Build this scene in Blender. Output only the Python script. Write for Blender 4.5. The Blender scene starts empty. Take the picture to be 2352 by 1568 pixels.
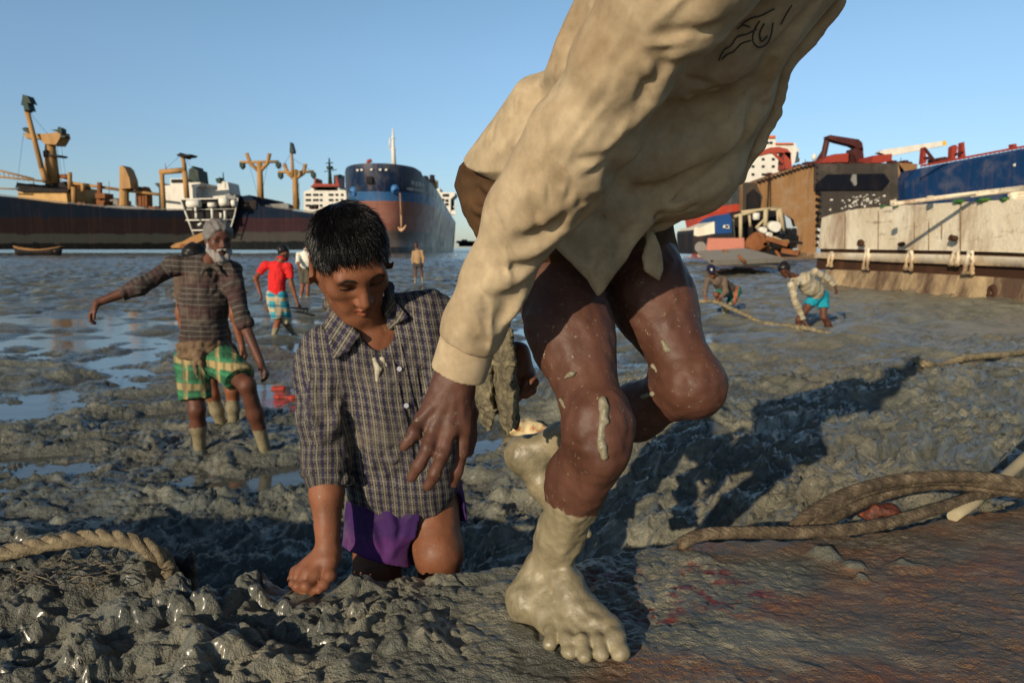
import bpy, math, random
import numpy as np
from mathutils import Vector, Matrix
# ---------------------------------------------------------------- camera, sky, sun, exposure
SC = bpy.context.scene
CAM_Z, PITCH = 1.4, math.radians(7.77)
cam = bpy.data.cameras.new('camera'); camo = bpy.data.objects.new('camera', cam)
SC.collection.objects.link(camo); SC.camera = camo
cam.lens = 24; cam.sensor_width = 36; cam.clip_start = 0.02; cam.clip_end = 20000
camo.location = (0, 0, CAM_Z); camo.rotation_euler = (math.pi/2 - PITCH, 0, 0)
cam.dof.use_dof = True; cam.dof.focus_distance = 1.35; cam.dof.aperture_fstop = 6.3
SUN_AZ, SUN_EL = math.radians(31), math.radians(18.5)     # light travels to +Y, turned SUN_AZ towards +X
w = bpy.data.worlds.new('World'); SC.world = w; w.use_nodes = True
_n = w.node_tree.nodes; _bg = _n['Background']
_sky = _n.new('ShaderNodeTexSky'); _sky.sky_type = 'NISHITA'; _sky.sun_disc = False
_sky.sun_elevation = SUN_EL; _sky.sun_rotation = math.pi + SUN_AZ
_sky.air_density = 1.0; _sky.dust_density = 0.35; _sky.ozone_density = 1.6; _sky.altitude = 0
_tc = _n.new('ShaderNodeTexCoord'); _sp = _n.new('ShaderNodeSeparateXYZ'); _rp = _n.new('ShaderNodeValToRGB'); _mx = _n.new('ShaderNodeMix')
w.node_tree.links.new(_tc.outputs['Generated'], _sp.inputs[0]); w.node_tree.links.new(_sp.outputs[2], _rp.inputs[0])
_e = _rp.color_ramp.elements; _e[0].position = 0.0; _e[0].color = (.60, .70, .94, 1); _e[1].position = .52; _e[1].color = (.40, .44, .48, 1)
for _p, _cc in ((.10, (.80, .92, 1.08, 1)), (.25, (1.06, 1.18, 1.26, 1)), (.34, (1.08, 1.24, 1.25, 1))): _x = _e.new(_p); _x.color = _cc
_mx.data_type = 'RGBA'; _mx.blend_type = 'MULTIPLY'; _mx.inputs[0].default_value = 1.0      # ramp greys the horizon like haze and darkens the zenith to weaken fill light
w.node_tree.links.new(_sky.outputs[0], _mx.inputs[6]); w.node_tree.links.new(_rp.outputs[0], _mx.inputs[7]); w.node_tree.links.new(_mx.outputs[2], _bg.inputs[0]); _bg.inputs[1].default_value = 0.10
_L = bpy.data.lights.new('sun', 'SUN'); _L.energy = 4.6; _L.angle = math.radians(0.6); _L.color = (1.0, 0.84, 0.64)
_so = bpy.data.objects.new('sun', _L); SC.collection.objects.link(_so)
SUN_DIR = Vector((math.sin(SUN_AZ)*math.cos(SUN_EL), math.cos(SUN_AZ)*math.cos(SUN_EL), -math.sin(SUN_EL)))
_so.rotation_euler = SUN_DIR.to_track_quat('-Z', 'Y').to_euler()
SC.view_settings.view_transform = 'Standard'; SC.view_settings.look = 'None'
SC.view_settings.exposure = 0.2; SC.view_settings.gamma = 1.0; SC.view_settings.use_curve_mapping = False
SC.cycles.max_bounces = 6; SC.cycles.diffuse_bounces = 3; SC.cycles.glossy_bounces = 3
# ---------------------------------------------------------------- helpers
F = np.float32
def V(*a): return np.array(a, dtype=np.float64)
_c, _s = math.cos(PITCH), math.sin(PITCH)
def P(px, py, Y):
    """world point at depth Y that stands where the survey picture (2352 wide) has (px, py)"""
    rx, rz = (px-1176)/1568., -(py-784)/1568.
    d = V(rx, _c + rz*_s, -_s + rz*_c)
    return V(0, 0, CAM_Z) + d*(Y/d[1])
def PG(px, py, z):
    rx, rz = (px-1176)/1568., -(py-784)/1568.
    d = V(rx, _c + rz*_s, -_s + rz*_c)
    return V(0, 0, CAM_Z) + d*((z-CAM_Z)/d[2])
def unit(v):
    v = np.asarray(v, float); return v/(np.linalg.norm(v)+1e-12)
_rng = np.random.RandomState(7)
_perm = np.concatenate([_rng.permutation(256)]*3).astype(np.int32)
_g3 = _rng.normal(size=(256, 3)); _g3 = (_g3/np.linalg.norm(_g3, axis=1, keepdims=True)).astype(F)
_a2 = _rng.rand(256)*2*math.pi; _g2 = np.stack([np.cos(_a2), np.sin(_a2)], 1).astype(F)
_r2 = _rng.rand(256, 2).astype(F)
def noise3(p):
    p = np.asarray(p, F); i = np.floor(p).astype(np.int32); f = p - i; u = f*f*f*(f*(f*6-15)+10); i &= 255
    r = np.zeros(len(p), F)
    for dx in (0, 1):
        wx = u[:, 0] if dx else 1-u[:, 0]
        for dy in (0, 1):
            wy = u[:, 1] if dy else 1-u[:, 1]
            for dz in (0, 1):
                h = _perm[_perm[_perm[(i[:, 0]+dx) & 255] + ((i[:, 1]+dy) & 255)] + ((i[:, 2]+dz) & 255)]
                g = _g3[h]
                r += wx*wy*(u[:, 2] if dz else 1-u[:, 2])*(g[:, 0]*(f[:, 0]-dx)+g[:, 1]*(f[:, 1]-dy)+g[:, 2]*(f[:, 2]-dz))
    return r*1.5
def noise2(x, y):
    x = np.asarray(x, np.float64); y = np.asarray(y, np.float64)
    ix = np.floor(x).astype(np.int64); iy = np.floor(y).astype(np.int64)
    fx = (x-ix).astype(F); fy = (y-iy).astype(F); ix &= 255; iy &= 255
    ux = fx*fx*fx*(fx*(fx*6-15)+10); uy = fy*fy*fy*(fy*(fy*6-15)+10)
    def gr(dx, dy):
        g = _g2[_perm[_perm[(ix+dx) & 255]+((iy+dy) & 255)]]
        return g[..., 0]*(fx-dx)+g[..., 1]*(fy-dy)
    a = gr(0, 0); b = gr(1, 0); c = gr(0, 1); d = gr(1, 1)
    return ((a+(b-a)*ux)+((c+(d-c)*ux)-(a+(b-a)*ux))*uy)*1.5
def worley2(x, y):
    """distance to nearest and second nearest scattered point, and that point's random value"""
    x = np.asarray(x, np.float64); y = np.asarray(y, np.float64)
    ix = np.floor(x).astype(np.int64); iy = np.floor(y).astype(np.int64)
    fx = (x-ix).astype(F); fy = (y-iy).astype(F)
    d1 = np.full(x.shape, 9., F); d2 = d1.copy(); v = np.zeros(x.shape, F)
    for dx in (-1, 0, 1):
        for dy in (-1, 0, 1):
            h = _perm[_perm[(ix+dx) & 255]+((iy+dy) & 255)]; o = _r2[h]
            d = np.sqrt((dx+o[..., 0]-fx)**2+(dy+o[..., 1]-fy)**2)
            near = d < d1
            d2 = np.where(near, d1, np.minimum(d2, d)); v = np.where(near, h/255., v).astype(F); d1 = np.where(near, d, d1)
    return d1, d2, v
def sstep(a, b, x):
    t = np.clip((x-a)/(b-a), 0, 1); return t*t*(3-2*t)
# ---- implicit surfaces
def smin(a, b, k):
    if k <= 0: return np.minimum(a, b)
    h = np.maximum(k-np.abs(a-b), 0)/k
    return np.minimum(a, b)-h*h*k*0.25
def seg_t(p, a, b):
    ba = np.asarray(b-a, F); pa = p-np.asarray(a, F); l2 = float(ba@ba)+1e-12
    t = np.clip((pa@ba)/l2, 0, 1); q = pa-t[:, None]*ba
    return t, q
class Sdf:
    def __init__(s, k=0.02): s.k = k; s.ops = []; s.post = []
    def _add(s, f, lo, hi, k, sub): s.ops.append((f, np.asarray(lo, F), np.asarray(hi, F), s.k if k is None else k, sub)); return s
    def cone(s, a, b, ra, rb=None, k=None, n=None, fl=1.0, sub=False, end=None):
        a = np.asarray(a, float); b = np.asarray(b, float); rb = ra if rb is None else rb
        R = max(ra, rb)*max(1, fl if n is None else 1/min(fl, 1) if fl < 1 else fl)
        if n is not None: n = unit(n).astype(F)
        def f(p):
            p = p.astype(F)
            if n is not None:
                m = (p-a.astype(F))@n; ab = float((b-a)@n)
                l2 = float((b-a)@(b-a)); tt = np.clip(((p-a.astype(F))@(b-a).astype(F))/l2, 0, 1)
                p = p+((m-tt*ab)*(1/fl-1))[:, None]*n
            t, q = seg_t(p, a, b)
            d = np.sqrt((q*q).sum(1))-(ra+(rb-ra)*t)
            if n is not None: d = d*min(1, fl)
            if end is not None: d = np.maximum(d, (p-np.asarray(end[0], F))@unit(end[1]).astype(F))
            return d
        return s._add(f, np.minimum(a, b)-R, np.maximum(a, b)+R, k, sub)
    def chain(s, pts, rs, k=None, **kw):
        for i in range(len(pts)-1): s.cone(pts[i], pts[i+1], rs[i], rs[i+1], k, **kw)
        return s
    def ell(s, c, r, M=None, k=None, sub=False):
        c = np.asarray(c, float); r = np.asarray(r, F); R = float(max(r))
        Mi = None if M is None else np.asarray(M, F)
        def f(p):
            q = p.astype(F)-c.astype(F)
            if Mi is not None: q = q@Mi
            k0 = np.sqrt(((q/r)**2).sum(1)); k1 = np.sqrt(((q/(r*r))**2).sum(1))+1e-9
            return k0*(k0-1)/k1
        return s._add(f, c-R, c+R, k, sub)
    def cut(s, pt, n, k=0.0, lo=None, hi=None):
        """throw away what lies on the n side of a plane"""
        pt = np.asarray(pt, F); n = unit(n).astype(F)
        return s._add(lambda p: -((p.astype(F)-pt)@n), pt-9 if lo is None else lo, pt+9 if hi is None else hi, k, True)
    def bounds(s):
        lo = np.min([o[1] for o in s.ops if not o[4]], 0); hi = np.max([o[2] for o in s.ops if not o[4]], 0)
        return lo, hi
    def __call__(s, p, m=0.1, post=True):
        p = np.asarray(p, F); d = np.full(len(p), 1.0, F)
        for f, lo, hi, k, sub in s.ops:
            i = np.nonzero(((p > lo-(m+k)) & (p < hi+(m+k))).all(1))[0]
            if not len(i): continue
            v = f(p[i])
            d[i] = -smin(-d[i], v, k) if sub else smin(d[i], v, k)
        if post:
            for f in s.post: d = f(p, d)
        return d
    def wrinkle(s, amp, freq, axis=None, stretch=1.0, off=0.0, ridged=False):
        """folds: noise, stretched along an axis"""
        A = None if axis is None else unit(axis).astype(F)
        def f(p, d):
            i = np.nonzero(np.abs(d) < 0.08)[0]
            q = p[i]
            if A is not None: q = q-(1-1/stretch)*(q@A)[:, None]*A
            v = noise3(q*freq+off)
            if ridged: v = 1-2*np.abs(v)
            d = d.copy(); d[i] += amp*v; return d
        s.post.append(f)
    def crease(s, pts, amp, w):
        """a fold along a polyline: amp > 0 raises a ridge, < 0 sinks a groove"""
        pts = [np.asarray(q, float) for q in pts]
        lo = np.min(pts, 0)-4*w; hi = np.max(pts, 0)+4*w; n = len(pts)-1
        def f(p, d):
            i = np.nonzero(((p > lo) & (p < hi)).all(1))[0]
            if not len(i): return d
            best = np.full(len(i), 9., F); tb = np.zeros(len(i), F)
            for j in range(n):
                t, q = seg_t(p[i], pts[j], pts[j+1]); dd = (q*q).sum(1)
                m = dd < best; best = np.where(m, dd, best); tb = np.where(m, (j+t)/n, tb)
            d = d.copy(); d[i] -= amp*np.exp(-best/(w*w))*np.sin(np.clip(tb, 0.04, 0.96)*math.pi)**0.5; return d
        s.post.append(f)
    def hit(s, px, py, t0=0.5, t1=4.0):
        o = V(0, 0, CAM_Z); d = unit(P(px, py, 1.0)-o); t = t0
        for _ in range(200):
            v = float(s((o+d*t)[None], m=0.6, post=False)[0])
            if v < 0.0015: return o+d*t
            t += max(min(v, 0.05)*0.8, 0.001)
            if t > t1: break
        return None
    def hits(s, pix, t0=0.5, t1=3.0):
        o = V(0, 0, CAM_Z); d = np.array([unit(P(a, b, 1.0)-o) for a, b in pix]); t = np.full(len(pix), t0); ok = np.zeros(len(pix), bool)
        for _ in range(160):
            v = s(o+d*t[:, None], m=0.6, post=False); ok |= v < .0015
            t = np.where(ok, t, t+np.maximum(np.minimum(v, .05)*.85, .001))
            if ok.all(): break
        ok &= t < t1; return o+d*t[:, None], ok
    def strokes(s, strokes, t0=0.5):
        """many folds at once: (pixel points, amplitude, width)"""
        flat = [q for st in strokes for q in st[0]]; h, ok = s.hits(flat, t0); i = 0
        for pts, a, w in strokes:
            q = [h[i+j] for j in range(len(pts)) if ok[i+j]]; i += len(pts)
            q2 = [q[0]] if q else []
            for v in q[1:]:
                if np.linalg.norm(v-q2[-1]) < .12: q2.append(v)
                else: break
            if len(q2) > 1: s.crease(q2, a, w)
    def fold(s, pix, amp, w, t0=0.5):
        pts = [s.hit(a, b, t0) for a, b in pix]; pts = [q for q in pts if q is not None]
        if len(pts) > 1: s.crease(pts, amp, w)
    def mesh(s, h, pad=0.03):
        lo, hi = s.bounds(); lo = lo-pad; hi = hi+pad; B = 8
        nb = np.ceil((hi-lo)/(h*B)).astype(int)
        gi = np.stack(np.meshgrid(*[np.arange(n) for n in nb], indexing='ij'), -1).reshape(-1, 3)
        cen = lo+(gi+0.5)*h*B
        slack = 0.02 if s.post else 0.0
        dc = s(cen, m=h*B*2+slack, post=False)
        keep = np.abs(dc) < h*B*1.05+slack
        D = np.where(dc < 0, F(-1), F(1)).reshape(nb)
        D = np.repeat(np.repeat(np.repeat(D, B, 0), B, 1), B, 2)
        kb = gi[keep]; off = np.stack(np.meshgrid(*[np.arange(B)]*3, indexing='ij'), -1).reshape(-1, 3)
        for c in range(0, len(kb), 1500):
            idx = (kb[c:c+1500, None, :]*B+off[None]).reshape(-1, 3)
            D[idx[:, 0], idx[:, 1], idx[:, 2]] = s(lo+idx*h, m=0.04+h*4)
        ins = D < 0; n = np.array(D.shape); st = np.array([n[1]*n[2], n[2], 1])
        Df = D.ravel(); acc = []; quads = []
        for ax in range(3):
            sl0 = [slice(None)]*3; sl1 = [slice(None)]*3; sl0[ax] = slice(0, -1); sl1[ax] = slice(1, None)
            e = np.stack(np.nonzero(ins[tuple(sl0)] != ins[tuple(sl1)]), 1)
            u, v = (ax+1) % 3, (ax+2) % 3
            e = e[(e[:, u] > 0) & (e[:, v] > 0)]
            l = e@st; d0 = Df[l]; d1 = Df[l+st[ax]]; t = d0/(d0-d1)
            pt = e.astype(np.float64); pt[:, ax] += t
            q = [l, l-st[u], l-st[u]-st[v], l-st[v]]
            for a in q: acc.append((a, pt))
            q = np.stack(q, 1); fl = d0 > 0
            q[fl] = q[fl][:, ::-1]; quads.append(q)
        ids = np.concatenate([a for a, _ in acc]); pts = np.concatenate([b for _, b in acc]); quads = np.concatenate(quads)
        uq, inv = np.unique(ids, return_inverse=True); inv = inv.ravel()
        cnt = np.bincount(inv); vs = np.stack([np.bincount(inv, pts[:, a])/cnt for a in range(3)], 1)
        return lo+vs*h, np.searchsorted(uq, quads)
# ---- meshes and objects
def mesh_np(name, vs, fs, smooth=True):
    me = bpy.data.meshes.new(name); vs = np.asarray(vs, F); fs = np.asarray(fs, np.int32); k = fs.shape[1]
    me.vertices.add(len(vs)); me.vertices.foreach_set('co', vs.ravel())
    me.loops.add(fs.size); me.loops.foreach_set('vertex_index', fs.ravel())
    me.polygons.add(len(fs)); me.polygons.foreach_set('loop_start', np.arange(0, fs.size, k, dtype=np.int32))
    me.polygons.foreach_set('loop_total', np.full(len(fs), k, np.int32))
    me.polygons.foreach_set('use_smooth', np.full(len(fs), smooth)); me.update(calc_edges=True); me.validate(); return me
def attr(me, name, data):
    data = np.asarray(data, F)
    if data.ndim == 1:
        a = me.attributes.new(name, 'FLOAT', 'POINT'); a.data.foreach_set('value', data)
    else:
        a = me.attributes.new(name, 'FLOAT_VECTOR', 'POINT'); a.data.foreach_set('vector', data.ravel())
def link(name, me, mat, parent=None):
    o = bpy.data.objects.new(name, me); SC.collection.objects.link(o)
    if mat is not None and not len(me.materials): me.materials.append(mat)
    if parent is not None:
        o.parent = parent; o.matrix_parent_inverse = Matrix.Translation(-parent.location) if parent.parent is None else Matrix.Translation(-parent.matrix_world.translation)
    return o
def empty(name, loc, label=None, cat=None, group=None):
    o = bpy.data.objects.new(name, None); SC.collection.objects.link(o); o.location = Vector(loc); o.empty_display_size = 0.1
    o.matrix_world = Matrix.Translation(Vector(loc))
    if label: tag(o, label, cat, group)
    return o
def tag(o, label=None, cat=None, group=None, kind=None):
    if label: o['label'] = label
    if cat: o['category'] = cat
    if group: o['group'] = group
    if kind: o['kind'] = kind
    return o
class MB:
    """collects boxes, bars, tubes and prisms into one mesh"""
    def __init__(s): s.v = []; s.f = []
    def poly(s, vs, fs):
        n = len(s.v); s.v += [tuple(map(float, q)) for q in vs]; s.f += [tuple(i+n for i in f) for f in fs]; return s
    def box(s, c, d, X=(1, 0, 0), Y=(0, 1, 0), Z=None, taper=1.0):
        c = V(*c); X = unit(X); Y = unit(Y); Z = np.cross(X, Y) if Z is None else unit(Z); h = V(*d)/2
        vs = [c+X*h[0]*a*(taper if e > 0 else 1)+Y*h[1]*b*(taper if e > 0 else 1)+Z*h[2]*e for a, b, e in ((-1,-1,-1),(1,-1,-1),(1,1,-1),(-1,1,-1),(-1,-1,1),(1,-1,1),(1,1,1),(-1,1,1))]
        return s.poly(vs, [(3,2,1,0),(4,5,6,7),(0,1,5,4),(1,2,6,5),(2,3,7,6),(3,0,4,7)])
    def tube(s, pts, r, n=8, cap=True):
        pts = [V(*q) for q in pts]; r = [r]*len(pts) if np.isscalar(r) else list(r); rings = []
        up = V(0, 0, 1); prev = None
        for i, q in enumerate(pts):
            d = unit(pts[min(i+1, len(pts)-1)]-pts[max(i-1, 0)])
            a = np.cross(d, up if abs(d[2]) < 0.95 else V(1, 0, 0)) if prev is None else prev-d*(prev@d)
            a = unit(a); prev = a; b = np.cross(d, a)
            rings.append([q+(a*math.cos(t)+b*math.sin(t))*r[i] for t in np.arange(n)*2*math.pi/n])
        vs = [v for R in rings for v in R]; fs = []
        for i in range(len(pts)-1):
            for j in range(n): fs.append((i*n+j, i*n+(j+1) % n, (i+1)*n+(j+1) % n, (i+1)*n+j))
        if cap: fs += [tuple(range(n-1, -1, -1)), tuple(range((len(pts)-1)*n, len(pts)*n))]
        return s.poly(vs, fs)
    def prism(s, poly, d):
        """extrude a planar outline of 3-D points by the vector d"""
        n = len(poly); a = [V(*q) for q in poly]; d = V(*d); b = [q+d for q in a]
        return s.poly(a+b, [tuple(range(n-1, -1, -1)), tuple(range(n, 2*n))]+[(i, (i+1) % n, n+(i+1) % n, n+i) for i in range(n)])
    def build(s, name, mat, parent=None, smooth=False, bevel=0):
        me = bpy.data.meshes.new(name); me.from_pydata(s.v, [], s.f); me.update()
        import bmesh
        bm = bmesh.new(); bm.from_mesh(me); bmesh.ops.recalc_face_normals(bm, faces=bm.faces); bm.to_mesh(me); bm.free()
        if smooth:
            for p in me.polygons: p.use_smooth = len(p.vertices) == 4
        o = link(name, me, mat, parent)
        if bevel:
            m = o.modifiers.new('bevel', 'BEVEL'); m.width = bevel; m.segments = 2; m.limit_method = 'ANGLE'
        return o
# ---- materials
class NT:
    def __init__(s, name):
        s.m = bpy.data.materials.new(name); s.m.use_nodes = True; s.t = s.m.node_tree; s.b = s.t.nodes['Principled BSDF']
    def n(s, typ, **kw):
        x = s.t.nodes.new('ShaderNode'+typ)
        for k, v in kw.items():
            if k in x.inputs: s.put(x.inputs[k], v)
            else: setattr(x, k, v)
        return x
    def put(s, sock, v):
        if isinstance(v, bpy.types.NodeSocket): s.t.links.new(v, sock)
        elif isinstance(v, bpy.types.Node): s.t.links.new(v.outputs[0], sock)
        else: sock.default_value = v
    def set(s, **kw):
        for k, v in kw.items(): s.put(s.b.inputs[k.replace('_', ' ')], v)
        return s
    def math(s, op, a, b=0.0, c=None, clamp=False):
        x = s.n('Math', operation=op, use_clamp=clamp); s.put(x.inputs[0], a); s.put(x.inputs[1], b)
        if c is not None: s.put(x.inputs[2], c)
        return x.outputs[0]
    def noise(s, scale, vec=None, detail=4, rough=0.55, dist=0.0, out='Fac'):
        x = s.n('TexNoise'); x.inputs['Scale'].default_value = scale; x.inputs['Detail'].default_value = detail
        x.inputs['Roughness'].default_value = rough; x.inputs['Distortion'].default_value = dist
        if vec is not None: s.put(x.inputs['Vector'], vec)
        return x.outputs[out]
    def ramp(s, fac, stops):
        x = s.n('ValToRGB'); s.put(x.inputs[0], fac); e = x.color_ramp.elements
        while len(e) < len(stops): e.new(0.5)
        for i, (p, c) in enumerate(stops):
            e[i].position = p; e[i].color = (*c, 1) if len(c) == 3 else c
        return x.outputs[0]
    def mapr(s, v, a, b, c=0.0, d=1.0):
        x = s.n('MapRange'); s.put(x.inputs[0], v)
        for i, q in enumerate((a, b, c, d)): s.put(x.inputs[i+1], q)
        return x.outputs[0]
    def mix(s, fac, a, b):
        x = s.n('Mix', data_type='RGBA'); s.put(x.inputs[0], fac)
        s.put(x.inputs[6], (*a, 1) if isinstance(a, tuple) and len(a) == 3 else a)
        s.put(x.inputs[7], (*b, 1) if isinstance(b, tuple) and len(b) == 3 else b); return x.outputs[2]
    def pos(s, mode='Object', scale=None):
        o = s.n('TexCoord').outputs[mode]
        if scale is not None:
            m = s.n('Mapping'); s.put(m.inputs[0], o); m.inputs['Scale'].default_value = scale; o = m.outputs[0]
        return o
    def at(s, name, out='Fac'): return s.n('Attribute', attribute_name=name).outputs[out]
    def bump(s, h, strength=0.5, dist=0.01, norm=None):
        x = s.n('Bump'); s.put(x.inputs['Height'], h); x.inputs['Strength'].default_value = strength; x.inputs['Distance'].default_value = dist
        if norm is not None: s.put(x.inputs['Normal'], norm)
        return x.outputs[0]
def rgb(*c):
    """sRGB 0-255 to linear"""
    return tuple(((v/255.)/12.92 if v < 10.3 else ((v/255.+0.055)/1.055)**2.4) for v in c)
# ---------------------------------------------------------------- people: shared builders
def pillow(S, pts, R, T, k=None):
    """a soft flat body of cloth or flesh: a planar outline with its own half thickness T and rim radius R"""
    pts = np.array(pts, float); c = pts.mean(0); _, _, vt = np.linalg.svd(pts-c); A, B, N = vt
    q = np.stack([(pts-c)@A, (pts-c)@B], 1).astype(F); n = len(q)
    def f(p):
        r = p-c.astype(F); x = r@A.astype(F); y = r@B.astype(F); wv = r@N.astype(F)
        d = np.full(len(p), 1e9, F); ins = np.zeros(len(p), bool)
        for i in range(n):
            a = q[i]; b = q[(i+1) % n]; e = b-a
            wx = x-a[0]; wy = y-a[1]; t = np.clip((wx*e[0]+wy*e[1])/(e@e), 0, 1)
            d = np.minimum(d, (wx-t*e[0])**2+(wy-t*e[1])**2)
            cr = ((a[1] > y) != (b[1] > y)) & (x < (b[0]-a[0])*(y-a[1])/(b[1]-a[1]+1e-12)+a[0]); ins ^= cr
        sd = np.sqrt(d)*np.where(ins, -1, 1)
        u = np.maximum(sd+R, 0); v = np.abs(wv)*(R/T)
        return (np.sqrt(u*u+v*v)-R)*min(1.0, T/R)
    lo = pts.min(0)-T-0.01; hi = pts.max(0)+T+0.01
    return S._add(f, lo, hi, k, False)
def frame(fwd, up):
    y = unit(fwd); x = unit(np.cross(y, up)); z = np.cross(x, y); return np.stack([x, y, z], 1)   # columns: right, forward, up
def head(S, c, M, s=1.0, age=0, beard=False, ears=1.0):
    W = lambda x, y, z: np.asarray(c)+M@(V(x, y, z)*s)
    E = lambda x, y, z, r, k=0.02, sub=False: S.ell(W(x, y, z), V(*r)*s, M, k*s, sub)
    C = lambda a, b, ra, rb, k=0.02, sub=False: S.cone(W(*a), W(*b), ra*s, rb*s, k*s, sub=sub)
    E(0, -.012, .035, (.074, .094, .085), .03); E(0, .034, -.03, (.058, .052, .085), .04)
    E(0, .062, -.1, (.024, .02, .018), .03)
    for x in (-1, 1):
        C((x*.054, -.012, -.04), (x*.016, .06, -.098), .020, .015, .035)
        E(x*.043, .052, -.022, (.02, .02, .018), .025)
        E(x*.026, .066, -.058, (.018, .014, .018), .02)
    C((-.04, .075, .02), (.04, .075, .02), .011, .011, .02)
    for x in (-1, 1): E(x*.032, .088, .0, (.019, .016, .012), .014, True)
    for x in (-1, 1): E(x*.031, .0665, -.001, (.0145, .0130, .0125), .004)
    C((0, .082, .012), (0, .103, -.032), .0075, .0125, .012)
    for x in (-1, 1):
        E(x*.0125, .092, -.037, (.0085, .011, .008), .006)
        E(x*.007, .098, -.046, (.0042, .006, .004), .003, True)
    for x in (-1, 1):
        C((x*.022, .0745, -.0665), (x*.005, .0905, -.061), .003, .0052, .005)
        C((x*.02, .0745, -.0685), (0, .0885, -.0735), .003, .0062, .005)
    C((-.023, .0775, -.0675), (0, .0955, -.0665), .0012, .0012, .003, True); C((0, .0955, -.0665), (.023, .0775, -.0675), .0012, .0012, .003, True)
    for x in (-1, 1):
        e = V(x*.30, .25, 1); 
        S.ell(W(x*(.078+.008*(ears-1)*3), -.012, -.004), V(.0075, .019*ears, .034*ears)*s, M@np.array(Matrix.Rotation(-x*(0.55 if ears > 1 else .35), 3, 'Z')@Matrix.Rotation(.18, 3, 'X')), .012*s)
        S.ell(W(x*(.087+.008*(ears-1)*3), -.006, -.001), V(.0085, .011*ears, .021*ears)*s, M, .006*s, True)
    return W
def face_mask(vs, c, M, s):
    q = ((vs-np.asarray(c))@M)/s; x, y, z = np.abs(q[:, 0]), q[:, 1], q[:, 2]
    lip = np.exp(-((z+.067)/.009)**2)*(x < .024)*(y > .066)*(1-sstep(.016, .024, x))
    bz = .020+.006*sstep(.01, .03, x)-.009*sstep(.035, .055, x)
    brow = sstep(.0052, .0026, np.abs(z-bz))*sstep(.010, .016, x)*sstep(.054, .046, x)*(y > .03)
    lash = sstep(.0038, .0016, np.abs(z+.0055+.10*(x-.031)**2*60*.1))*sstep(.016, .020, x)*sstep(.048, .044, x)*(y > .055)
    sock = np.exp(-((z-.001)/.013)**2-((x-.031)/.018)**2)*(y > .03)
    return lip, np.maximum(brow, lash), sock
def finger(S, pts, r0, r1, k=.006):
    n = len(pts); rs = [r0+(r1-r0)*i/(n-1) for i in range(n)]
    for i in range(n-1): S.cone(pts[i], pts[i+1], rs[i], rs[i+1], .004 if i else k)
    for i in range(1, n-1): S.ell(pts[i], (rs[i]*1.1,)*3, None, .004)
def hand(S, w, Fd, B, T, L=.18, curl=((20, 35, 25),)*4, spread=(9, 3, -3, -10), thumb=(.6, .35, .15)):
    """w wrist, Fd along the fingers, B out of the back of the hand, T towards the thumb"""
    Fd = unit(Fd); B = unit(np.asarray(B)-Fd*(np.asarray(B)@Fd)); T0 = np.cross(Fd, B); T = T0*np.sign(T0@np.asarray(T)+1e-9)
    s = L/.185; w = np.asarray(w, float)
    mc = [w+Fd*f*L+T*t*s for f, t in ((.50, .032), (.53, .011), (.50, -.011), (.45, -.031))]
    for i, m in enumerate(mc): S.cone(w+T*(.012-.008*i)*s, m, .0165*s, .0115*s, .014*s)
    ln = (.40, .44, .41, .32)
    for m, l, cu, sp in zip(mc, ln, curl, spread):
        p = m; pts = [p]; ang = 0; d0 = unit(Fd+T*math.tan(math.radians(sp)))
        for fr, c in zip((.46, .31, .23), cu):
            ang += math.radians(c); p = p+(d0*math.cos(ang)-B*math.sin(ang))*l*L*fr; pts.append(p)
        finger(S, pts, .0098*s, .0074*s)
    b = w+Fd*.12*L+T*.024*s-B*.006*s; d = unit(Fd*thumb[0]+T*thumb[1]-B*thumb[2]); p1 = b+d*.21*L; d2 = unit(d+Fd*.35-T*.15-B*.2)
    finger(S, [b, p1, p1+d2*.17*L, p1+d2*.32*L], .0145*s, .0085*s, .014*s)
def foot(S, an, fd, up, L=.245, k=.02):
    fd = unit(fd); up = unit(np.asarray(up)-fd*(np.asarray(up)@fd)); sd = np.cross(fd, up); s = L/.245; an = np.asarray(an, float)
    base = an-up*.062*s
    S.ell(base-fd*.035*s+up*.018*s, V(.032, .04, .034)*s, np.stack([sd, fd, up], 1), k)
    S.cone(an-up*.01*s, base+fd*.10*s+up*.026*s, .036*s, .024*s, .03*s)
    S.cone(base-fd*.02*s+up*.016*s, base+fd*.12*s+sd*.012*s+up*.012*s, .026*s, .02*s, .03*s)
    S.cone(base+fd*.08*s-sd*.018*s+up*.016*s, base+fd*.14*s-sd*.022*s+up*.012*s, .025*s, .018*s, .02*s)
    return base
def base_of(o):
    b = V(0, 0, 0)
    while o is not None: b = b+V(*o.location); o = o.parent
    return b
def sdf_obj(S, h, name, mat, parent, attrs=None, relax=0):
    vs, fs = S.mesh(h)
    if relax:
        for _ in range(relax):
            e = np.concatenate([fs[:, [0, 1]], fs[:, [1, 2]], fs[:, [2, 3]], fs[:, [3, 0]]]); e = np.concatenate([e, e[:, ::-1]])
            cnt = np.bincount(e[:, 0], minlength=len(vs)); av = np.stack([np.bincount(e[:, 0], vs[e[:, 1], a], len(vs))/np.maximum(cnt, 1) for a in range(3)], 1)
            vs = vs*.5+av*.5
    base = base_of(parent)
    me = mesh_np(name, vs-base, fs)
    if attrs:
        for kx, fn in attrs.items(): attr(me, kx, fn(vs))
    o = bpy.data.objects.new(name, me); SC.collection.objects.link(o); me.materials.append(mat)
    if parent is not None: o.parent = parent
    return o
def np_obj(name, vs, fs, mat, parent, smooth=True):
    base = base_of(parent)
    me = mesh_np(name, np.asarray(vs)-base, fs, smooth); o = bpy.data.objects.new(name, me); SC.collection.objects.link(o); me.materials.append(mat)
    if parent is not None: o.parent = parent
    return o
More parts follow.
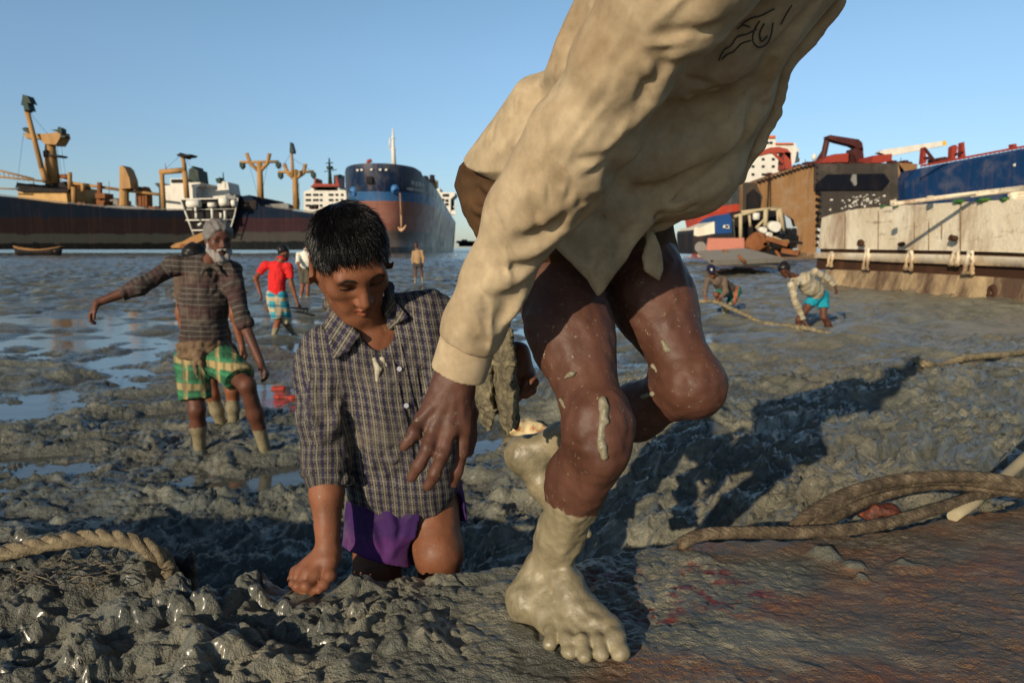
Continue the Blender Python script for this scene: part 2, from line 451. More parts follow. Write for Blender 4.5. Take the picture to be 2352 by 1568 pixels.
def mb_obj(m, name, mat, parent, smooth=False, bevel=0):
    base = base_of(parent)
    m.v = [tuple(V(*q)-base) for q in m.v]
    o = m.build(name, mat, None, smooth, bevel)
    if parent is not None: o.parent = parent
    return o
def strand_mesh(roots, dirs, nrm, L, r, bend, jit, seed=1, seg=5):
    """tapered locks of hair growing along a scalp"""
    R = np.random.RandomState(seed); n = len(roots); p = roots.copy(); d = dirs.copy(); L = L*(.7+.6*R.rand(n, 1))
    wob = R.normal(size=(n, 3))*jit; rings = []
    for i in range(seg+1):
        t = i/seg; d = d/np.linalg.norm(d, axis=1, keepdims=True)
        a = np.cross(d, nrm); a /= np.linalg.norm(a, axis=1, keepdims=True)+1e-9; b = np.cross(d, a)
        rr = r*(1-t**2*.92)
        rings.append(np.stack([p+a*rr*1.7, p-a*rr*.9+b*rr, p-a*rr*.9-b*rr], 1))
        p = p+d*L/seg; d = d+wob*.5+bend/seg
    vs = np.stack(rings, 1); off = np.arange(n)[:, None]*(seg+1)*3; fs = []
    for i in range(seg):
        for j in range(3):
            k = (j+1) % 3; fs.append(off+np.array([[i*3+j, i*3+k, (i+1)*3+k, (i+1)*3+j]]))
    return vs.reshape(-1, 3), np.concatenate(fs)
# ---- materials of the people
MUD = rgb(126, 116, 90)
def skin_mat(name, c, mudc=MUD, splat=0.0):
    t = NT(name); p = t.pos('Object')
    n1 = t.noise(14, p, 4); n2 = t.noise(160, p, 3)
    col = t.mix(t.mapr(n1, .3, .7), tuple(v*.70 for v in c), tuple(min(1, v*1.2) for v in c))
    col = t.mix(t.math('MULTIPLY', t.at('lip'), .65), col, (c[0]*1.15, c[1]*.72, c[2]*.85))
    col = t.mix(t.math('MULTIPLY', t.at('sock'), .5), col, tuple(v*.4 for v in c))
    col = t.mix(t.at('brow'), col, (.010, .008, .007))
    mudn = t.math('ADD', t.at('mud'), t.math('MULTIPLY', t.math('SUBTRACT', t.noise(28, p, 5, .6), .5), .75))
    mud = t.mapr(mudn, .46, .54)
    if splat:
        sp = t.noise(110, t.pos('Object', (1, 1, .75)), 3, .7)
        sp2 = t.noise(9, p, 2)
        spl = t.math('MULTIPLY', t.mapr(sp, .645, .665), t.mapr(sp2, .40, .50))
        mud = t.math('MAXIMUM', mud, t.math('MULTIPLY', spl, splat))
    mc = t.mix(t.mapr(t.noise(30, p, 5, .6), .3, .7), tuple(v*.72 for v in mudc), tuple(v*1.15 for v in mudc)); mc = t.mix(t.mapr(t.noise(9, t.pos('Object', (1, 1, .45)), 5, .65), .50, .66, 0, .7), mc, tuple(v*.5 for v in mudc))
    t.set(Base_Color=t.mix(mud, col, mc), Roughness=t.math('ADD', t.mapr(n1, .3, .7, .46, .62), t.math('MULTIPLY', mud, -.06)))
    h = t.math('ADD', t.math('MULTIPLY', n2, .25), t.math('MULTIPLY', mud, t.math('ADD', t.noise(45, p, 5, .6), .8)))
    t.set(Normal=t.bump(h, .45, .006)); t.put(t.b.inputs['Specular IOR Level'], t.math('ADD', .28, t.math('MULTIPLY', mud, .25))); return t.m
def cloth_mat(name, c, stain=None, amt=.4, weave=700, var=.25, rough=.85, bumps=.3):
    t = NT(name); p = t.pos('Object')
    n = t.noise(7, p, 5, .6); n2 = t.noise(30, p, 4, .6)
    col = t.mix(t.mapr(n2, .3, .7), tuple(v*(1-var) for v in c), tuple(min(1, v*(1+var)) for v in c))
    if stain is not None: col = t.mix(t.mapr(n, .5, .7, 0, amt), col, stain)
    h = t.math('ADD', t.noise(weave, p, 1), t.math('MULTIPLY', t.noise(45, p, 3), .9))
    t.set(Base_Color=col, Roughness=rough, Normal=t.bump(h, bumps, .004)); t.b.inputs['Specular IOR Level'].default_value = .25
    return t.m
def hair_mat(name, c, rough=.3):
    t = NT(name); t.set(Base_Color=t.mix(t.noise(60, t.pos('Object'), 3), tuple(v*.6 for v in c), tuple(v*1.5 for v in c)), Roughness=rough); t.b.inputs['Specular IOR Level'].default_value = .22; return t.m
def check_mat(name, ground, lines, var=.2, rough=.85):
    """woven cloth whose stripes follow the cloth's own coordinates: lines = (axis, period, width, colour, strength)"""
    t = NT(name); p = t.pos('Object'); uv = t.at('cuv', 'Vector'); s = t.n('SeparateXYZ'); t.put(s.inputs[0], uv)
    col = t.mix(t.mapr(t.noise(20, p, 4, .6), .3, .7), tuple(v*(1-var) for v in ground), tuple(v*(1+var) for v in ground))
    for ax, per, wid, c, st, off in lines:
        x = t.math('FRACT', t.math('ADD', t.math('DIVIDE', s.outputs[ax], per), off))
        d = t.math('ABSOLUTE', t.math('SUBTRACT', x, .5)); m = t.math('MULTIPLY', t.mapr(d, wid*.5, wid*.5+.06, 1, 0), st)
        col = t.mix(m, col, c)
    pale = t.mapr(t.noise(6, p, 6, .7), .54, .72, 0, .45); col = t.mix(pale, col, rgb(112, 104, 88)); col = t.mix(t.mapr(t.noise(3.5, p, 4, .6), .50, .66, 0, .35), col, rgb(40, 38, 36))
    t.set(Base_Color=col, Roughness=rough, Normal=t.bump(t.math('ADD', t.noise(600, p, 1), t.noise(60, p, 3)), .3, .003)); t.b.inputs['Specular IOR Level'].default_value = .2
    return t.m
HAIR = hair_mat('black_hair', (.012, .010, .009), .36)
# ---------------------------------------------------------------- ground
PLATE_Z = 0.70
_edge_px = [(-700,1225),(0,1225),(300,1245),(420,1330),(455,1368),(600,1352),(725,1338),(850,1330),(1000,1312),(1190,1288),(1300,1284),(1420,1256),(1560,1240),(1750,1235),(2000,1212),(2352,1150),(2900,1040)]
EDGE = np.array([PG(a, b, PLATE_Z)[:2] for a, b in _edge_px])
def edge_y(x): return np.interp(x, EDGE[:, 0], EDGE[:, 1])
def terrain(x, y, lod=None):
    x = np.asarray(x, float); y = np.asarray(y, float); lod = np.zeros_like(x) if lod is None else lod
    right = sstep(-0.15, 0.9, x/np.maximum(y, 0.8)*1.6 - 0.02*y + 0.05)
    near = 1-sstep(2.6, 11., y)
    z = 0.000-.030*(1-right)*sstep(2.2, 4.6, y)*(1-sstep(60, 110, y))+0.108*right + 0.012*sstep(20, 8, y) + 0.020*sstep(50, 110, y)
    bank = sstep(-0.25, 1.0, x+0.12*noise2(x*1.3, y*1.3+7)-0.04*(y-1.5))*(1-sstep(1.6, 8.5, y-0.2*x))
    z = z+0.38*bank
    wx = x+0.25*noise2(x*0.9+5, y*0.9); wy = y+0.25*noise2(x*0.9, y*0.9+9)
    a = noise2(wx*0.22, wy*0.5)*0.055 + noise2(wx*0.8+3, wy*1.6)*(0.055+.035*sstep(4, 9, y))*(1-0.35*right) + (1-2*np.abs(noise2(wx*.7+8, wy*1.1)))*.03
    fade = lambda f: np.clip(2.3-lod*f*2.0, 0, 1)
    a = a+noise2(wx*1.5+4, wy*2.5)*.075*sstep(2.5, 8, y)+(1-2*np.abs(noise2(wx*.9, wy*2.2+6)))*.05*sstep(10, 25, y)
    b = (1-2*np.abs(noise2(wx*1.9, wy*3.1)))*0.036*fade(2.5)
    vx = wx+0.05*noise2(wx*6, wy*6+3); vy = wy+0.05*noise2(wx*6+8, wy*6)
    d1, d2, v = worley2(vx*6.2, vy*8.6)
    clod = (sstep(.62, .30, d1)*.6+np.clip(0.5-d1, 0, 1)*.8)*(v*v)*0.036*fade(7)*sstep(.02, .16, d2-d1+.05)
    e1, e2, u = worley2(vx*15+7, vy*20+2)
    clod2 = (sstep(.6, .28, e1)*.55+np.clip(0.5-e1, 0, 1)*.8)*u*0.021*fade(17)*sstep(.0, .14, e2-e1)
    f1, f2, uu = worley2(vx*36+3, vy*44+5)
    clod2 = clod2+(sstep(.6, .3, f1)*.5+np.clip(.5-f1, 0, 1))*uu*.0105*fade(36)
    s1 = (vx*.82+vy*.57); s2 = (vy*.82-vx*.57)
    smear = ((1-np.abs(noise2(s1*2.4, s2*8)))**4*.042+(1-np.abs(noise2(s1*5+3, s2*19)))**4*.017)*fade(12)
    rt = 1-.45*right*(1-.6*bank)
    clod = clod*rt+smear*(.6+.6*right); clod2 = clod2*(1-.35*right)
    g = noise2(wx*7, wy*9)*0.012*fade(8)+noise2(vx*19, vy*25)*0.008*fade(22)+(1-2*np.abs(noise2(vx*38, vy*50)))*0.0050*fade(44)
    rough = 0.55+0.45*noise2(x*0.35+11, y*0.35)+0.25*near
    calm = sstep(-0.35, 0.25, noise2(x*0.16+31, y*0.42+4)+0.5*right+0.6*near-0.15)
    amp = (0.35+0.65*calm)*(1+.35*near)
    far = 1-sstep(40, 160, y)*0.5
    return z+(a+(b+clod+clod2+g)*np.clip(rough, 0.15, 1.2)*amp-0.012*(1-calm))*far
def ground_z(x, y): return float(terrain(np.array([float(x)]), np.array([float(y)]), np.array([0.05]))[0])
def build_ground():
    ys = [-400, -80, -25, -8, -2, 0.2, 0.7]
    y = 1.15
    while y < 90: ys.append(y); y *= 1.0042
    while y < 9000: ys.append(y); y *= 1.12
    ys = np.array(ys); nx = 941
    u = np.linspace(-1, 1, nx); u = u*0.62+0.38*u**3
    hw = np.where(ys > 1, 1.35*ys+0.5, 1.35*np.abs(ys)*3+2)
    X = u[None]*hw[:, None]; Y = np.repeat(ys[:, None], nx, 1)
    lod = np.repeat(np.maximum(np.abs(ys)*0.0042, 0.004)[:, None], nx, 1)
    Z = terrain(X.ravel(), Y.ravel(), lod.ravel()).reshape(X.shape)
    Z[ys > 400] = 0.03
    # under the steel plate the mud lies lower, so the plate hides it
    under = sstep(0.03, -0.06, Y-edge_y(X))
    Z = Z*(1-under)+np.minimum(Z, 0.60)*under; Z = np.where(Y < edge_y(X)-.35, np.minimum(Z, 0.3), Z)
    vs = np.stack([X, Y, Z], -1).reshape(-1, 3); n = len(ys)
    i = np.arange(n-1)[:, None]*nx+np.arange(nx-1)[None]; i = i.ravel()
    me = mesh_np('mud_ground', vs, np.stack([i, i+1, i+nx+1, i+nx], 1))
    t = NT('wet_mud'); p = t.pos('Object')
    big = t.noise(0.45, p, 3); mid = t.noise(3.5, p, 6, 0.6); fin = t.noise(38, p, 6, 0.65); vf = t.noise(160, p, 3, 0.6)
    sx = t.n('SeparateXYZ'); t.put(sx.inputs[0], p)
    base = t.ramp(mid, [(0.28, rgb(60, 66, 60)), (0.5, rgb(104, 108, 97)), (0.72, rgb(148, 146, 126))])
    brown = t.mix(t.math('ADD', t.mapr(big, 0.45, 0.65, 0, .35), t.mapr(sx.outputs[0], -.5, 5, 0, .30)), base, rgb(136, 124, 96))
    col = t.mix(t.mapr(fin, 0.35, 0.7, 0.0, 0.45), brown, rgb(62, 64, 60))
    wet = t.mapr(sx.outputs[2], 0.015, 0.09)
    col = t.mix(wet, t.mix(0.55, col, rgb(58, 60, 56)), col)
    ro = t.math('ADD', t.mapr(fin, 0.3, 0.75, 0.16, 0.50), t.mapr(wet, 0, 1, -0.08, 0.10))
    h = t.math('ADD', t.math('MULTIPLY', t.noise(14, p, 6, .7), 1.3), t.math('ADD', t.math('MULTIPLY', fin, 0.8), t.math('MULTIPLY', vf, 0.25)))
    t.set(Base_Color=col, Roughness=ro, Normal=t.bump(h, 0.75, 0.03)); t.b.inputs['Specular IOR Level'].default_value = 0.35; t.b.inputs['Coat Weight'].default_value = .50; t.b.inputs['Coat Roughness'].default_value = .16; t.put(t.b.inputs['Coat Normal'], t.bump(t.noise(30, p, 5, .6), .5, .02))
    tag(link('ground', me, t.m), kind='structure')
    # standing water between the lumps
    m = MB(); m.poly([(-14000, -200, 0), (14000, -200, 0), (14000, 14000, 0), (-14000, 14000, 0)], [(0, 1, 2, 3)])
    t = NT('puddle_water'); p = t.pos('Object')
    t.set(Base_Color=(*rgb(72, 74, 68), 1), Roughness=0.07, Normal=t.bump(t.math('ADD', t.noise(2.2, t.pos('Object', (1, 2.2, 1)), 4, 0.6), t.math('MULTIPLY', t.noise(24, p, 2), 0.08)), 0.12, 0.04))
    t.b.inputs['Specular IOR Level'].default_value = 0.6
    tag(m.build('water', t.m), kind='structure')
build_ground()
# ---------------------------------------------------------------- the muddy steel plate and what lies on it
def plate_z(x, y, fine=True):
    x = np.asarray(x, float); y = np.asarray(y, float)
    left = sstep(-.02, -.42, x-.25*(y-1.3))
    mudn = noise2(x*2.1+3, y*2.6)+.5*noise2(x*5, y*6)
    thick = np.clip(.35+.75*left+.5*mudn-.55*sstep(.1, .75, x), 0, 1.4)
    # streaks run down to the right
    u = x*.80+y*-.60; v = x*.60+y*.80
    z = .006*noise2(u*2.6, v*7)+.0022*noise2(u*8, v*24)+.003*noise2(x*22, y*26)
    wx = x+.05*noise2(x*6, y*6); wy = y+.05*noise2(x*6+9, y*6)
    ridge = 1-2*np.abs(noise2(wx*5.5+2, wy*7.5)); ridge2 = 1-2*np.abs(noise2(wx*13, wy*16+4))
    d1, d2, c = worley2(wx*15, wy*18); e1, e2, c2 = worley2(wx*38, wy*44)
    z = z+thick*(.009*ridge+.006*ridge2+.014*np.clip(.55-d1, 0, 1)*c+.014*np.clip(.6-e1, 0, 1)*c2+.0030*noise2(wx*70, wy*80))
    wx2 = x+.10*noise2(x*3+2, y*3); wy2 = y+.10*noise2(x*3, y*3+6)
    g1, g2, gc = worley2(wx2*7.5+2, wy2*10); k1, k2, kc = worley2(wx2*19, wy2*24+3)
    fold = 1-np.abs(noise2((wx2*.75+wy2*.66)*3.2, (wy2*.75-wx2*.66)*9)); fold2 = 1-np.abs(noise2((wx2*.5+wy2*.86)*7, (wy2*.5-wx2*.86)*24+3))
    z = z+left*(.024*noise2(wx2*2.2+7, wy2*2.8)+.020*(fold**2-.5)+.007*fold2**2+(sstep(.62, .30, g1)*.6+np.clip(.5-g1, 0, 1)*.4)*gc*.007*sstep(.0, .16, g2-g1)+(sstep(.6, .3, k1)*.55)*kc*.007*sstep(0, .14, k2-k1)+.009*(1-np.abs(noise2(wx2*12, wy2*15)))**2)
    z = z+.0016*noise2(x*45, y*55)+.0009*(1-2*np.abs(noise2(u*14, v*50)))+.0022*noise2(x*75, y*85)*sstep(-.2, .4, noise2(x*4, y*4)+.3)+thick*(sstep(.6, .3, k1)*kc*.010*sstep(0, .14, k2-k1))
    def blob(px, py, r, hgt, el=1.0, ang=0.0):
        q = PG(px, py, PLATE_Z); dx, dy = x-q[0], y-q[1]; ca, sa = math.cos(ang), math.sin(ang)
        uu = (dx*ca+dy*sa)/el; vv = -dx*sa+dy*ca; rr = np.sqrt(uu*uu+vv*vv)/r*(1+.6*noise2(x*13+px, y*13))
        return (.36 if px < 760 else .62)*hgt*sstep(1, .25, rr)*(1+.5*noise2(x*30+py, y*30))
    for b in ((1895,1280,.035,.030,1.6,-.5),(1960,1305,.022,.022,1.8,-.4),(2080,1300,.03,.02,1.5,.1),(1980,1330,.02,.02,1,0),(1185,1455,.030,.028,1,0),(1150,1350,.03,.018,1.6,.3),(940,1470,.035,.016,2,.2),(1600,1290,.03,.014,2,.2),
              (355,1440,.055,.075,2.6,.95),(290,1425,.04,.05,1.4,1.),(480,1420,.05,.075,2.2,1.2),(470,1500,.07,.055,2.2,.15),(620,1520,.05,.05,1.5,.5),(400,1545,.1,.04,2.5,.1),(160,1480,.1,.05,2,.6),(60,1380,.1,.05,1.6,.3),(240,1320,.09,.05,2.4,.2),(330,1330,.05,.06,1.2,.8),(100,1300,.09,.04,2.2,.1),(690,1450,.04,.02,1.2,.2)): z = z+blob(*b)
    for b in ((540,1450,.05,-.035,1.3,.3),(250,1390,.07,-.05,1.8,.4),(600,1540,.06,-.04,1.4,.2)): z = z+blob(*b)
    z = z-.012*thick; f = PG(704, 1362, PLATE_Z); near = sstep(.10, .045, np.hypot(x-f[0], y-f[1])); z = z*(1-near)+near*np.clip(z, -.006, .004)
    f = PG(1310, 1440, PLATE_Z); near = sstep(.20, .09, np.hypot((x-f[0]), (y-f[1])*.8)); z = z*(1-near)+near*np.clip(z, -.006, .006); z = z+.012*thick
    return (PLATE_Z+z-.012*thick, thick) if fine == 2 else PLATE_Z+z-.012*thick
def build_plate():
    root = empty('steel_plate', PG(1500, 1450, PLATE_Z)-V(0, 0, .06), 'rusty steel plate caked in grey mud with patches of red paint under the bare foot', 'steel plate')
    xs = np.concatenate([np.linspace(-3.2, -1.35, 90)[:-1], np.linspace(-1.35, 1.5, 850)[:-1], np.linspace(1.5, 3.6, 110)])
    ey = edge_y(xs)+.022*noise2(xs*5, xs*0+3)+.010*noise2(xs*17, xs*0+8)
    r = np.concatenate([np.linspace(0, .35, 30)[:-1], np.linspace(.35, 1, 420)])
    X = np.repeat(xs[None], len(r), 0); Y = .40+(ey[None]-.40)*r[:, None]
    Z, TH = plate_z(X.ravel(), Y.ravel(), 2); Z = Z.reshape(X.shape); TH = TH.reshape(X.shape)
    rim = sstep(.965, 1.0, np.repeat(r[:, None], len(xs), 1)); Z = Z-.018*rim**2
    sk = [(0.004, -.03), (0.006, -.08), (-.004, -.16), (-.01, -.30), (-.02, -.62)]
    for dy, dz in sk:
        X = np.concatenate([X, xs[None]]); yy = ey+dy+.012*noise2(xs*14, xs*0+dz*50); Y = np.concatenate([Y, yy[None]]); Z = np.concatenate([Z, (Z[len(r)-1]+dz)[None]]); TH = np.concatenate([TH, TH[-1:]])
    n, m = X.shape; vs = np.stack([X, Y, Z], -1).reshape(-1, 3)
    i = (np.arange(n-1)[:, None]*m+np.arange(m-1)[None]).ravel()
    t = NT('muddy_rusty_plate'); p = t.pos('Generated'); p = t.pos('Object')
    st = t.n('Mapping'); t.put(st.inputs[0], p); st.inputs['Rotation'].default_value = (0, 0, .64); st.inputs['Scale'].default_value = (.7, 1.25, 1)
    n1 = t.noise(3.2, st.outputs[0], 6, .62); n2 = t.noise(9, st.outputs[0], 6, .65); fin = t.noise(55, p, 6, .65); gr = t.noise(260, p, 3, .6)
    sx = t.n('SeparateXYZ'); t.put(sx.inputs[0], p)
    mud = t.ramp(t.noise(7, p, 6, .6), [(.3, rgb(70, 73, 66)), (.5, rgb(106, 106, 93)), (.7, rgb(144, 138, 116))])
    steel = t.ramp(n2, [(.3, rgb(64, 57, 50)), (.46, rgb(98, 85, 70)), (.58, rgb(112, 82, 58)), (.75, rgb(140, 127, 106))])
    bare = t.math('ADD', t.mapr(sx.outputs[0], -.25, .55, -.30, -.12), t.math('ADD', t.math('MULTIPLY', t.at('thin'), .30), n1)); bm = t.mapr(bare, .52, .66)
    col = t.mix(bm, mud, steel)
    rust = t.mapr(t.noise(5.5, st.outputs[0], 7, .7), .56, .66); col = t.mix(t.math('MULTIPLY', rust, t.mapr(bare, .38, .56, 0, .8)), col, rgb(112, 68, 40))
    red = t.math('MULTIPLY', t.at('paint'), t.mapr(t.noise(26, st.outputs[0], 5, .7), .50, .56)); col = t.mix(red, col, rgb(104, 32, 34))
    col = t.mix(t.mapr(fin, .36, .66, .35, 0), col, rgb(54, 54, 50))
    t.set(Base_Color=col, Roughness=t.mapr(fin, .3, .7, .34, .65), Normal=t.bump(t.math('ADD', t.math('ADD', fin, t.math('MULTIPLY', gr, .6)), t.noise(22, st.outputs[0], 5, .65)), .9, .012)); t.b.inputs['Specular IOR Level'].default_value = .35; t.put(t.b.inputs['Coat Weight'], t.mapr(sx.outputs[0], .3, -.3, .08, .40)); t.b.inputs['Coat Roughness'].default_value = .22
    base = V(*root.location); me = mesh_np('plate', vs-base, np.stack([i, i+1, i+m+1, i+m], 1))
    paint = np.zeros(len(vs))
    for px, py, rr in ((1410,1320,.10),(1480,1400,.11),(1680,1370,.13),(1560,1360,.07),(1620,1320,.08)):
        q = PG(px, py, PLATE_Z); paint = np.maximum(paint, sstep(rr, rr*.4, np.hypot(vs[:, 0]-q[0], (vs[:, 1]-q[1])*1.2)))
    attr(me, 'paint', paint); attr(me, 'thin', sstep(.5, .0, TH.ravel())*sstep(.012, .004, vs[:, 2]-PLATE_Z)*sstep(-.25, .05, vs[:, 0]))
    o = bpy.data.objects.new('plate', me); SC.collection.objects.link(o); me.materials.append(t.m); o.parent = root
build_plate()
def spline(pts, n=14):
    pts = [V(*q) for q in pts]; out = []
    for i in range(len(pts)-1):
        a = pts[max(i-1, 0)]; b = pts[i]; c = pts[i+1]; d = pts[min(i+2, len(pts)-1)]
        for t in np.arange(n)/n:
            out.append(.5*((2*b)+(c-a)*t+(2*a-5*b+4*c-d)*t*t+(3*b-a-3*c+d)*t**3))
    return out+[pts[-1]]
def rope(name, pts, R, mat, label, cat, strands=3, pitch=6.0, n=14, fray=0, group=None):
    """a laid rope: its strands wind round one another"""
    pts = spline(pts, n); L = [0]
    for a, b in zip(pts, pts[1:]): L.append(L[-1]+float(np.linalg.norm(b-a)))
    k = max(int(L[-1]/(R*1.1)), 12); s = np.linspace(0, L[-1], k); pts = np.stack([np.interp(s, L, [q[a] for q in pts]) for a in range(3)], 1)
    d = np.gradient(pts, axis=0); d /= np.linalg.norm(d, axis=1, keepdims=True)
    a = np.cross(d, V(0, 0, 1)); a /= np.linalg.norm(a, axis=1, keepdims=True)+1e-9; b = np.cross(d, a)
    m = MB()
    for j in range(strands):
        th = s/(R*pitch)*2*math.pi+j*2*math.pi/strands
        lc = pts+(a*np.cos(th)[:, None]+b*np.sin(th)[:, None])*R*.52
        m.tube(list(lc), R*.56, 7)
    rr = random.Random(3)
    for j in range(fray):
        q = pts[0]+V(0, 0, 0); e = -d[0]; l = [q]
        w = V(rr.uniform(-1, 1), rr.uniform(-1, 1), rr.uniform(-.5, .6))
        for i in range(4): q = q+(e+w*.35*(i+1)*.5)*R*1.2; l.append(q)
        m.tube(l, R*.07, 4)
    root = empty(name, pts[0], label, cat, group)
    mb_obj(m, 'strands', mat, root, True); return root
def rope_mat(name, c1, c2, c3, sc=30):
    t = NT(name); p = t.pos('Object'); col = t.ramp(t.noise(sc, p, 6, .65), [(.3, c1), (.5, c2), (.72, c3)])
    t.set(Base_Color=col, Roughness=.85, Normal=t.bump(t.math('ADD', t.noise(sc*10, p, 3), t.noise(sc*2.5, p, 4)), .7, .006)); t.b.inputs['Specular IOR Level'].default_value = .25; return t.m
def build_plate_things():
    wire = rope_mat('muddy_wire_rope', rgb(48, 42, 36), rgb(84, 72, 56), rgb(128, 114, 92))
    def on(px, py, h): return PG(px, py, PLATE_Z+h)
    rope('wire_rope', [on(1562, 1250, .012), on(1610, 1228, .03), on(1700, 1222, .03), on(1850, 1222, .03), on(1990, 1210, .03), on(2090, 1186, .03), on(2180, 1160, .03), on(2290, 1128, .03), on(2500, 1095, .03), on(2800, 1060, .02)], .0150, wire, 'single steel cable with a frayed end lying along the edge of the plate', 'cable', 6, 7, fray=14)
    rope('wire_rope', [on(1822, 1212, .0), on(1860, 1180, .03), on(1930, 1140, .06), on(2030, 1108, .08), on(2150, 1094, .09), on(2270, 1098, .08), on(2380, 1116, .06), on(2600, 1130, .04)], .0165, wire, 'upper steel cable arching over its twin in the loop at the right edge', 'cable', 6, 7)
    rope('wire_rope', [on(1880, 1212, .0), on(1940, 1172, .02), on(2040, 1132, .04), on(2150, 1112, .05), on(2270, 1120, .05), on(2380, 1136, .03), on(2600, 1160, .02)], .0165, wire, 'lower steel cable of the loop, dark and tucked beneath the arching one', 'cable', 6, 7)
    rope('wire_rope', [on(1835, 1214, -.01), on(1890, 1176, .03), on(1970, 1136, .055), on(2080, 1108, .07), on(2200, 1104, .07), on(2330, 1118, .06), on(2550, 1136, .04)], .0140, wire, 'middle steel cable wedged between the upper and lower cables of the loop', 'cable', 6, 7)
    tan = rope_mat('tan_fibre_rope', rgb(74, 66, 52), rgb(114, 102, 80), rgb(156, 142, 112), 34)
    rope('fibre_rope', [on(-420, 1300, .05), on(-150, 1288, .05), on(0, 1270, .058), on(110, 1248, .075), on(215, 1234, .085), on(300, 1242, .082), on(350, 1264, .065), on(384, 1290, .03), on(395, 1330, .0)], .0185, tan, 'thick tan fibre rope curving over the mud heap at the left edge', 'rope', 3, 6)
    pole = NT('pale_pole'); pole.set(Base_Color=pole.mix(pole.noise(12, pole.pos('Object', (1, 1, .2)), 4), rgb(120, 110, 86), rgb(166, 154, 124)), Roughness=.7)
    r = empty('bamboo_pole', on(2190, 1183, .01), 'pale bamboo pole leaning under the cables at the right edge', 'pole')
    m = MB(); pts = [on(2188, 1186, .012), on(2240, 1150, .018), P(2300, 1102, 1.96), P(2340, 1066, 2.02), P(2420, 990, 2.15), P(2520, 900, 2.3)]; m.tube(pts, [.014, .0155, .016, .016, .016, .015], 12); mb_obj(m, 'cane', pole.m, r, True)
    gm = NT('green_paint'); gm.set(Base_Color=(*rgb(40, 92, 54), 1), Roughness=.6)
    m = MB(); m.tube([on(2244, 1147, .0185), on(2268, 1128, .022)], .0166, 12, False); mb_obj(m, 'green_band', gm.m, r, True)
    # notched steel bracket at the left
    bm = NT('dark_wet_steel'); p = bm.pos('Object'); bm.set(Base_Color=bm.mix(bm.mapr(bm.noise(14, p, 5), .45, .65), rgb(34, 32, 30), rgb(84, 76, 64)), Roughness=.5, Normal=bm.bump(bm.noise(60, p, 5), .5, .008))
    r = empty('steel_bracket', on(405, 1368, .0), 'dark notched steel bracket standing up at the end of the tan rope', 'bracket')
    B = Sdf(.006); pillow(B, [P(x, y, Y) for x, y, Y in ((358, 1272, 1.46), (385, 1290, 1.46), (400, 1274, 1.455), (424, 1282, 1.45), (440, 1262, 1.45), (446, 1290, 1.45), (440, 1366, 1.44), (372, 1364, 1.45), (352, 1310, 1.46))], .012, .014)
    B.wrinkle(.006, 40); sdf_obj(B, .0045, 'web', bm.m, r)
    F2 = Sdf(.006); F2.cone(P(352, 1290, 1.46), P(340, 1270, 1.62), .018, .02); F2.cone(P(440, 1300, 1.45), P(438, 1360, 1.44), .014, .016); F2.wrinkle(.006, 35)
    sdf_obj(F2, .005, 'flange', bm.m, r)
    # rusty scrap inside the loop
    rm = NT('orange_rust'); rm.set(Base_Color=rm.ramp(rm.noise(40, rm.pos('Object'), 5, .7), [(.35, rgb(50, 30, 22)), (.55, rgb(92, 44, 24)), (.74, rgb(150, 74, 30))]), Roughness=.6, Normal=rm.bump(rm.noise(90, rm.pos('Object'), 4), .8, .01))
    q = on(2030, 1184, .01); r = empty('rusty_scrap', q, 'orange rusted lump of scrap iron inside the cable loop', 'scrap')
    G = Sdf(.02); G.ell(q+V(0, 0, .012), (.035, .022, .014)); G.ell(q+V(.035, .01, .006), (.022, .016, .010)); G.cone(q+V(-.03, 0, .004), q+V(-.06, .01, .0), .010, .006); G.wrinkle(.012, 28); sdf_obj(G, .005, 'lump', rm.m, r)
    # fibres of the old net in the heap
    net = rope_mat('old_net_fibre', rgb(60, 54, 46), rgb(110, 100, 84), rgb(150, 138, 116), 50); R = random.Random(5)
    r = empty('net_scrap', on(150, 1330, .04), 'tangled scrap of old fishing net half buried beside the tan rope', 'net')
    m = MB()
    for i in range(34):
        q = on(R.uniform(20, 250), R.uniform(1290, 1345), .025+R.uniform(0, .03)); l = [q]; a = R.uniform(0, 6.28)
        for k in range(6):
            a += R.uniform(-.8, .8); q = q+V(math.cos(a)*.016, math.sin(a)*.010, R.uniform(-.010, .010)); l.append(q)
        m.tube(l, .0013, 4)
    mb_obj(m, 'fibres', net, r, True)
build_plate_things()
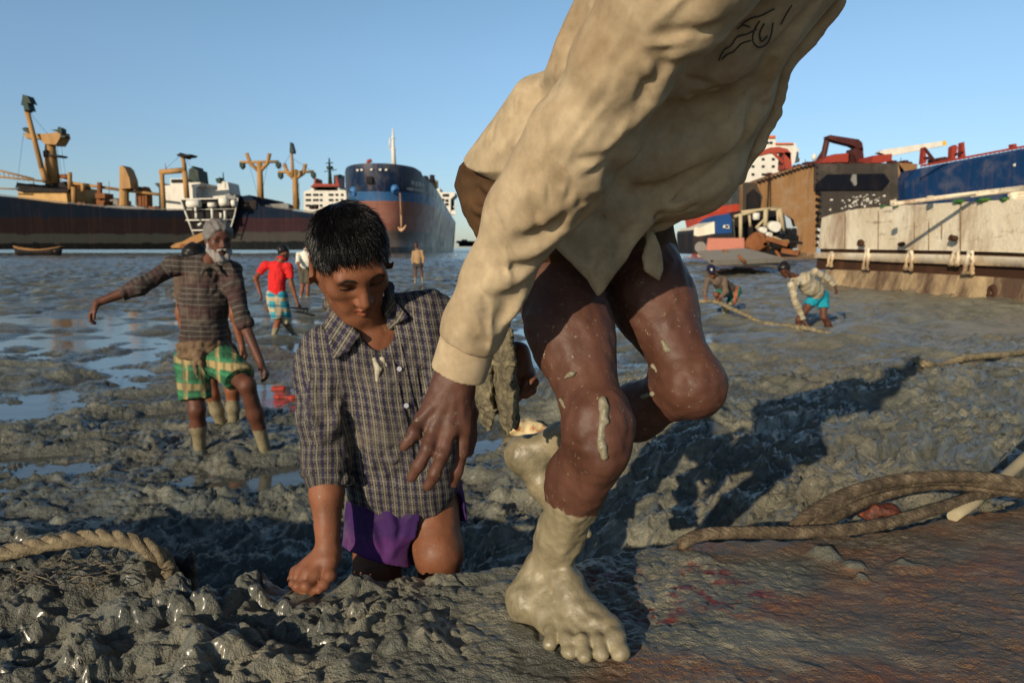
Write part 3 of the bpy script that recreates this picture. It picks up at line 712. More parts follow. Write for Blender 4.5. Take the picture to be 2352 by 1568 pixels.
# ---------------------------------------------------------------- ships on the beach
def hull_mat(name, bands, rust=.35, rough=.5, streak=.5, edge=.35, scale=1.0, pale=.5):
    """paint in level bands (top z of each band, colour), with rust runs"""
    t = NT(name); p = t.pos('Object'); s = t.n('SeparateXYZ'); t.put(s.inputs[0], p)
    wob = t.math('MULTIPLY', t.math('SUBTRACT', t.noise(.35*scale, p, 5, .65), .5), edge*6)
    z = t.math('ADD', s.outputs[2], wob); col = (*bands[-1][1], 1)
    node = None
    if len(bands) == 1: node = (*bands[0][1], 1)
    for zt, c in reversed(bands[:-1]):
        prev = node if node is not None else bands[-1][1]
        node = t.mix(t.mapr(z, zt, zt+.2/scale), c, prev)
    v = t.noise(1.0, t.pos('Object', (.8*scale, .8*scale, .06*scale)), 6, .68)
    g = t.noise(.25*scale, p, 5, .6)
    node = t.mix(t.mapr(v, .52, .72, 0, rust), node, rgb(112, 74, 48))
    node = t.mix(t.mapr(v, .30, .48, streak*.6, 0), node, rgb(26, 26, 28))
    node = t.mix(t.mapr(g, .50, .75, 0, streak*pale), node, rgb(150, 140, 124))
    def line(v, per, w): return t.mapr(t.math('ABSOLUTE', t.math('SUBTRACT', t.math('FRACT', t.math('DIVIDE', v, per)), .5)), .5-w, .5)
    seam = t.math('MAXIMUM', line(s.outputs[2], 2.6/scale, .03), line(s.outputs[0], 8.5/scale, .012))
    node = t.mix(t.math('MULTIPLY', seam, .45 if scale == 1.0 else .10), node, rgb(18, 17, 17))
    dr = t.mapr(t.noise(1.0, t.pos('Object', (1.6*scale, 1.6*scale, .03*scale)), 3, .6), .60, .70, 0, .55*rust); node = t.mix(dr, node, rgb(132, 104, 78))
    t.set(Base_Color=node, Roughness=t.mapr(g, .3, .7, rough-.1, rough+.2), Normal=t.bump(t.math('ADD', v, t.noise(3*scale, p, 3)), .15, .1/scale)); t.b.inputs['Specular IOR Level'].default_value = (.03 if pale < .2 else .10) if rough > .45 else .3; return t.m
def paint(name, c, rough=.6, wear=.35, sc=.6, wc=None):
    t = NT(name); p = t.pos('Object'); n = t.noise(sc, t.pos('Object', (1, 1, .3)), 6, .68)
    col = t.mix(t.mapr(n, .5, .72, 0, wear), c, wc or rgb(104, 70, 46)); col = t.mix(t.mapr(n, .28, .45, wear*.8, 0), col, tuple(v*.55 for v in c))
    t.set(Base_Color=col, Roughness=rough, Normal=t.bump(n, .1, .05)); t.b.inputs['Specular IOR Level'].default_value = .15; return t.m
TAN = paint('tan_mast_paint', rgb(158, 122, 76), .6, .5); WHITE = paint('white_ship_paint', rgb(206, 202, 190), .6, .25); BLACKS = paint('soot_black', rgb(22, 22, 24), .7, .2)
REDP = paint('red_ship_paint', rgb(140, 54, 42), .55, .35); DARKG = paint('dark_green_paint', rgb(36, 58, 54), .6, .3); CREAM = paint('cream_paint', rgb(186, 148, 92), .6, .45)
MAROON = paint('maroon_paint', rgb(66, 32, 31), .6, .4); GREYP = paint('grey_paint', rgb(120, 120, 116), .6, .4); GLASS = paint('dark_window', rgb(26, 30, 34), .25, .0); YEL = paint('yellow_paint', rgb(214, 170, 44), .5, .2)
RUST = paint('brown_rust', rgb(120, 76, 46), .8, .6, 1.2, rgb(66, 42, 30)); TIMB = paint('weathered_timber', rgb(150, 112, 70), .8, .5, 2)
def slab(m, pix, Y, depth, dy=(0, 1, 0)):
    m.prism([P(x, y, Y) if np.isscalar(Y) else P(x, y, Y[i]) for i, (x, y) in enumerate(pix)], V(*dy)*depth); return m
def bx(m, x0, y0, x1, y1, Y, depth): return slab(m, [(x0, y0), (x1, y0), (x1, y1), (x0, y1)], Y, depth)
def pole(m, a, b, Y, r0, r1=None, n=8):
    f = .55 if Y > 165 else 1.0
    m.tube([P(*a, Y), P(*b, Y)], [r0*f, (r1 or r0)*f], n); return m
def put(root, name, m, mat, smooth=False, parent=None): return mb_obj(m, name, mat, parent or root, smooth)
def z1(l): return [(a*.2588, 191.4+b*.2588) for a, b in l]
def z2(l): return [(520.6+a*.2409, 290.9+b*.2409) for a, b in l]
def z3(l): return [(1569.5+a*.3327, 290.9+b*.3327) for a, b in l]
def q1(a, b): return z1([(a, b)])[0]
def q2(a, b): return z2([(a, b)])[0]
def q3(a, b): return z3([(a, b)])[0]
def windows(root, rows, Y, w, h, name='window', off=.15):
    for x, y in rows:
        m = MB(); c = P(x, y, Y-off); m.box(c, (w, .3, h)); put(root, name, m, GLASS)
def ship_left():
    Y = 180; base = P(200, 570, Y); base[2] = 0
    r = empty('cargo_ship', base, 'long dark hulled cargo ship with tan derricks lying broadside at the left', 'ship')
    hm = hull_mat('black_maroon_hull', [(2.6, rgb(10, 12, 13)), (5.0, rgb(40, 42, 40)), (9.2, rgb(25, 19, 20)), (99, rgb(12, 20, 31))], .05, .8, .2, pale=.04)
    m = MB(); slab(m, z1([(-1200, 960), (0, 1000), (400, 1050), (1100, 1118), (1640, 1130), (1660, 1220), (1740, 1350), (1760, 1475), (-1200, 1475)]), Y, 28); put(r, 'hull', m, hm)
    dh = MB(); slab(dh, z1([(160, 950), (585, 950), (600, 1068), (160, 1062)]), Y+4, 10); slab(dh, z1([(590, 940), (760, 930), (765, 1075), (602, 1068)]), [Y+4, Y+9, Y+9, Y+4], 6); d = put(r, 'deckhouse', dh, CREAM)
    m = MB(); slab(m, z1([(115, 930), (560, 935), (610, 945), (600, 962), (170, 962)]), Y+3, 12); put(r, 'deckhouse_roof', m, BLACKS, parent=d)
    m = MB(); m.tube([P(*q1(468, 890), Y+6), P(*q1(450, 640), Y+6), P(*q1(447, 540), Y+6)], [1.75, 1.45, 1.15], 14); ms = put(r, 'mast', m, TAN, True)
    m = MB(); slab(m, z1([(365, 510), (400, 540), (495, 545), (540, 470), (530, 430), (430, 445), (330, 450)]), Y+4, 4); slab(m, z1([(205, 440), (430, 455), (420, 495), (230, 490)]), Y+5, 2); put(r, 'crosshead', m, TAN, parent=ms)
    m = MB(); slab(m, z1([(195, 400), (225, 390), (265, 430), (250, 445), (210, 425)]), Y+4, 2); put(r, 'pulley_block', m, DARKG, parent=ms); m = MB(); slab(m, z1([(450, 412), (510, 410), (515, 385), (545, 400), (545, 450), (500, 430)]), Y+4, 2); slab(m, z1([(540, 462), (580, 468), (575, 482), (535, 480)]), Y+4, 2); put(r, 'pulley_block', m, DARKG, parent=ms)
    m = MB(); slab(m, z1([(380, 600), (410, 590), (412, 650), (385, 655)]), Y+4, 2); slab(m, z1([(420, 628), (545, 640), (520, 656), (425, 645)]), Y+4, 3); put(r, 'platform', m, BLACKS, parent=ms)
    m = MB(); pole(m, q1(410, 880), q1(372, 760), Y+3, 1.3); pole(m, q1(372, 760), q1(235, 230), Y+3, 1.15); b = put(r, 'derrick_boom', m, TAN, True)
    m = MB(); slab(m, z1([(215, 250), (240, 235), (262, 240), (240, 170), (275, 180), (240, 110), (200, 100), (195, 140), (185, 190), (210, 205)]), Y+2, 2.5); put(r, 'boom_tip', m, DARKG, parent=b)
    m = MB()
    pole(m, q1(-300, 700), q1(300, 850), Y+1, .45); pole(m, q1(-300, 800), q1(400, 870), Y+1, .45); pole(m, q1(-200, 925), q1(160, 940), Y+1, .35)
    for i in range(9): pole(m, q1(-100+i*42, 750+i*10.5), q1(-80+i*42, 832+i*4.5), Y+1, .22, None, 5)
    put(r, 'lowered_boom', m, TAN, True)
    m = MB(); slab(m, z1([(135, 925), (150, 880), (200, 895), (270, 890), (300, 905), (400, 900), (410, 870), (470, 880), (520, 890), (560, 870), (600, 930), (560, 940)]), Y+5, 5); put(r, 'winch', m, BLACKS)
    m = MB(); slab(m, z1([(500, 810), (560, 805), (600, 830), (560, 850), (520, 840)]), Y+6, 2); slab(m, z1([(560, 870), (740, 885), (750, 940), (570, 930)]), Y+8, 3); put(r, 'deck_gear', m, RUST)
    for a, b_, t_ in (((618, 790), (622, 940), 1.0), ((655, 920), (660, 1065), 1.2), ((735, 890), (738, 960), .9)):
        m = MB(); pole(m, q1(*a), q1(*b_), Y+3, t_); put(r, 'deck_post', m, TAN, True)
    m = MB(); pole(m, q1(640, 885), q1(1060, 945), Y+7, .7); pole(m, q1(1060, 945), q1(1450, 992), Y+7, .7); put(r, 'stowed_boom', m, TAN, True)
    m = MB(); pole(m, q1(885, 1075), q1(885, 880), Y+6, 1.3, 1.1); slab(m, z1([(845, 975), (930, 975), (930, 1020), (845, 1020)]), Y+4, 4); slab(m, z1([(850, 1040), (930, 1040), (915, 1085), (860, 1085)]), Y+4, 4); put(r, 'winch_post', m, RUST)
    m = MB(); slab(m, z1([(1060, 740), (1085, 730), (1115, 760), (1150, 850), (1160, 930), (1060, 940)]), Y+4, 4); m.tube([P(*q1(1100, 1110), Y+6), P(*q1(1103, 940), Y+6)], [1.25, 1.1], 12); put(r, 'kingpost', m, TAN)
    for x in (1225, 1275): m = MB(); slab(m, z1([(x-18, 940), (x, 915), (x+25, 960), (x+30, 1090), (x-12, 1090)]), Y+8, 3); put(r, 'crane_pedestal', m, RUST)
    m = MB(); slab(m, z1([(760, 1000), (960, 1010), (1060, 1035), (1060, 1085), (770, 1075)]), Y+14, 6); put(r, 'hatch_coaming', m, GREYP); m = MB(); slab(m, z1([(950, 1085), (1260, 1095), (1300, 1115), (950, 1112)]), Y+2, 8); put(r, 'hatch_coaming', m, GREYP)
    m = MB(); pole(m, q1(1455, 1125), q1(1435, 780), Y+4, 1.1); pole(m, q1(1420, 790), q1(1650, 770), Y+4, 1.3); pole(m, q1(1660, 1020), q1(1640, 780), Y+4, 1.3); pole(m, q1(1640, 780), q1(1622, 650), Y+4, 1.0); put(r, 'gantry', m, TAN, True)
    m = MB(); slab(m, z1([(1562, 640), (1600, 615), (1615, 632), (1695, 630), (1680, 645), (1640, 650), (1620, 662)]), Y+3, 4); put(r, 'lookout_platform', m, BLACKS)
    m = MB(); slab(m, z1([(1370, 890), (1420, 880), (1440, 910), (1510, 905), (1510, 845), (1650, 845), (1660, 880), (1780, 880), (1780, 905), (1740, 930), (1740, 1125), (1410, 1125), (1410, 930)]), Y+12, 12); sp = put(r, 'superstructure', m, WHITE)
    for i in range(6): m = MB(); c = P(*q1(1535+i*19, 868), Y+11.9); m.box(c, (.9, .3, .9)); put(r, 'window', m, GLASS, parent=sp)
    m = MB(); slab(m, z1([(1670, 880), (1675, 760), (1700, 755), (1700, 735), (1718, 735), (1720, 755), (1755, 770), (1768, 880)]), Y+14, 6); put(r, 'funnel', m, DARKG, parent=sp)
    m = MB(); slab(m, z1([(1745, 930), (1840, 925), (1930, 950), (1930, 890), (1965, 890), (1972, 870), (1995, 870), (2020, 880), (2035, 960), (2035, 1020), (1745, 1020)]), Y+16, 8); put(r, 'after_house', m, WHITE)
    m = MB(); pole(m, q1(1985, 880), q1(1980, 790), Y+18, .5, .2); slab(m, z1([(1910, 850), (1950, 835), (1955, 880), (1925, 885)]), Y+17, 2); put(r, 'radar_mast', m, DARKG)
    RR = random.Random(21); m = MB()
    for i in range(70):
        x = -120+i*25; yt = np.interp(x, [0, 400, 1100, 1640], [1000, 1050, 1118, 1130]); pole(m, q1(x, yt+2), q1(x, yt-13), Y+1, .10, None, 4)
    for k in (6, 13): m.tube([P(*q1(x, np.interp(x, [0, 400, 1100, 1640], [1000, 1050, 1118, 1130])-k), Y+1) for x in (-120, 0, 200, 400, 800, 1100, 1400, 1640)], .06, 4)
    put(r, 'railing', m, GREYP)
    for x, y0, y1 in ((970, 1080, 870), (1205, 1080, 880), (520, 900, 830), (545, 900, 850), (1470, 770, 710), (1525, 770, 750), (1655, 770, 700), (1805, 930, 870), (1860, 930, 895), (300, 900, 860), (620, 900, 860)): m = MB(); pole(m, q1(x, y0), q1(x-3, y1), Y+6, .22, .12, 5); put(r, 'thin_mast', m, RUST)
    m = MB()
    for i in range(28):
        x = RR.uniform(600, 1420); y = np.interp(x, [400, 1100, 1640], [1045, 1110, 1125]); w = RR.uniform(8, 26); hgt = RR.uniform(8, 34); slab(m, z1([(x-w, y+6), (x-w*.8, y-hgt), (x+w*.6, y-hgt*RR.uniform(.6, 1)), (x+w, y+6)]), Y+RR.uniform(2, 12), 1.5)
    o = put(r, 'deck_clutter', m, RUST); o['kind'] = 'stuff'
    m = MB()
    for a, b in (((440, 470), (245, 240)), ((520, 400), (600, 930)), ((300, 470), (235, 300)), ((505, 540), (545, 800)), ((1640, 640), (1760, 880)), ((1600, 640), (1450, 780)), ((210, 440), (150, 900))): m = MB(); pole(m, q1(*a), q1(*b), Y+4, .07, None, 4); put(r, 'rigging', m, BLACKS)
    # the cut end with tanks showing inside
    Y2 = 172
    r2 = empty('hull_section', V(*P(480, 570, Y2)[:2], 0), 'cut open hull section showing white tanks in a pale frame behind the bearded man', 'ship section')
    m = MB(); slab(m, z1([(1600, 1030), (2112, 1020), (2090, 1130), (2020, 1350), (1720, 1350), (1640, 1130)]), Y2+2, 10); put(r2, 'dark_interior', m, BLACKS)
    m = MB()
    for a, b in (((1600, 1030), (1640, 1130)), ((1640, 1130), (1720, 1350)), ((2112, 1020), (2085, 1160)), ((2085, 1160), (2030, 1350)), ((1600, 1030), (2112, 1020)), ((1650, 1215), (2075, 1210)), ((1700, 1305), (2040, 1300)), ((1655, 1120), (2090, 1115))): pole(m, q1(*a), q1(*b), Y2+1, .30 if a != (1655, 1120) else .2, None, 6)
    put(r2, 'frame', m, WHITE, True)
    for a, b, w in (((1665, 1072), (1775, 1068), 3.6), ((1850, 1080), (1910, 1078), 2.2), ((1955, 1055), (2025, 1050), 3.8), ((2060, 1065), (2095, 1062), 3.2)):
        m = MB(); m.tube([P(*q1(*a), Y2), P(*q1(*b), Y2)], w*.27, 14); put(r2, 'tank', m, WHITE, True)
    for a, b in (((1735, 1100), (1738, 1140)), ((1740, 1150), (1742, 1200)), ((1880, 1110), (1885, 1205)), ((1958, 1150), (1960, 1195)), ((1995, 1130), (1998, 1210)), ((1790, 1240), (1760, 1260))): m = MB(); pole(m, q1(*a), q1(*b), Y2, .55); put(r2, 'pipe', m, WHITE, True)
    m = MB(); slab(m, z1([(2000, 985), (2030, 975), (2060, 1000), (2090, 985), (2090, 1020), (2000, 1020)]), Y2+2, 4); put(r2, 'deck_gear', m, GREYP)
    # timber and scrap by the cut
    r3 = empty('scrap_heap', V(*P(430, 567, 140)[:2], 0), 'tan heap of cut scrap spilling from the hull section by the waterline', 'scrap heap')
    m = MB(); slab(m, z1([(1510, 1448), (1560, 1420), (1620, 1405), (1690, 1365), (1800, 1320), (1850, 1330), (1800, 1390), (1720, 1430), (1640, 1460), (1530, 1462)]), 140, 4); put(r3, 'chute', m, TIMB)
    m = MB(); slab(m, z1([(1590, 1462), (1600, 1425), (1650, 1430), (1690, 1405), (1730, 1440), (1740, 1464)]), 138, 1.5); put(r3, 'rubble', m, RUST)
    # bow section right of the cut
    Y3 = 176
    r4 = empty('bow_section', V(*P(640, 570, Y3)[:2], 0), 'dark blue and maroon bow section with two tan forked cranes standing behind the boy', 'ship section')
    hm2 = hull_mat('blue_maroon_hull', [(3.0, rgb(22, 26, 27)), (5.4, rgb(60, 58, 55)), (8.9, rgb(50, 34, 38)), (99, rgb(21, 32, 47))], .08, .75, .25, pale=.10)
    m = MB(); slab(m, z2([(40, 1175), (45, 960), (105, 690), (130, 665), (215, 652), (330, 760), (560, 790), (900, 835), (1180, 860), (1200, 1175)]), Y3, 26); put(r4, 'hull', m, hm2)
    m = MB(); slab(m, z2([(310, 745), (560, 730), (590, 745), (590, 790), (500, 780), (320, 760)]), Y3+6, 4); put(r4, 'deck_walkway', m, GREYP)
    for x0, y0 in ((800, 745), (840, 745), (960, 770)): m = MB(); slab(m, z2([(x0-20, y0), (x0+20, y0), (x0+12, y0+40), (x0-12, y0+40)]), Y3+5, 2); put(r4, 'vent', m, BLACKS)
    m = MB(); c = P(*q2(190, 745), Y3-.2); m.box(c, (5, .3, 2.2)); put(r4, 'hawse_opening', m, BLACKS)
    for (bx_, by, ty, vx0, vx1, vy, cy, cx0, cx1) in ((325, 740, 430, 190, 410, 255, 335, 125, 495), (662, 790, 500, 548, 752, 355, 430, 490, 830)):
        m = MB(); m.tube([P(*q2(bx_+2, by), Y3+8), P(*q2(bx_-12, ty-90), Y3+8)], [.85, .72], 12); cr = put(r4, 'crane_post', m, TAN, True)
        for vx in (vx0, vx1):
            m = MB(); ex = vx0+35 if vx == vx0 else vx1-20; m.tube([P(*q2(bx_-12, ty), Y3+8), P(*q2(ex, cy+15), Y3+8), P(*q2(vx, vy), Y3+8)], [.5, .5, .48], 10); put(r4, 'fork', m, TAN, True, parent=cr)
        m = MB(); pole(m, q2(cx0, cy+5), q2(cx1, cy), Y3+8, .65); put(r4, 'crossbar', m, TAN, True, parent=cr)
        for x0, yy in ((cx0+15, cy+40), (cx1-12, cy+35)):
            m = MB(); slab(m, z2([(x0-18, yy-35), (x0+18, yy-30), (x0+22, yy+5), (x0, yy+30), (x0-18, yy+5)]), Y3+7, 1.5); put(r4, 'pulley_block', m, DARKG, parent=cr)
    m = MB(); pole(m, q2(630, 480), q2(618, 245), Y3+5, .75, .6); b = put(r4, 'derrick_boom', m, TAN, True)
    m = MB(); slab(m, z2([(600, 250), (604, 150), (616, 150), (640, 235), (634, 252)]), Y3+4, 2); put(r4, 'boom_tip', m, DARKG, parent=b)
    m = MB()
    for i in range(34):
        x = 330+i*26; yt = np.interp(x, [330, 560, 900, 1180], [760, 790, 835, 860]); pole(m, q2(x, yt+2), q2(x, yt-14), Y3+2, .10, None, 4)
    for k in (7, 14): m.tube([P(*q2(x, np.interp(x, [330, 560, 900, 1180], [760, 790, 835, 860])-k), Y3+2) for x in (330, 560, 900, 1180)], .06, 4)
    put(r4, 'railing', m, GREYP)
    for a, b in (((190, 270), (310, 700)), ((410, 265), (320, 720)), ((620, 200), (700, 760)), ((618, 250), (500, 430)), ((625, 300), (820, 430)), ((130, 340), (130, 380)), ((490, 335), (485, 400)), ((340, 440), (352, 730)), ((690, 520), (700, 770))): m = MB(); pole(m, q2(*a), q2(*b), Y3+7, .07, None, 4); put(r4, 'rigging', m, BLACKS)
def ship_white():
    Y = 230; r = empty('white_superstructure', V(*P(745, 570, Y)[:2], 0), 'white accommodation block with red roof rising beyond the dark bow section', 'ship')
    m = MB(); slab(m, z2([(735, 620), (800, 600), (805, 565), (1070, 562), (1075, 600), (1140, 610), (1150, 1160), (735, 1160)]), Y, 16); b = put(r, 'accommodation', m, WHITE)
    for y in (650, 700, 752):
        for x in (765, 790, 835, 862, 900, 985, 1005, 1050, 1100): m = MB(); m.box(P(*q2(x, y), Y-.1), (.8, .3, .7)); put(r, 'window', m, GLASS, parent=b)
    for i in range(11): m = MB(); m.box(P(*q2(855+i*18, 594), Y-.1), (1.5, .3, .9)); put(r, 'bridge_window', m, GLASS, parent=b)
    m = MB(); slab(m, z2([(795, 575), (830, 545), (835, 490), (850, 490), (848, 540), (1040, 548), (1035, 480), (1050, 480), (1075, 570)]), Y-1, 8); put(r, 'red_roof', m, REDP)
    m = MB(); pole(m, q2(988, 560), q2(977, 300), Y+4, 1.4, .4); slab(m, z2([(950, 380), (1000, 375), (1005, 400), (955, 405)]), Y+3, 2); pole(m, q2(945, 350), q2(1015, 345), Y+3, .3); pole(m, q2(930, 430), q2(1050, 410), Y+3, .25); put(r, 'signal_mast', m, DARKG, True)
    m = MB(); slab(m, z2([(1020, 465), (1085, 455), (1085, 560), (1020, 560)]), Y+8, 6); put(r, 'funnel', m, DARKG)
def text_mesh(body, size):
    cu = bpy.data.curves.new('lettering', 'FONT'); cu.body = body; cu.size = size; cu.extrude = .0; cu.align_x = 'CENTER'
    o = bpy.data.objects.new('lettering', cu); SC.collection.objects.link(o); dg = bpy.context.evaluated_depsgraph_get(); dg.update()
    me = o.evaluated_get(dg).to_mesh(); vs = np.array([v.co[:] for v in me.vertices]); fs = [tuple(p.vertices) for p in me.polygons]
    o.evaluated_get(dg).to_mesh_clear(); bpy.data.objects.remove(o); bpy.data.curves.remove(cu); return vs, fs
def ship_blue():
    Y0 = 186; cx = -35.9; B = 12.8
    def half(z): return B*(1-.16*sstep(18, 3, z)), 26+5*sstep(20, 2, z), -3.0*sstep(8, 23, z)+2.2*sstep(9, 2, z)-1.2*sstep(4, 0, z)
    def pos(t, z, side=1):
        b, L, f = half(z); a = t*math.pi/2
        return V(cx+side*b*math.sin(a)**.85, Y0+L*(1-math.cos(a))+f*math.cos(a), z)
    def top(y): return np.interp(y, [Y0-10, Y0+7, Y0+11, Y0+12.5, Y0+25, Y0+185], [23.6, 23.2, 22.4, 21.0, 19.6, 16.2])
    r = empty('bulk_carrier', V(cx, Y0, 0), 'big blue bowed bulk carrier with salmon lower hull facing the viewer above the boy', 'ship')
    cols = [(s, t) for s, t in [(-1, u) for u in np.linspace(1, 0, 28)]]+[(1, u) for u in np.linspace(0, 1, 28)[1:]]
    zs = np.linspace(0, 1, 30); vs = []; 
    path = []
    for s, t in cols: path.append((s, t, 0))
    path = [(-1, 1, d) for d in (190, 120, 60, 30, 12)]+path+[(1, 1, d) for d in (12, 30, 60, 120, 190)]
    for s, t, d in path:
        for q in zs:
            p = pos(t, 12, s); yt = p[1]+d; z = -1+q*(top(yt)+1); p = pos(t, z, s); vs.append((p[0]+(-.05*d), p[1]+d, z))
    n = len(zs); fs = [(i*n+j, (i+1)*n+j, (i+1)*n+j+1, i*n+j+1) for i in range(len(path)-1) for j in range(n-1)]
    m = MB(); m.poly(vs, fs); m.poly([vs[i*n+n-1] for i in range(len(path))], [tuple(range(len(path)))]); m.poly([vs[0], vs[n-1], vs[len(path)*n-1], vs[(len(path)-1)*n]], [(0, 1, 2, 3)])
    hm = hull_mat('blue_salmon_hull', [(1.6, rgb(30, 34, 38)), (6.0, rgb(92, 84, 80)), (13.8, rgb(128, 84, 72)), (16.2, rgb(44, 88, 130)), (99, rgb(9, 33, 60))], .40, .36, .35, .12)
    put(r, 'hull', m, hm, True)
    m = MB(); m.tube([V(cx+3.2, Y0+8, 22.5), V(cx+3.1, Y0+8, 28), V(cx+3.1, Y0+8, 31), V(cx+3.1, Y0+8, 34)], [.72, .55, .35, .15], 10); m.box((cx+3.0, Y0+8, 28.4), (1.5, 1.0, .3)); m.box((cx+2.2, Y0+8, 30), (.35, .4, 2.6)); m.box((cx+3.1, Y0+8, 31.4), (1.1, .8, .25)); put(r, 'foremast', m, WHITE, True)
    m = MB(); m.tube([P(*q2(1350, 400), Y0+4), P(*q2(1347, 350), Y0+4), P(*q2(1352, 325), Y0+4), P(*q2(1365, 320), Y0+4), P(*q2(1375, 340), Y0+4)], .45, 8); put(r, 'bent_davit', m, REDP, True)
    def on_hull(px, py, off=.3):
        best = None
        for t in np.linspace(0, 1, 80):
            for s in (-1, 1):
                for z in np.linspace(4, 23, 60):
                    p = pos(t, z, s); v = p-V(0, 0, CAM_Z); f = v[1]*_c-v[2]*_s; X = 1176+1568*v[0]/f; Yp = 784-1568*(v[2]*_c+v[1]*_s)/f; e = (X-px)**2+(Yp-py)**2
                    if p[1] > Y0+14: continue
                    if best is None or e < best[0]: best = (e, p, t, s, z)
        return best
    BLUE = paint('bright_blue_paint', rgb(60, 110, 160), .3, .2)
    for px, py in (q2(1602, 605), q2(1215, 615)):
        _, p, t, s, z = on_hull(px, py); nrm = unit(V(p[0]-cx, -6, 0)); S = Sdf(.5)
        S.ell(p, (1.15, 1.4, 1.3), None, .3); S.ell(p+nrm*.9+V(0, 0, -.8), (.8, 1.0, .8), None, .2, True); sdf_obj(S, .18, 'anchor_pocket', BLUE, r)
        if px > 900:
            a = p+nrm*2.0+V(.3, 0, -1.0); e = on_hull(*q2(1622, 935))[1]; e = V(a[0]+.2, min(a[1], e[1]-1.6), 6.6)
            m = MB(); L = 40
            for k in range(L):
                q = a+(e-a)*k/L; w = V(.14, 0, 0) if k % 2 else V(0, .14, 0); m.tube([q+w, q+w+(e-a)/L*1.1, q-w+(e-a)/L*1.1, q-w, q+w], .075, 5)
            put(r, 'anchor_chain', m, paint('rusty_chain', rgb(176, 140, 106), .8, .3), True)
            m = MB(); m.tube([e+V(0, 0, 3.4), e], .17, 8); m.tube([e+V(-.6, 0, -.2), e+V(0, 0, -.55), e+V(.7, 0, 0), e+V(1.3, -.2, .9)], [.3, .45, .3, .12], 8); m.tube([e+V(-.6, 0, -.2), e+V(-.7, -.3, .3)], [.3, .18], 8); put(r, 'anchor', m, paint('pale_rust', rgb(186, 150, 116), .8, .3), True)
    m = MB(); _, p, t, s, z = on_hull(*q2(1368, 508)); m.box(p, (1.7, 1.6, 1.7)); put(r, 'square_port', m, BLACKS)
    for x, y in ((1250, 415), (1295, 415), (1382, 412), (1470, 415), (1518, 412)):
        _, p, t, s, z = on_hull(*q2(x, y)); m = MB(); m.box(p+V(0, -.1, 0), (.55, .9, .45)); put(r, 'fairlead', m, WHITE)
    # ship's name, wrapped round the bow
    LW = paint('white_lettering', rgb(240, 238, 226), .6, .1)
    for body, z0, size, cpx, nm in (('HEBEI VICTORY', 17.0, .98, 1806, 'ship_name'), ('河 北 胜 利', 18.5, 1.25, 1826, 'ship_name_characters')):
        tv, tf = text_mesh(body, size)
        if not len(tv): continue
        bst = on_hull(*q2(cpx, 605 if z0 < 17 else 545)); tc = bst[2]; wid = tv[:, 0].max()-tv[:, 0].min()
        # table of arc length along the hull at this height
        ts = np.linspace(.05, 1, 200); pts = np.array([pos(a, z0, 1) for a in ts]); L = np.concatenate([[0], np.cumsum(np.linalg.norm(np.diff(pts, axis=0), axis=1))]); lc = np.interp(tc, ts, L)
        out = []
        for v in tv:
            tt = np.interp(lc+v[0]*1.25, L, ts); z = z0+v[1]; p = pos(tt, z, 1); p2 = pos(min(tt+.01, 1), z, 1); d = unit(p2-p); out.append(p+V(d[1], -d[0], 0)*.08)
        m = MB(); m.poly(out, tf); put(r, nm, m, LW)
    # deck edge gear, hatches, bridge
    m = MB()
    for i, (x, y) in enumerate(((1845, 470), (1895, 480), (1955, 480))): slab(m, z2([(x-20, y+5), (x-15, y-12), (x+15, y-12), (x+22, y+10), (x+20, y+45), (x-20, y+40)]), Y0+18, 3)
    pole(m, q2(1955, 500), q2(1955, 460), Y0+20, .5); pole(m, q2(1935, 468), q2(1985, 470), Y0+20, .4); put(r, 'deck_machinery', m, BLACKS)
    for k in range(6): m = MB(); y = Y0+28+k*20; m.box((cx+B-1.6-.05*(y-Y0), y, top(y)+1.4), (2.4, 9, 2.2)); put(r, 'hatch_edge', m, MAROON)
    m = MB(); slab(m, z2([(1935, 515), (1960, 508), (2005, 510), (2005, 580), (1935, 580)]), Y0+24, 4); put(r, 'deck_locker', m, WHITE); m = MB(); slab(m, z2([(1963, 516), (2003, 516), (2003, 577), (1963, 577)]), Y0+23.6, .3); put(r, 'locker_door', m, CREAM)
    Yb = Y0+160; m = MB(); slab(m, z2([(1955, 590), (2030, 585), (2035, 625), (2180, 628), (2175, 655), (2135, 690), (2135, 830), (2000, 830)]), Yb, 16); b = put(r, 'bridge_house', m, WHITE)
    for x, y in ((2075, 655), (2105, 655), (2060, 700), (2100, 705), (2100, 740)): m = MB(); m.box(P(*q2(x, y), Yb-.1), (1.6, .3, 1.3)); put(r, 'window', m, GLASS, parent=b)
    m = MB(); slab(m, z2([(2138, 690), (2160, 700), (2165, 820), (2140, 825)]), Yb+4, 6); put(r, 'stair_tower', m, DARKG, parent=b)
    m = MB(); pole(m, q2(2182, 850), q2(2180, 700), Yb, .35); pole(m, q2(2160, 770), q2(2200, 735), Yb, .5); slab(m, z2([(2140, 800), (2180, 795), (2180, 835), (2140, 840)]), Yb, 3); put(r, 'stern_davit', m, WHITE)
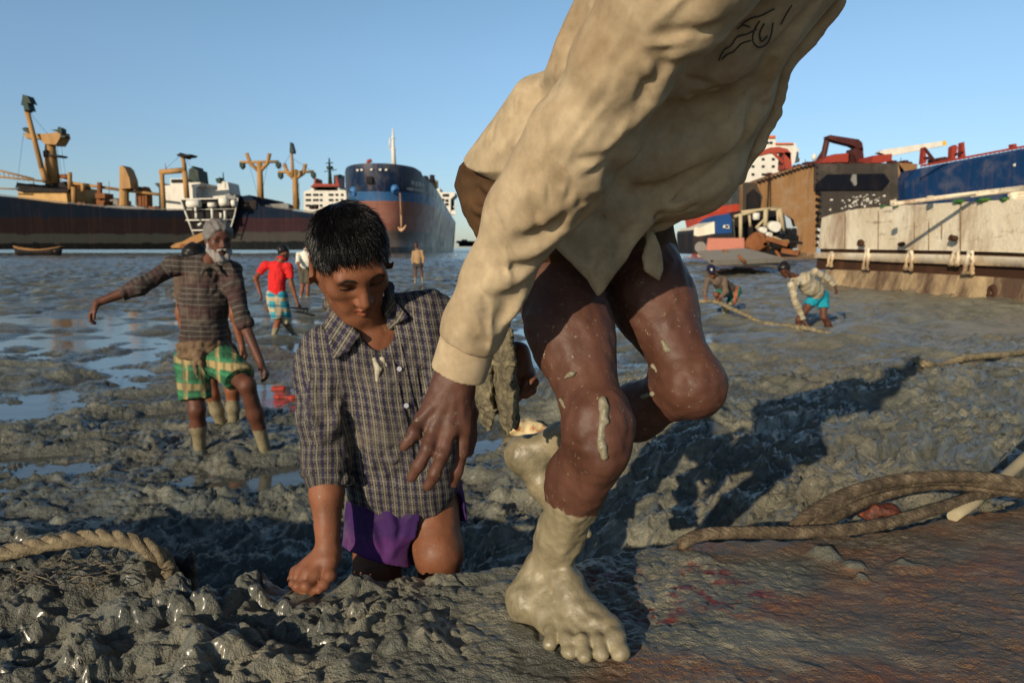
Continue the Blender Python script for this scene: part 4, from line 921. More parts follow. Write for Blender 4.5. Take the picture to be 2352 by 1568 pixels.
def ships_right():
    Y = 120
    r = empty('cut_ship', V(*P(1850, 570, Y)[:2], 0), 'half scrapped ship with a tan bulkhead sliced open behind the wreckage on the right', 'ship')
    side = hull_mat('grey_red_hull', [(9.0, rgb(178, 66, 46)), (99, rgb(66, 70, 70))], .3, .5, .6, .05)
    m = MB(); slab(m, z3([(72, 590), (80, 540), (130, 500), (300, 425), (420, 383), (420, 900), (160, 900), (100, 640)]), [Y+22, Y+20, Y+15, Y+6, Y, Y, Y+10, Y+18], 10); put(r, 'hull_side', m, side)
    tan = hull_mat('soot_stained_tan_bulkhead', [(.5, rgb(92, 74, 54)), (99, rgb(132, 100, 66))], .6, .7, .9, .4, 1.5)
    m = MB(); slab(m, z3([(416, 383), (510, 385), (610, 340), (790, 275), (922, 258), (910, 330), (922, 450), (945, 470), (938, 560), (915, 640), (930, 720), (918, 900), (416, 900)]), Y-.6, 12); bk = put(r, 'bulkhead', m, tan)
    m = MB(); slab(m, z3([(416, 385), (505, 388), (520, 430), (545, 480), (530, 560), (416, 600)]), Y-.9, .3); put(r, 'soot_panel', m, paint('sooty_brown', rgb(60, 54, 46), .8, .5), parent=bk)
    m = MB(); slab(m, z3([(438, 590), (440, 470), (485, 430), (530, 470), (528, 590)]), Y-1.3, .4); put(r, 'arched_opening', m, BLACKS, parent=bk)
    te = [(q3(a, y+5), q3(a+4, y-8), .35) for a, y in [(520+i*27, 385-i*27*.33 if i < 11 else 290-(i*27-280)*.2) for i in range(15)]]+[(q3(590, 345), q3(580, 600), .12), (q3(600, 345), q3(600, 600), .1)]+[(q3(915, 275+i*45), q3(950 if i > 3 else 922, 290+i*45), .3) for i in range(13)]
    for a, b_, w_ in te: m = MB(); pole(m, a, b_, Y-.8, w_, None, 5); put(r, 'torn_flange', m, BLACKS, parent=bk)
    blk = hull_mat('charred_black_bulkhead', [(5.2, rgb(24, 26, 28)), (99, rgb(56, 52, 48))], .12, .65, .3, .3, 1.5)
    m = MB(); slab(m, z3([(908, 258), (1480, 252), (1485, 440), (1535, 452), (1535, 560), (935, 700), (948, 450), (905, 445)]), Y-1, 14); cb = put(r, 'charred_bulkhead', m, blk)
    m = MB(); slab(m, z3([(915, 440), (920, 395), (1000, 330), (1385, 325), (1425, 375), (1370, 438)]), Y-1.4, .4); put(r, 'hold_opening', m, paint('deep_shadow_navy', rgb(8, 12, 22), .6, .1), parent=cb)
    m = MB(); slab(m, z3([(1172, 330), (1195, 330), (1198, 400), (1185, 410), (1160, 370)]), Y-1.9, .4); put(r, 'torn_plate', m, GREYP, parent=cb)
    m = MB(); slab(m, z3([(1482, 250), (1618, 258), (1612, 300), (1530, 375), (1532, 452), (1600, 440), (1690, 455), (1690, 520), (1536, 520), (1536, 452), (1484, 440)]), Y-.2, 10); put(r, 'tan_frame', m, tan)
    RR = random.Random(9); sm = MB()
    for i in range(70):
        x = RR.gauss(1230, 90); y = 520+RR.gauss(0, 38)-(x-1230)*.2
        if 950 < x < 1500 and 455 < y < 640: c = P(*q3(x, y), Y-1.15); sm.box(c, (RR.uniform(.08, .34), .25, RR.uniform(.08, .3)))
    so = put(r, 'paint_flakes', sm, WHITE, parent=cb); so['kind'] = 'stuff'
    Yw = Y+40
    m = MB(); slab(m, z3([(300, 390), (330, 330), (430, 250), (430, 120), (480, 66), (635, 66), (640, 115), (690, 112), (775, 112), (785, 160), (770, 250), (690, 290), (690, 420), (300, 430)]), Yw, 18); sp = put(r, 'accommodation', m, WHITE)
    for x, y in [(505+i*25, 112) for i in range(5)]+[(x, y) for y in (225, 275, 330) for x in (410, 480, 550, 620)]: m = MB(); m.box(P(*q3(x, y), Yw-.1), (.6, .3, .5)); put(r, 'window', m, GLASS, parent=sp)
    m = MB(); slab(m, z3([(478, 62), (638, 62), (638, 78), (478, 80)]), Yw-.5, 14); slab(m, z3([(640, 112), (760, 112), (760, 122), (640, 124)]), Yw-.5, 14); put(r, 'orange_roof', m, paint('orange_paint', rgb(196, 100, 54), .6, .3), parent=sp)
    m = MB(); slab(m, z3([(760, 140), (800, 150), (795, 210), (815, 240), (770, 250)]), Yw+4, 4); put(r, 'lifeboat_davit', m, WHITE)
    m = MB(); slab(m, z3([(430, 205), (600, 145), (660, 140), (720, 155), (745, 185), (740, 230), (690, 180), (620, 180), (430, 228)]), Y+16, 2); slab(m, z3([(700, 175), (740, 180), (752, 290), (692, 292)]), Y+16, 3); pole(m, q3(620, 180), q3(690, 250), Y+16, .3); put(r, 'red_crane', m, paint('dull_red_paint', rgb(150, 66, 52), .6, .4))
    m = MB(); slab(m, z3([(1002, 62), (1015, 58), (1210, 88), (1235, 110), (1245, 160), (1230, 165), (1170, 130), (1070, 105), (1005, 85)]), Y+8, 2); slab(m, z3([(1180, 150), (1240, 150), (1250, 240), (1200, 252), (1175, 180)]), Y+8, 3); pole(m, q3(990, 100), q3(960, 240), Y+8, .55); pole(m, q3(975, 150), q3(920, 240), Y+8, .25); put(r, 'folded_crane', m, MAROON)
    for pts in ([(960, 250), (975, 220), (1040, 190), (1140, 183), (1138, 245)], [(1300, 250), (1310, 200), (1440, 188), (1440, 235), (1380, 250)]): m = MB(); slab(m, z3(pts), Y+3, 5); put(r, 'red_deckhouse', m, REDP)
    m = MB(); slab(m, z3([(1350, 178), (1380, 160), (1800, 98), (1812, 130), (1450, 200), (1400, 195)]), Y+14, 1.6); bm = put(r, 'white_boom', m, WHITE); m = MB(); slab(m, z3([(1795, 100), (1812, 96), (1820, 128), (1798, 134)]), Y+13.8, 2.0); put(r, 'yellow_tip', m, YEL, parent=bm)
    m = MB(); m.tube([P(*q3(903, 245), Y+6), P(*q3(903, 220), Y+6)], .2, 8); S = Sdf(); S.ell(P(*q3(903, 210), Y+6), (.42, .42, .6)); put(r, 'dome_stand', m, GREYP); sdf_obj(S, .1, 'radar_dome', WHITE, r)
    m = MB()
    for x, y, w, h in ((865, 250, 30, 14), (1080, 248, 40, 10), (1460, 245, 30, 24), (1540, 245, 30, 26), (600, 325, 20, 16), (410, 350, 14, 22)): m = MB(); slab(m, z3([(x-w/2, y+8), (x-w/2, y-h/2), (x+w/2, y-h/2), (x+w/2, y+8)]), Y+2, 2); put(r, 'deck_fitting', m, MAROON)
    RR = random.Random(33); m = MB()
    for i in range(26): x = RR.uniform(620, 1600); y = np.interp(x, [620, 800, 920, 1600], [338, 272, 256, 254]); w_ = RR.uniform(6, 22); hh = RR.uniform(5, 22); slab(m, z3([(x-w_, y+5), (x-w_*.7, y-hh), (x+w_*.6, y-hh*RR.uniform(.5, 1)), (x+w_, y+5)]), Y+RR.uniform(1, 9), 1)
    o = put(r, 'deck_clutter', m, MAROON); o['kind'] = 'stuff'
    for x, y0, y1 in ((930, 255, 200), (1160, 250, 170), (1290, 250, 205), (1500, 250, 215), (840, 262, 225), (700, 300, 262)): m = MB(); pole(m, q3(x, y0), q3(x+3, y1), Y+5, .09, .05, 5); put(r, 'thin_mast', m, MAROON)
    # blue ship at the right edge
    Yb = 105; r = empty('blue_ship', V(*P(2230, 570, Yb)[:2], 0), 'long blue hulled ship with red deck gear running out of the right edge', 'ship')
    bh = hull_mat('weathered_blue_hull', [(5.8, rgb(120, 60, 42)), (99, rgb(18, 50, 88))], .2, .5, .4, .05, 1.5)
    m = MB(); slab(m, z3([(1528, 380), (1620, 290), (1900, 235), (2352, 150), (2900, 60), (2900, 700), (1560, 700), (1528, 450)]), [Yb+12, Yb+10, Yb+4, Yb-6, Yb-16, Yb-16, Yb+11, Yb+12], 14); put(r, 'hull', m, bh)
    m = MB(); slab(m, z3([(2280, 262), (2300, 250), (2322, 262), (2310, 272), (2285, 274)]), Yb-5.6, .2); put(r, 'draught_mark', m, WHITE)
    m = MB()
    for i in range(26): x = 1640+i*30; y = 282-(x-1640)*.187; pole(m, q3(x, y), q3(x, y-14), Yb+5, .1, None, 5)
    pole(m, q3(1640, 268), q3(2420, 122), Yb+5, .1, None, 5); pole(m, q3(1640, 275), q3(2420, 129), Yb+5, .08, None, 5); put(r, 'railing', m, REDP)
    for pts in ([(1660, 145), (1672, 140), (1680, 250), (1650, 260)], [(1855, 140), (1880, 125), (1895, 140), (1875, 235), (1850, 240)], [(1925, 110), (1940, 105), (1950, 215), (1920, 220)], [(2275, 120), (2300, 118), (2305, 145), (2278, 150)]): m = MB(); slab(m, z3(pts), Yb+8, 1); put(r, 'deck_mast', m, REDP)
    m = MB(); pole(m, q3(1665, 150), q3(1735, 240), Yb+8, .25); pole(m, q3(1660, 220), q3(1720, 215), Yb+8, .25); slab(m, z3([(1762, 215), (1810, 208), (1830, 215), (1830, 245), (1765, 255)]), Yb+8, 3); slab(m, z3([(1870, 190), (1930, 170), (1935, 185), (1875, 205)]), Yb+8, 1); put(r, 'deck_gear', m, MAROON)
def wreck():
    Y = 62; r = empty('wrecked_boat', V(*P(1720, 575, Y)[:2], 0), 'blue and white cabin boat cut open with its engine room spilling out', 'wreck')
    bk = paint('black_boat_hull', rgb(36, 36, 38), .6, .3)
    m = MB(); slab(m, z3([(65, 735), (72, 712), (80, 740), (340, 735), (340, 820), (425, 850), (430, 880), (70, 880)]), Y, 6); put(r, 'hull', m, bk)
    m = MB(); slab(m, z3([(75, 752), (75, 700), (95, 690), (105, 700), (215, 655), (217, 738), (100, 758)]), Y-.15, 5.5); put(r, 'white_bow', m, paint('white_boat', rgb(214, 206, 184), .6, .2))
    m = MB(); slab(m, z3([(215, 655), (260, 620), (320, 598), (335, 640), (335, 733), (217, 740)]), Y-.05, 5.5); put(r, 'blue_side', m, paint('blue_boat', rgb(30, 66, 116), .55, .2))
    m = MB()
    for x, y in ((287, 690), (300, 688), (305, 694)): m.box(P(*q3(x, y), Y-.2), (.3, .1, .25))
    put(r, 'white_mark', m, WHITE)
    m = MB(); m.tube([P(*q3(118, 832), Y-.3), P(*q3(118, 832), Y+.2)], .5, 14); put(r, 'porthole', m, GREYP)
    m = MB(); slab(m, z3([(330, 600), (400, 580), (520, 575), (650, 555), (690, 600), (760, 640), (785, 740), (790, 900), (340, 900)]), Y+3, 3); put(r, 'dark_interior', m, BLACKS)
    beige = paint('rusty_beige', rgb(170, 156, 124), .7, .5)
    for a, b, w in (((395, 600), (395, 780), .28), ((340, 640), (350, 800), .22), ((400, 590), (650, 560), .24), ((570, 570), (565, 690), .36), ((665, 565), (690, 720), .34), ((650, 565), (655, 690), .2), ((455, 610), (462, 690), .2), ((560, 640), (500, 700), .2), ((350, 620), (520, 580), .22), ((600, 570), (665, 570), .24)): m = MB(); pole(m, q3(*a), q3(*b), Y+1.0, w*.62, None, 6); put(r, 'frame_rib', m, beige, True)
    m = MB(); m.tube([P(*q3(600, 685), Y+1), P(*q3(640, 692), Y-.3)], .46, 16); put(r, 'cylinder', m, WHITE, True)
    m = MB(); m.tube([P(*q3(520, 710), Y+1), P(*q3(560, 715), Y)], .26, 12); m.box(P(*q3(500, 620), Y+1), (.5, .6, .6)); m.tube([P(*q3(580, 745), Y), P(*q3(600, 748), Y-.4)], .25, 10); put(r, 'machinery', m, WHITE, True)
    wh = paint('pale_blue_grey', rgb(160, 172, 178), .6, .3)
    m = MB(); slab(m, z3([(690, 600), (740, 640), (755, 690), (785, 690), (790, 850), (735, 850), (700, 760)]), Y+2, 3); put(r, 'white_wheelhouse', m, wh)
    m = MB()
    for x in (715, 735, 757, 772): pole(m, q3(x, 700), q3(x+2, 830), Y+1.7, .12)
    pole(m, q3(690, 762), q3(790, 770), Y+1.6, .25); pole(m, q3(690, 780), q3(790, 790), Y+1.6, .2); put(r, 'rail', m, BLACKS)
    r = empty('engine_casing', V(*P(1730, 578, 55)[:2], 0), 'rust brown engine casing lying broken open before the cut boat', 'scrap')
    S = Sdf(.3); pillow(S, [P(*q3(x, y), 55) for x, y in ((440, 770), (500, 725), (550, 735), (590, 800), (600, 850), (500, 870), (430, 840))], .7, 1.1); S.ell(P(*q3(470, 790), 54), (.9, 1.2, 1.3), None, .1, True); S.wrinkle(.12, 1.5); sdf_obj(S, .14, 'casing', RUST, r)
    r = empty('scrap_pile', V(*P(1805, 578, 52)[:2], 0), 'jumbled pile of rusty and pale scrap beside the engine casing', 'scrap'); RR = random.Random(2)
    for i in range(16):
        m = MB(); c = P(*q3(RR.uniform(630, 745), RR.uniform(785, 868)), 52+RR.uniform(-1, 1.5)); X = unit(V(RR.uniform(-1, 1), RR.uniform(-1, 1), RR.uniform(-.4, .4))); m.box(c, (RR.uniform(.4, 1.7), RR.uniform(.2, .6), RR.uniform(.15, .5)), X, np.cross(X, V(0, 0, 1))); put(r, 'scrap_piece', m, RR.choice((RUST, beige, BLACKS, TIMB)))
    r = empty('pink_plate', V(*P(1665, 575, 58)[:2], 0), 'faded pink steel panel propped against the black boat hull', 'steel panel'); m = MB(); slab(m, z3([(175, 770), (420, 768), (425, 850), (160, 855)]), [58.5, 58.5, 57.5, 57.5], .3); put(r, 'panel', m, paint('faded_pink', rgb(186, 120, 100), .7, .4, 1))
    r = empty('deck_plates', V(*P(1720, 595, 40)[:2], 0), 'pale grey deck plates lying like a ramp on the mud by the wreck', 'steel panel'); m = MB()
    m.prism([P(*q3(100, 858), 46), P(*q3(430, 838), 52), P(*q3(690, 905), 38), P(*q3(210, 922), 33)], (0, 0, -.25)); dp = put(r, 'plate', m, paint('pale_deck_grey', rgb(158, 148, 128), .7, .4, 1))
    m = MB(); m.prism([P(*q3(210, 923), 33.05), P(*q3(690, 906), 38.05), P(*q3(690, 915), 38.5), P(*q3(210, 938), 33.5)], (0, .5, 0)); put(r, 'plate_edge', m, BLACKS)
    m = MB(); pole(m, q3(270, 853), q3(365, 884), 44, .07); put(r, 'loose_beam', m, RUST, True); m = MB(); pole(m, q3(380, 890), q3(432, 942), 34.4, .08); put(r, 'loose_beam', m, RUST, True)
def rusty_hull():
    iv = lambda px: 1/(1/17.2+(px-2285)*(1/17.2-1/25.5)/408)
    r = empty('rusty_white_hull', V(*P(2100, 650, 23)[:2], 0), 'long white and rust streaked upturned hull section lying along the mud at the right', 'ship section')
    t = NT('white_rust_streaks'); p = t.pos('Object'); s = t.n('SeparateXYZ'); t.put(s.inputs[0], p)
    v = t.noise(.8, t.pos('Object', (1, .8, .20)), 7, .72); g = t.noise(.5, p, 6, .65); f = t.noise(6, p, 5, .65)
    col = t.mix(t.mapr(g, .35, .7), rgb(222, 212, 188), rgb(192, 176, 146))
    col = t.mix(t.mapr(v, .47, .62, 0, .75), col, rgb(124, 88, 56)); col = t.mix(t.mapr(t.noise(2.2, t.pos('Object', (.35, .35, 2.4)), 5, .7), .60, .70, 0, .6), col, rgb(96, 70, 46)); col = t.mix(t.mapr(f, .60, .74, 0, .6), col, rgb(80, 60, 44))
    col = t.mix(t.mapr(s.outputs[2], 1.20, .95), col, t.mix(t.mapr(v, .40, .62), rgb(84, 62, 44), rgb(190, 164, 122)))
    t.set(Base_Color=col, Roughness=.7, Normal=t.bump(t.math('ADD', v, f), .5, .06)); HM = t.m
    BR = paint('bracket_rust', rgb(124, 100, 70), .8, .8, 3)
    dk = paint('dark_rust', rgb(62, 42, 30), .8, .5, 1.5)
    out = unit(V(-.995, -.10, 0))
    def strip(name, prof, mat, push0=0., push1=0., thick=.5, nn=40, jag=0.0, seed=1):
        """a band of plating between an upper and a lower line, both followed along the hull"""
        xs = np.linspace(prof[0][0], prof[-1][0], nn); up = np.interp(xs, [q[0] for q in prof], [q[1] for q in prof]); lo = np.interp(xs, [q[0] for q in prof], [q[2] for q in prof]); rr = np.random.RandomState(seed)
        A = [P(x, y, iv(x))+out*push0+V(0, 0, jag*rr.normal()) for x, y in zip(xs, up)]; Bq = [P(x, y, iv(x))+out*push1 for x, y in zip(xs, lo)]
        m = MB(); bk = [q-out*thick for q in A]; bl = [q-out*thick for q in Bq]; vs = A+Bq+bk+bl; n = nn; fs = []
        for i in range(n-1): fs += [(i, i+1, n+i+1, n+i), (i+1, i, 2*n+i, 2*n+i+1), (n+i, n+i+1, 3*n+i+1, 3*n+i)]
        fs += [(0, n, 3*n, 2*n), (n-1, 2*n-1, 4*n-1, 3*n-1)]
        m.poly(vs, fs); return put(r, name, m, mat)
    z = lambda a, b, c: (q3(a, b)[0], q3(a, b)[1], q3(a, c)[1])
    strip('upper_plating', [z(930, 630, 842), z(1000, 605, 844), z(1170, 568, 846), z(1450, 545, 850), z(1800, 525, 856), z(2250, 503, 868), z(2700, 470, 890)], HM, -.15, .0, 2.5, 60, .0)
    strip('dark_ledge', [z(925, 842, 872), z(1450, 852, 880), z(2700, 890, 925)], dk, -.12, -.12, 1.5)  # ledge band in dark brown, set back behind the plating
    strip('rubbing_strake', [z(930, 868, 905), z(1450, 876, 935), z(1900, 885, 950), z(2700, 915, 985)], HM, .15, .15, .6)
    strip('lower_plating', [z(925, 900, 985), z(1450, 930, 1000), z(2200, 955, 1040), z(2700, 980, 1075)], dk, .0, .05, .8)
    strip('bilge_plating', [z(1010, 985, 1072), z(1450, 1000, 1150), z(2200, 1040, 1235), z(2700, 1075, 1300)], HM, .12, .32, .8)
    strip('keel_strip', [z(1040, 1090, 1110), z(1450, 1146, 1168), z(2200, 1230, 1250), z(2700, 1290, 1330)], HM, .42, .44, .4)
    for x, y0, y1 in ((1050, 870, 960), (1300, 850, 980), (1600, 860, 985), (1920, 865, 950), (2020, 870, 1010), (1240, 1080, 1120), (1545, 1110, 1155), (1920, 1140, 1200), (2180, 1060, 1230), (1260, 770, 840), (1545, 790, 830), (1905, 740, 800)):
        px, py = q3(x, y0); S = Sdf(.02); a = P(px, py, iv(px))+out*.14; b = P(*q3(x+8, y1), iv(q3(x+8, 0)[0]))+out*.26; al = V(0, -1, 0); hh = float(np.linalg.norm(b-a))
        if y0 > 1000 or y0 < 800: S.ell(a*.5+b*.5, (.09, .17, hh*.35)); S.ell(a*.5+b*.5+out*.09, (.06, .08, hh*.2), None, .01, True)
        else: S.chain([b+al*.13, a*.6+b*.4+al*.13, a+al*.06, a-al*.06, a*.6+b*.4-al*.13, b-al*.13], [.055, .05, .045, .045, .05, .055]); S.cone(b+al*.17, b-al*.17, .05)
        S.wrinkle(.035, 9); sdf_obj(S, .03, 'bracket', dk if y0 > 1000 or y0 < 800 else HM, r)
    for x, y0, y1 in ((1120, 600, 840), (1350, 580, 845), (1700, 655, 850), (1920, 530, 850), (1600, 660, 770), (1790, 650, 770)):
        px, py = q3(x, y0); m = MB(); a = P(px, py, iv(px))+out*.02; b = P(*q3(x, y1), iv(px))+out*.03; m.tube([a, b], .012, 6); put(r, 'seam', m, BR, True)
    m = MB()
    for a, b in (((1450, 535), (2010, 462)), ((1700, 500), (2352, 420)), ((2010, 470), (2352, 432)), ((2250, 470), (2700, 405)), ((2260, 490), (2700, 440)), ((2275, 512), (2700, 470)), ((2290, 535), (2700, 500))): m = MB(); pole(m, q3(*a), q3(*b), iv(2250), .06); put(r, 'top_rail', m, HM, True)
    for x, y in ((1450, 520), (1705, 490), (2005, 460)): m = MB(); pole(m, q3(x, y-12), q3(x, y+26), iv(2150), .09); put(r, 'rail_post', m, HM, True)
    strip('rust_deck', [z(1480, 520, 548), z(1700, 470, 530), z(2000, 430, 515), z(2352, 375, 500), z(2700, 330, 480)], dk, -3.4, -2.2, .6)
    gm = paint('green_weed', rgb(52, 96, 44), .8, .4, 4); S = Sdf(.1); RR = random.Random(4)
    for i in range(12): x = RR.choice([RR.uniform(1300, 1500), RR.uniform(1800, 2260)]); y = np.interp(x, [1300, 1450, 1800, 2250], [556, 544, 524, 502]); px, py = q3(x, y-3); S.ell(P(px, py, iv(px))-out*.15, (RR.uniform(.05, .14), .08, RR.uniform(.02, .035)))
    S.wrinkle(.04, 10); o = sdf_obj(S, .025, 'weed', gm, r); o['kind'] = 'stuff'
def small_craft():
    def boat(name, px, py, Y, L, W, H, label, rim, cat='boat', yaw=0):
        c = P(px, py, Y); c[2] = 0; r = empty(name, c, label, cat); n = 17; m = MB(); rm = MB(); vs = []; ca, sa = math.cos(yaw), math.sin(yaw)
        def R(x, y, z): return c+V(x*ca-y*sa, x*sa+y*ca, z)
        tops = []
        for i in range(n):
            u = i/(n-1)*2-1; w = W/2*(1-abs(u)**2.6)+.05; h = H*(.62+.38*u*u); x = u*L/2
            ring = [(x, -w, h), (x*.97, -w*.86, h*.45), (x*.9, -w*.4, -.2), (x*.9, w*.4, -.2), (x*.97, w*.86, h*.45), (x, w, h), (x, w*.9, h), (x*.93, w*.6, h*.4), (x*.93, -w*.6, h*.4), (x, -w*.9, h)]
            vs += [R(*q) for q in ring]; tops.append((R(x, -w*.95, h), R(x, w*.95, h)))
        k = 10; fs = [(i*k+j, i*k+(j+1) % k, (i+1)*k+(j+1) % k, (i+1)*k+j) for i in range(n-1) for j in range(k)]; m.poly(vs, fs+[tuple(range(k)), tuple(range((n-1)*k, n*k))]); put(r, 'hull', m, BLACKS, True)
        rm.tube([a for a, b in tops], H*.07, 6); rm.tube([b for a, b in tops], H*.07, 6); put(r, 'gunwale', rm, rim, True)
        for x in (-.25, .1, .4): q = MB(); q.box(R(x*L, 0, H*.5), (L*.03, W*.75, H*.06)); put(r, 'thwart', q, rim)
    boat('rowing_boat', 88, 575, 130, 9.2, 2.6, 1.75, 'black open wooden boat lying on the far mud at the left', TIMB)
    r = empty('barge', V(*P(1068, 568, 300)[:2], 0), 'small dark flat barge far out beside the blue bowed ship', 'barge'); m = MB(); slab(m, [(1046, 557), (1050, 553), (1100, 554), (1100, 566), (1054, 566), (1054, 560)], 300, 12); put(r, 'hull', m, BLACKS); m = MB(); bx(m, 1060, 550, 1072, 554, 302, 4); put(r, 'cabin', m, GREYP)
ship_left(); ship_white(); ship_blue(); ships_right(); wreck(); rusty_hull(); small_craft()
# ---------------------------------------------------------------- the striding man in the foreground
def build_man():
    J = dict(hipR=P(1252, 560, 1.37), knR=P(1373, 975, 1.12), anR=P(1258, 1310, 1.27),
             hipL=P(1418, 520, 1.46), knL=P(1588, 880, 1.28), anL=P(1290, 1010, 1.56),
             shR=P(1580, -60, .84), elR=P(1290, 385, .98), wrR=P(1050, 850, 1.10),
             shL=P(1900, -230, 1.06), chest=P(1610, 20, 1.10), waist=P(1330, 400, 1.36), neck=P(1830, -260, .95))
    root = empty('person', PG(1300, 1400, PLATE_Z), 'man in a stained beige long sleeved shirt stepping barefoot onto the muddy steel plate', 'person')
    skin = skin_mat('dark_skin_splashed', rgb(80, 51, 39), splat=1.0)
    S = Sdf(.03)
    # near leg, the standing one
    a, b = J['hipR'], J['knR']; cz = unit(b-a)
    S.cone(a, a+(b-a)*.55, .088, .068, .03); S.cone(a+(b-a)*.5, b, .069, .049, .05)
    S.ell(b+V(.004, -.018, .0), (.041, .040, .050), None, .04)
    c = J['anR']; m = b+(c-b)*.36
    S.chain([b, m+V(-.004, .012, 0), b+(c-b)*.72, c], [.047, .046, .034, .0295], .04)
    S.cone(b+V(.01, -.035, -.05), c+V(.008, -.02, .05), .03, .022, .04)
    # its foot on the plate
    heel = PG(1214, 1372, PLATE_Z+.034); toe = PG(1345, 1470, PLATE_Z+.02); Z_ = lambda x, y, z: PG(x, y, PLATE_Z+z)
    fd = unit(toe-heel); sd = unit(np.cross(fd, V(0, 0, 1)))
    S.ell(heel, (.036, .038, .036), None, .03); S.cone(c, heel, .034, .031, .03)
    mh = [Z_(1398, 1448, .026), Z_(1360, 1450, .026), Z_(1328, 1452, .024), Z_(1298, 1450, .021), Z_(1268, 1436, .018)]
    tp = [Z_(1424, 1496, .016), Z_(1382, 1502, .013), Z_(1344, 1506, .012), Z_(1308, 1500, .011), Z_(1264, 1478, .010)]
    inst = c*.55+mh[1]*.45+V(0, 0, .022); S.cone(c-V(0, 0, .01), inst, .036, .025, .04)
    for i, q in enumerate(mh): S.cone(inst if i < 3 else c*.4+heel*.25+mh[3]*.35, q, .024 if i else .027, (.0195, .0150, .0140, .0135, .0130)[i], .018)
    S.cone(heel-V(0, 0, .010), mh[4], .026, .015, .025); S.cone(heel-V(0, 0, .008), mh[0], .024, .018, .03)
    for i in range(5):
        a_, b_ = mh[i], tp[i]; mid = a_*.45+b_*.55+V(0, 0, .007); r = (.0155, .0112, .0105, .0100, .0095)[i]; finger(S, [a_, mid, b_], r*1.1, r*.92, .010); S.ell(b_, (r*1.05, r*1.1, r*.9), None, .006)
    S.ell(c+sd*-.034+V(0, 0, -.005), (.016, .016, .018), None, .02); S.ell(c+sd*.034+V(0, 0, .002), (.015, .015, .018), None, .02)
    # far leg, swung back
    a, b, c = J['hipL'], J['knL'], J['anL']
    S.cone(a, a+(b-a)*.5, .102, .076, .03); S.cone(a+(b-a)*.5, b, .075, .051, .05)
    S.ell(b+V(.012, -.008, -.008), (.044, .044, .050), None, .04)
    S.chain([b, b+(c-b)*.38+V(0, 0, -.01), b+(c-b)*.75, c], [.050, .053, .043, .036], .035)
    S.ell(P(1196, 1042, 1.58), (.036, .04, .042), None, .03); S.cone(c, P(1205, 1045, 1.58), .037, .034, .03)
    S.chain([P(1215, 1050, 1.58), P(1250, 1110, 1.57), P(1285, 1180, 1.55)], [.036, .034, .026], .03)
    for i in range(5):
        finger(S, [P(1262+14*i, 1160+3*i, 1.56-.008*i), P(1280+15*i, 1205+2*i, 1.545-.01*i), P(1292+15*i, 1238-3*i, 1.54-.01*i)], .0125-.0008*i, .010, .01)
    # trunk, neck, arms
    pel = (J['hipR']+J['hipL'])/2
    S.cone(pel+V(-.02, 0, .03), J['waist'], .095, .085, .05); S.cone(J['waist'], J['chest'], .085, .10, .06)
    S.cone(J['shR'], J['shL'], .05, .05, .05); S.cone(J['chest'], J['neck'], .06, .05, .05)
    S.chain([P(1600, -90, .82), P(1430, 150, .90), P(1278, 400, .99), P(1140, 640, 1.065), J['wrR']], [.048, .044, .038, .033, .026], .02)
    elL = J['shL']+V(.19, .10, .08); wrL = elL+V(.10, .10, .20); S.chain([J['shL'], elL, wrL], [.048, .036, .025], .02)
    hand(S, wrL, V(.5, .4, .6), V(.2, -.6, .4), V(-.4, .1, .3))
    hc = J['neck']+V(.07, .02, .15); Mh = frame(V(.62, -.50, -.45), V(.45, -.1, .9)); S.cone(J['neck'], hc+V(-.02, 0, -.05), .052, .052, .03)
    head(S, hc, Mh)
    # near hand, back towards the camera
    w = J['wrR']
    kn = [P(1066, 978, 1.085), P(1036, 982, 1.075), P(1002, 972, 1.075), P(974, 955, 1.08)]
    S.cone(w, P(1042, 880, 1.095), .029, .028, .02, n=V(0, 1, .2), fl=.75)
    for i, q in enumerate(kn): S.cone(P(1062-13*i, 880-2*i, 1.095), q, .0175, .0135, .016)
    finger(S, [kn[0], P(1062, 1037, 1.085), P(1051, 1078, 1.09), P(1042, 1108, 1.095)], .0115, .0085, .008)
    finger(S, [kn[1], P(1016, 1044, 1.055), P(998, 1088, 1.055), P(983, 1116, 1.06)], .0122, .0088, .008)
    finger(S, [kn[2], P(982, 1030, 1.055), P(962, 1070, 1.052), P(944, 1096, 1.055)], .0118, .0085, .008)
    finger(S, [kn[3], P(952, 993, 1.06), P(939, 1012, 1.055), P(929, 1026, 1.055)], .0108, .0080, .008)
    finger(S, [P(1062, 900, 1.11), P(1078, 950, 1.12), P(1080, 1000, 1.12), P(1076, 1035, 1.11)], .017, .010, .016)
    for i, q in enumerate(kn):                                        # tendons on the back of the hand
        S.crease([P(1058-10*i, 890, 1.07), q+V(0, -.013, .002)], .0022, .006)
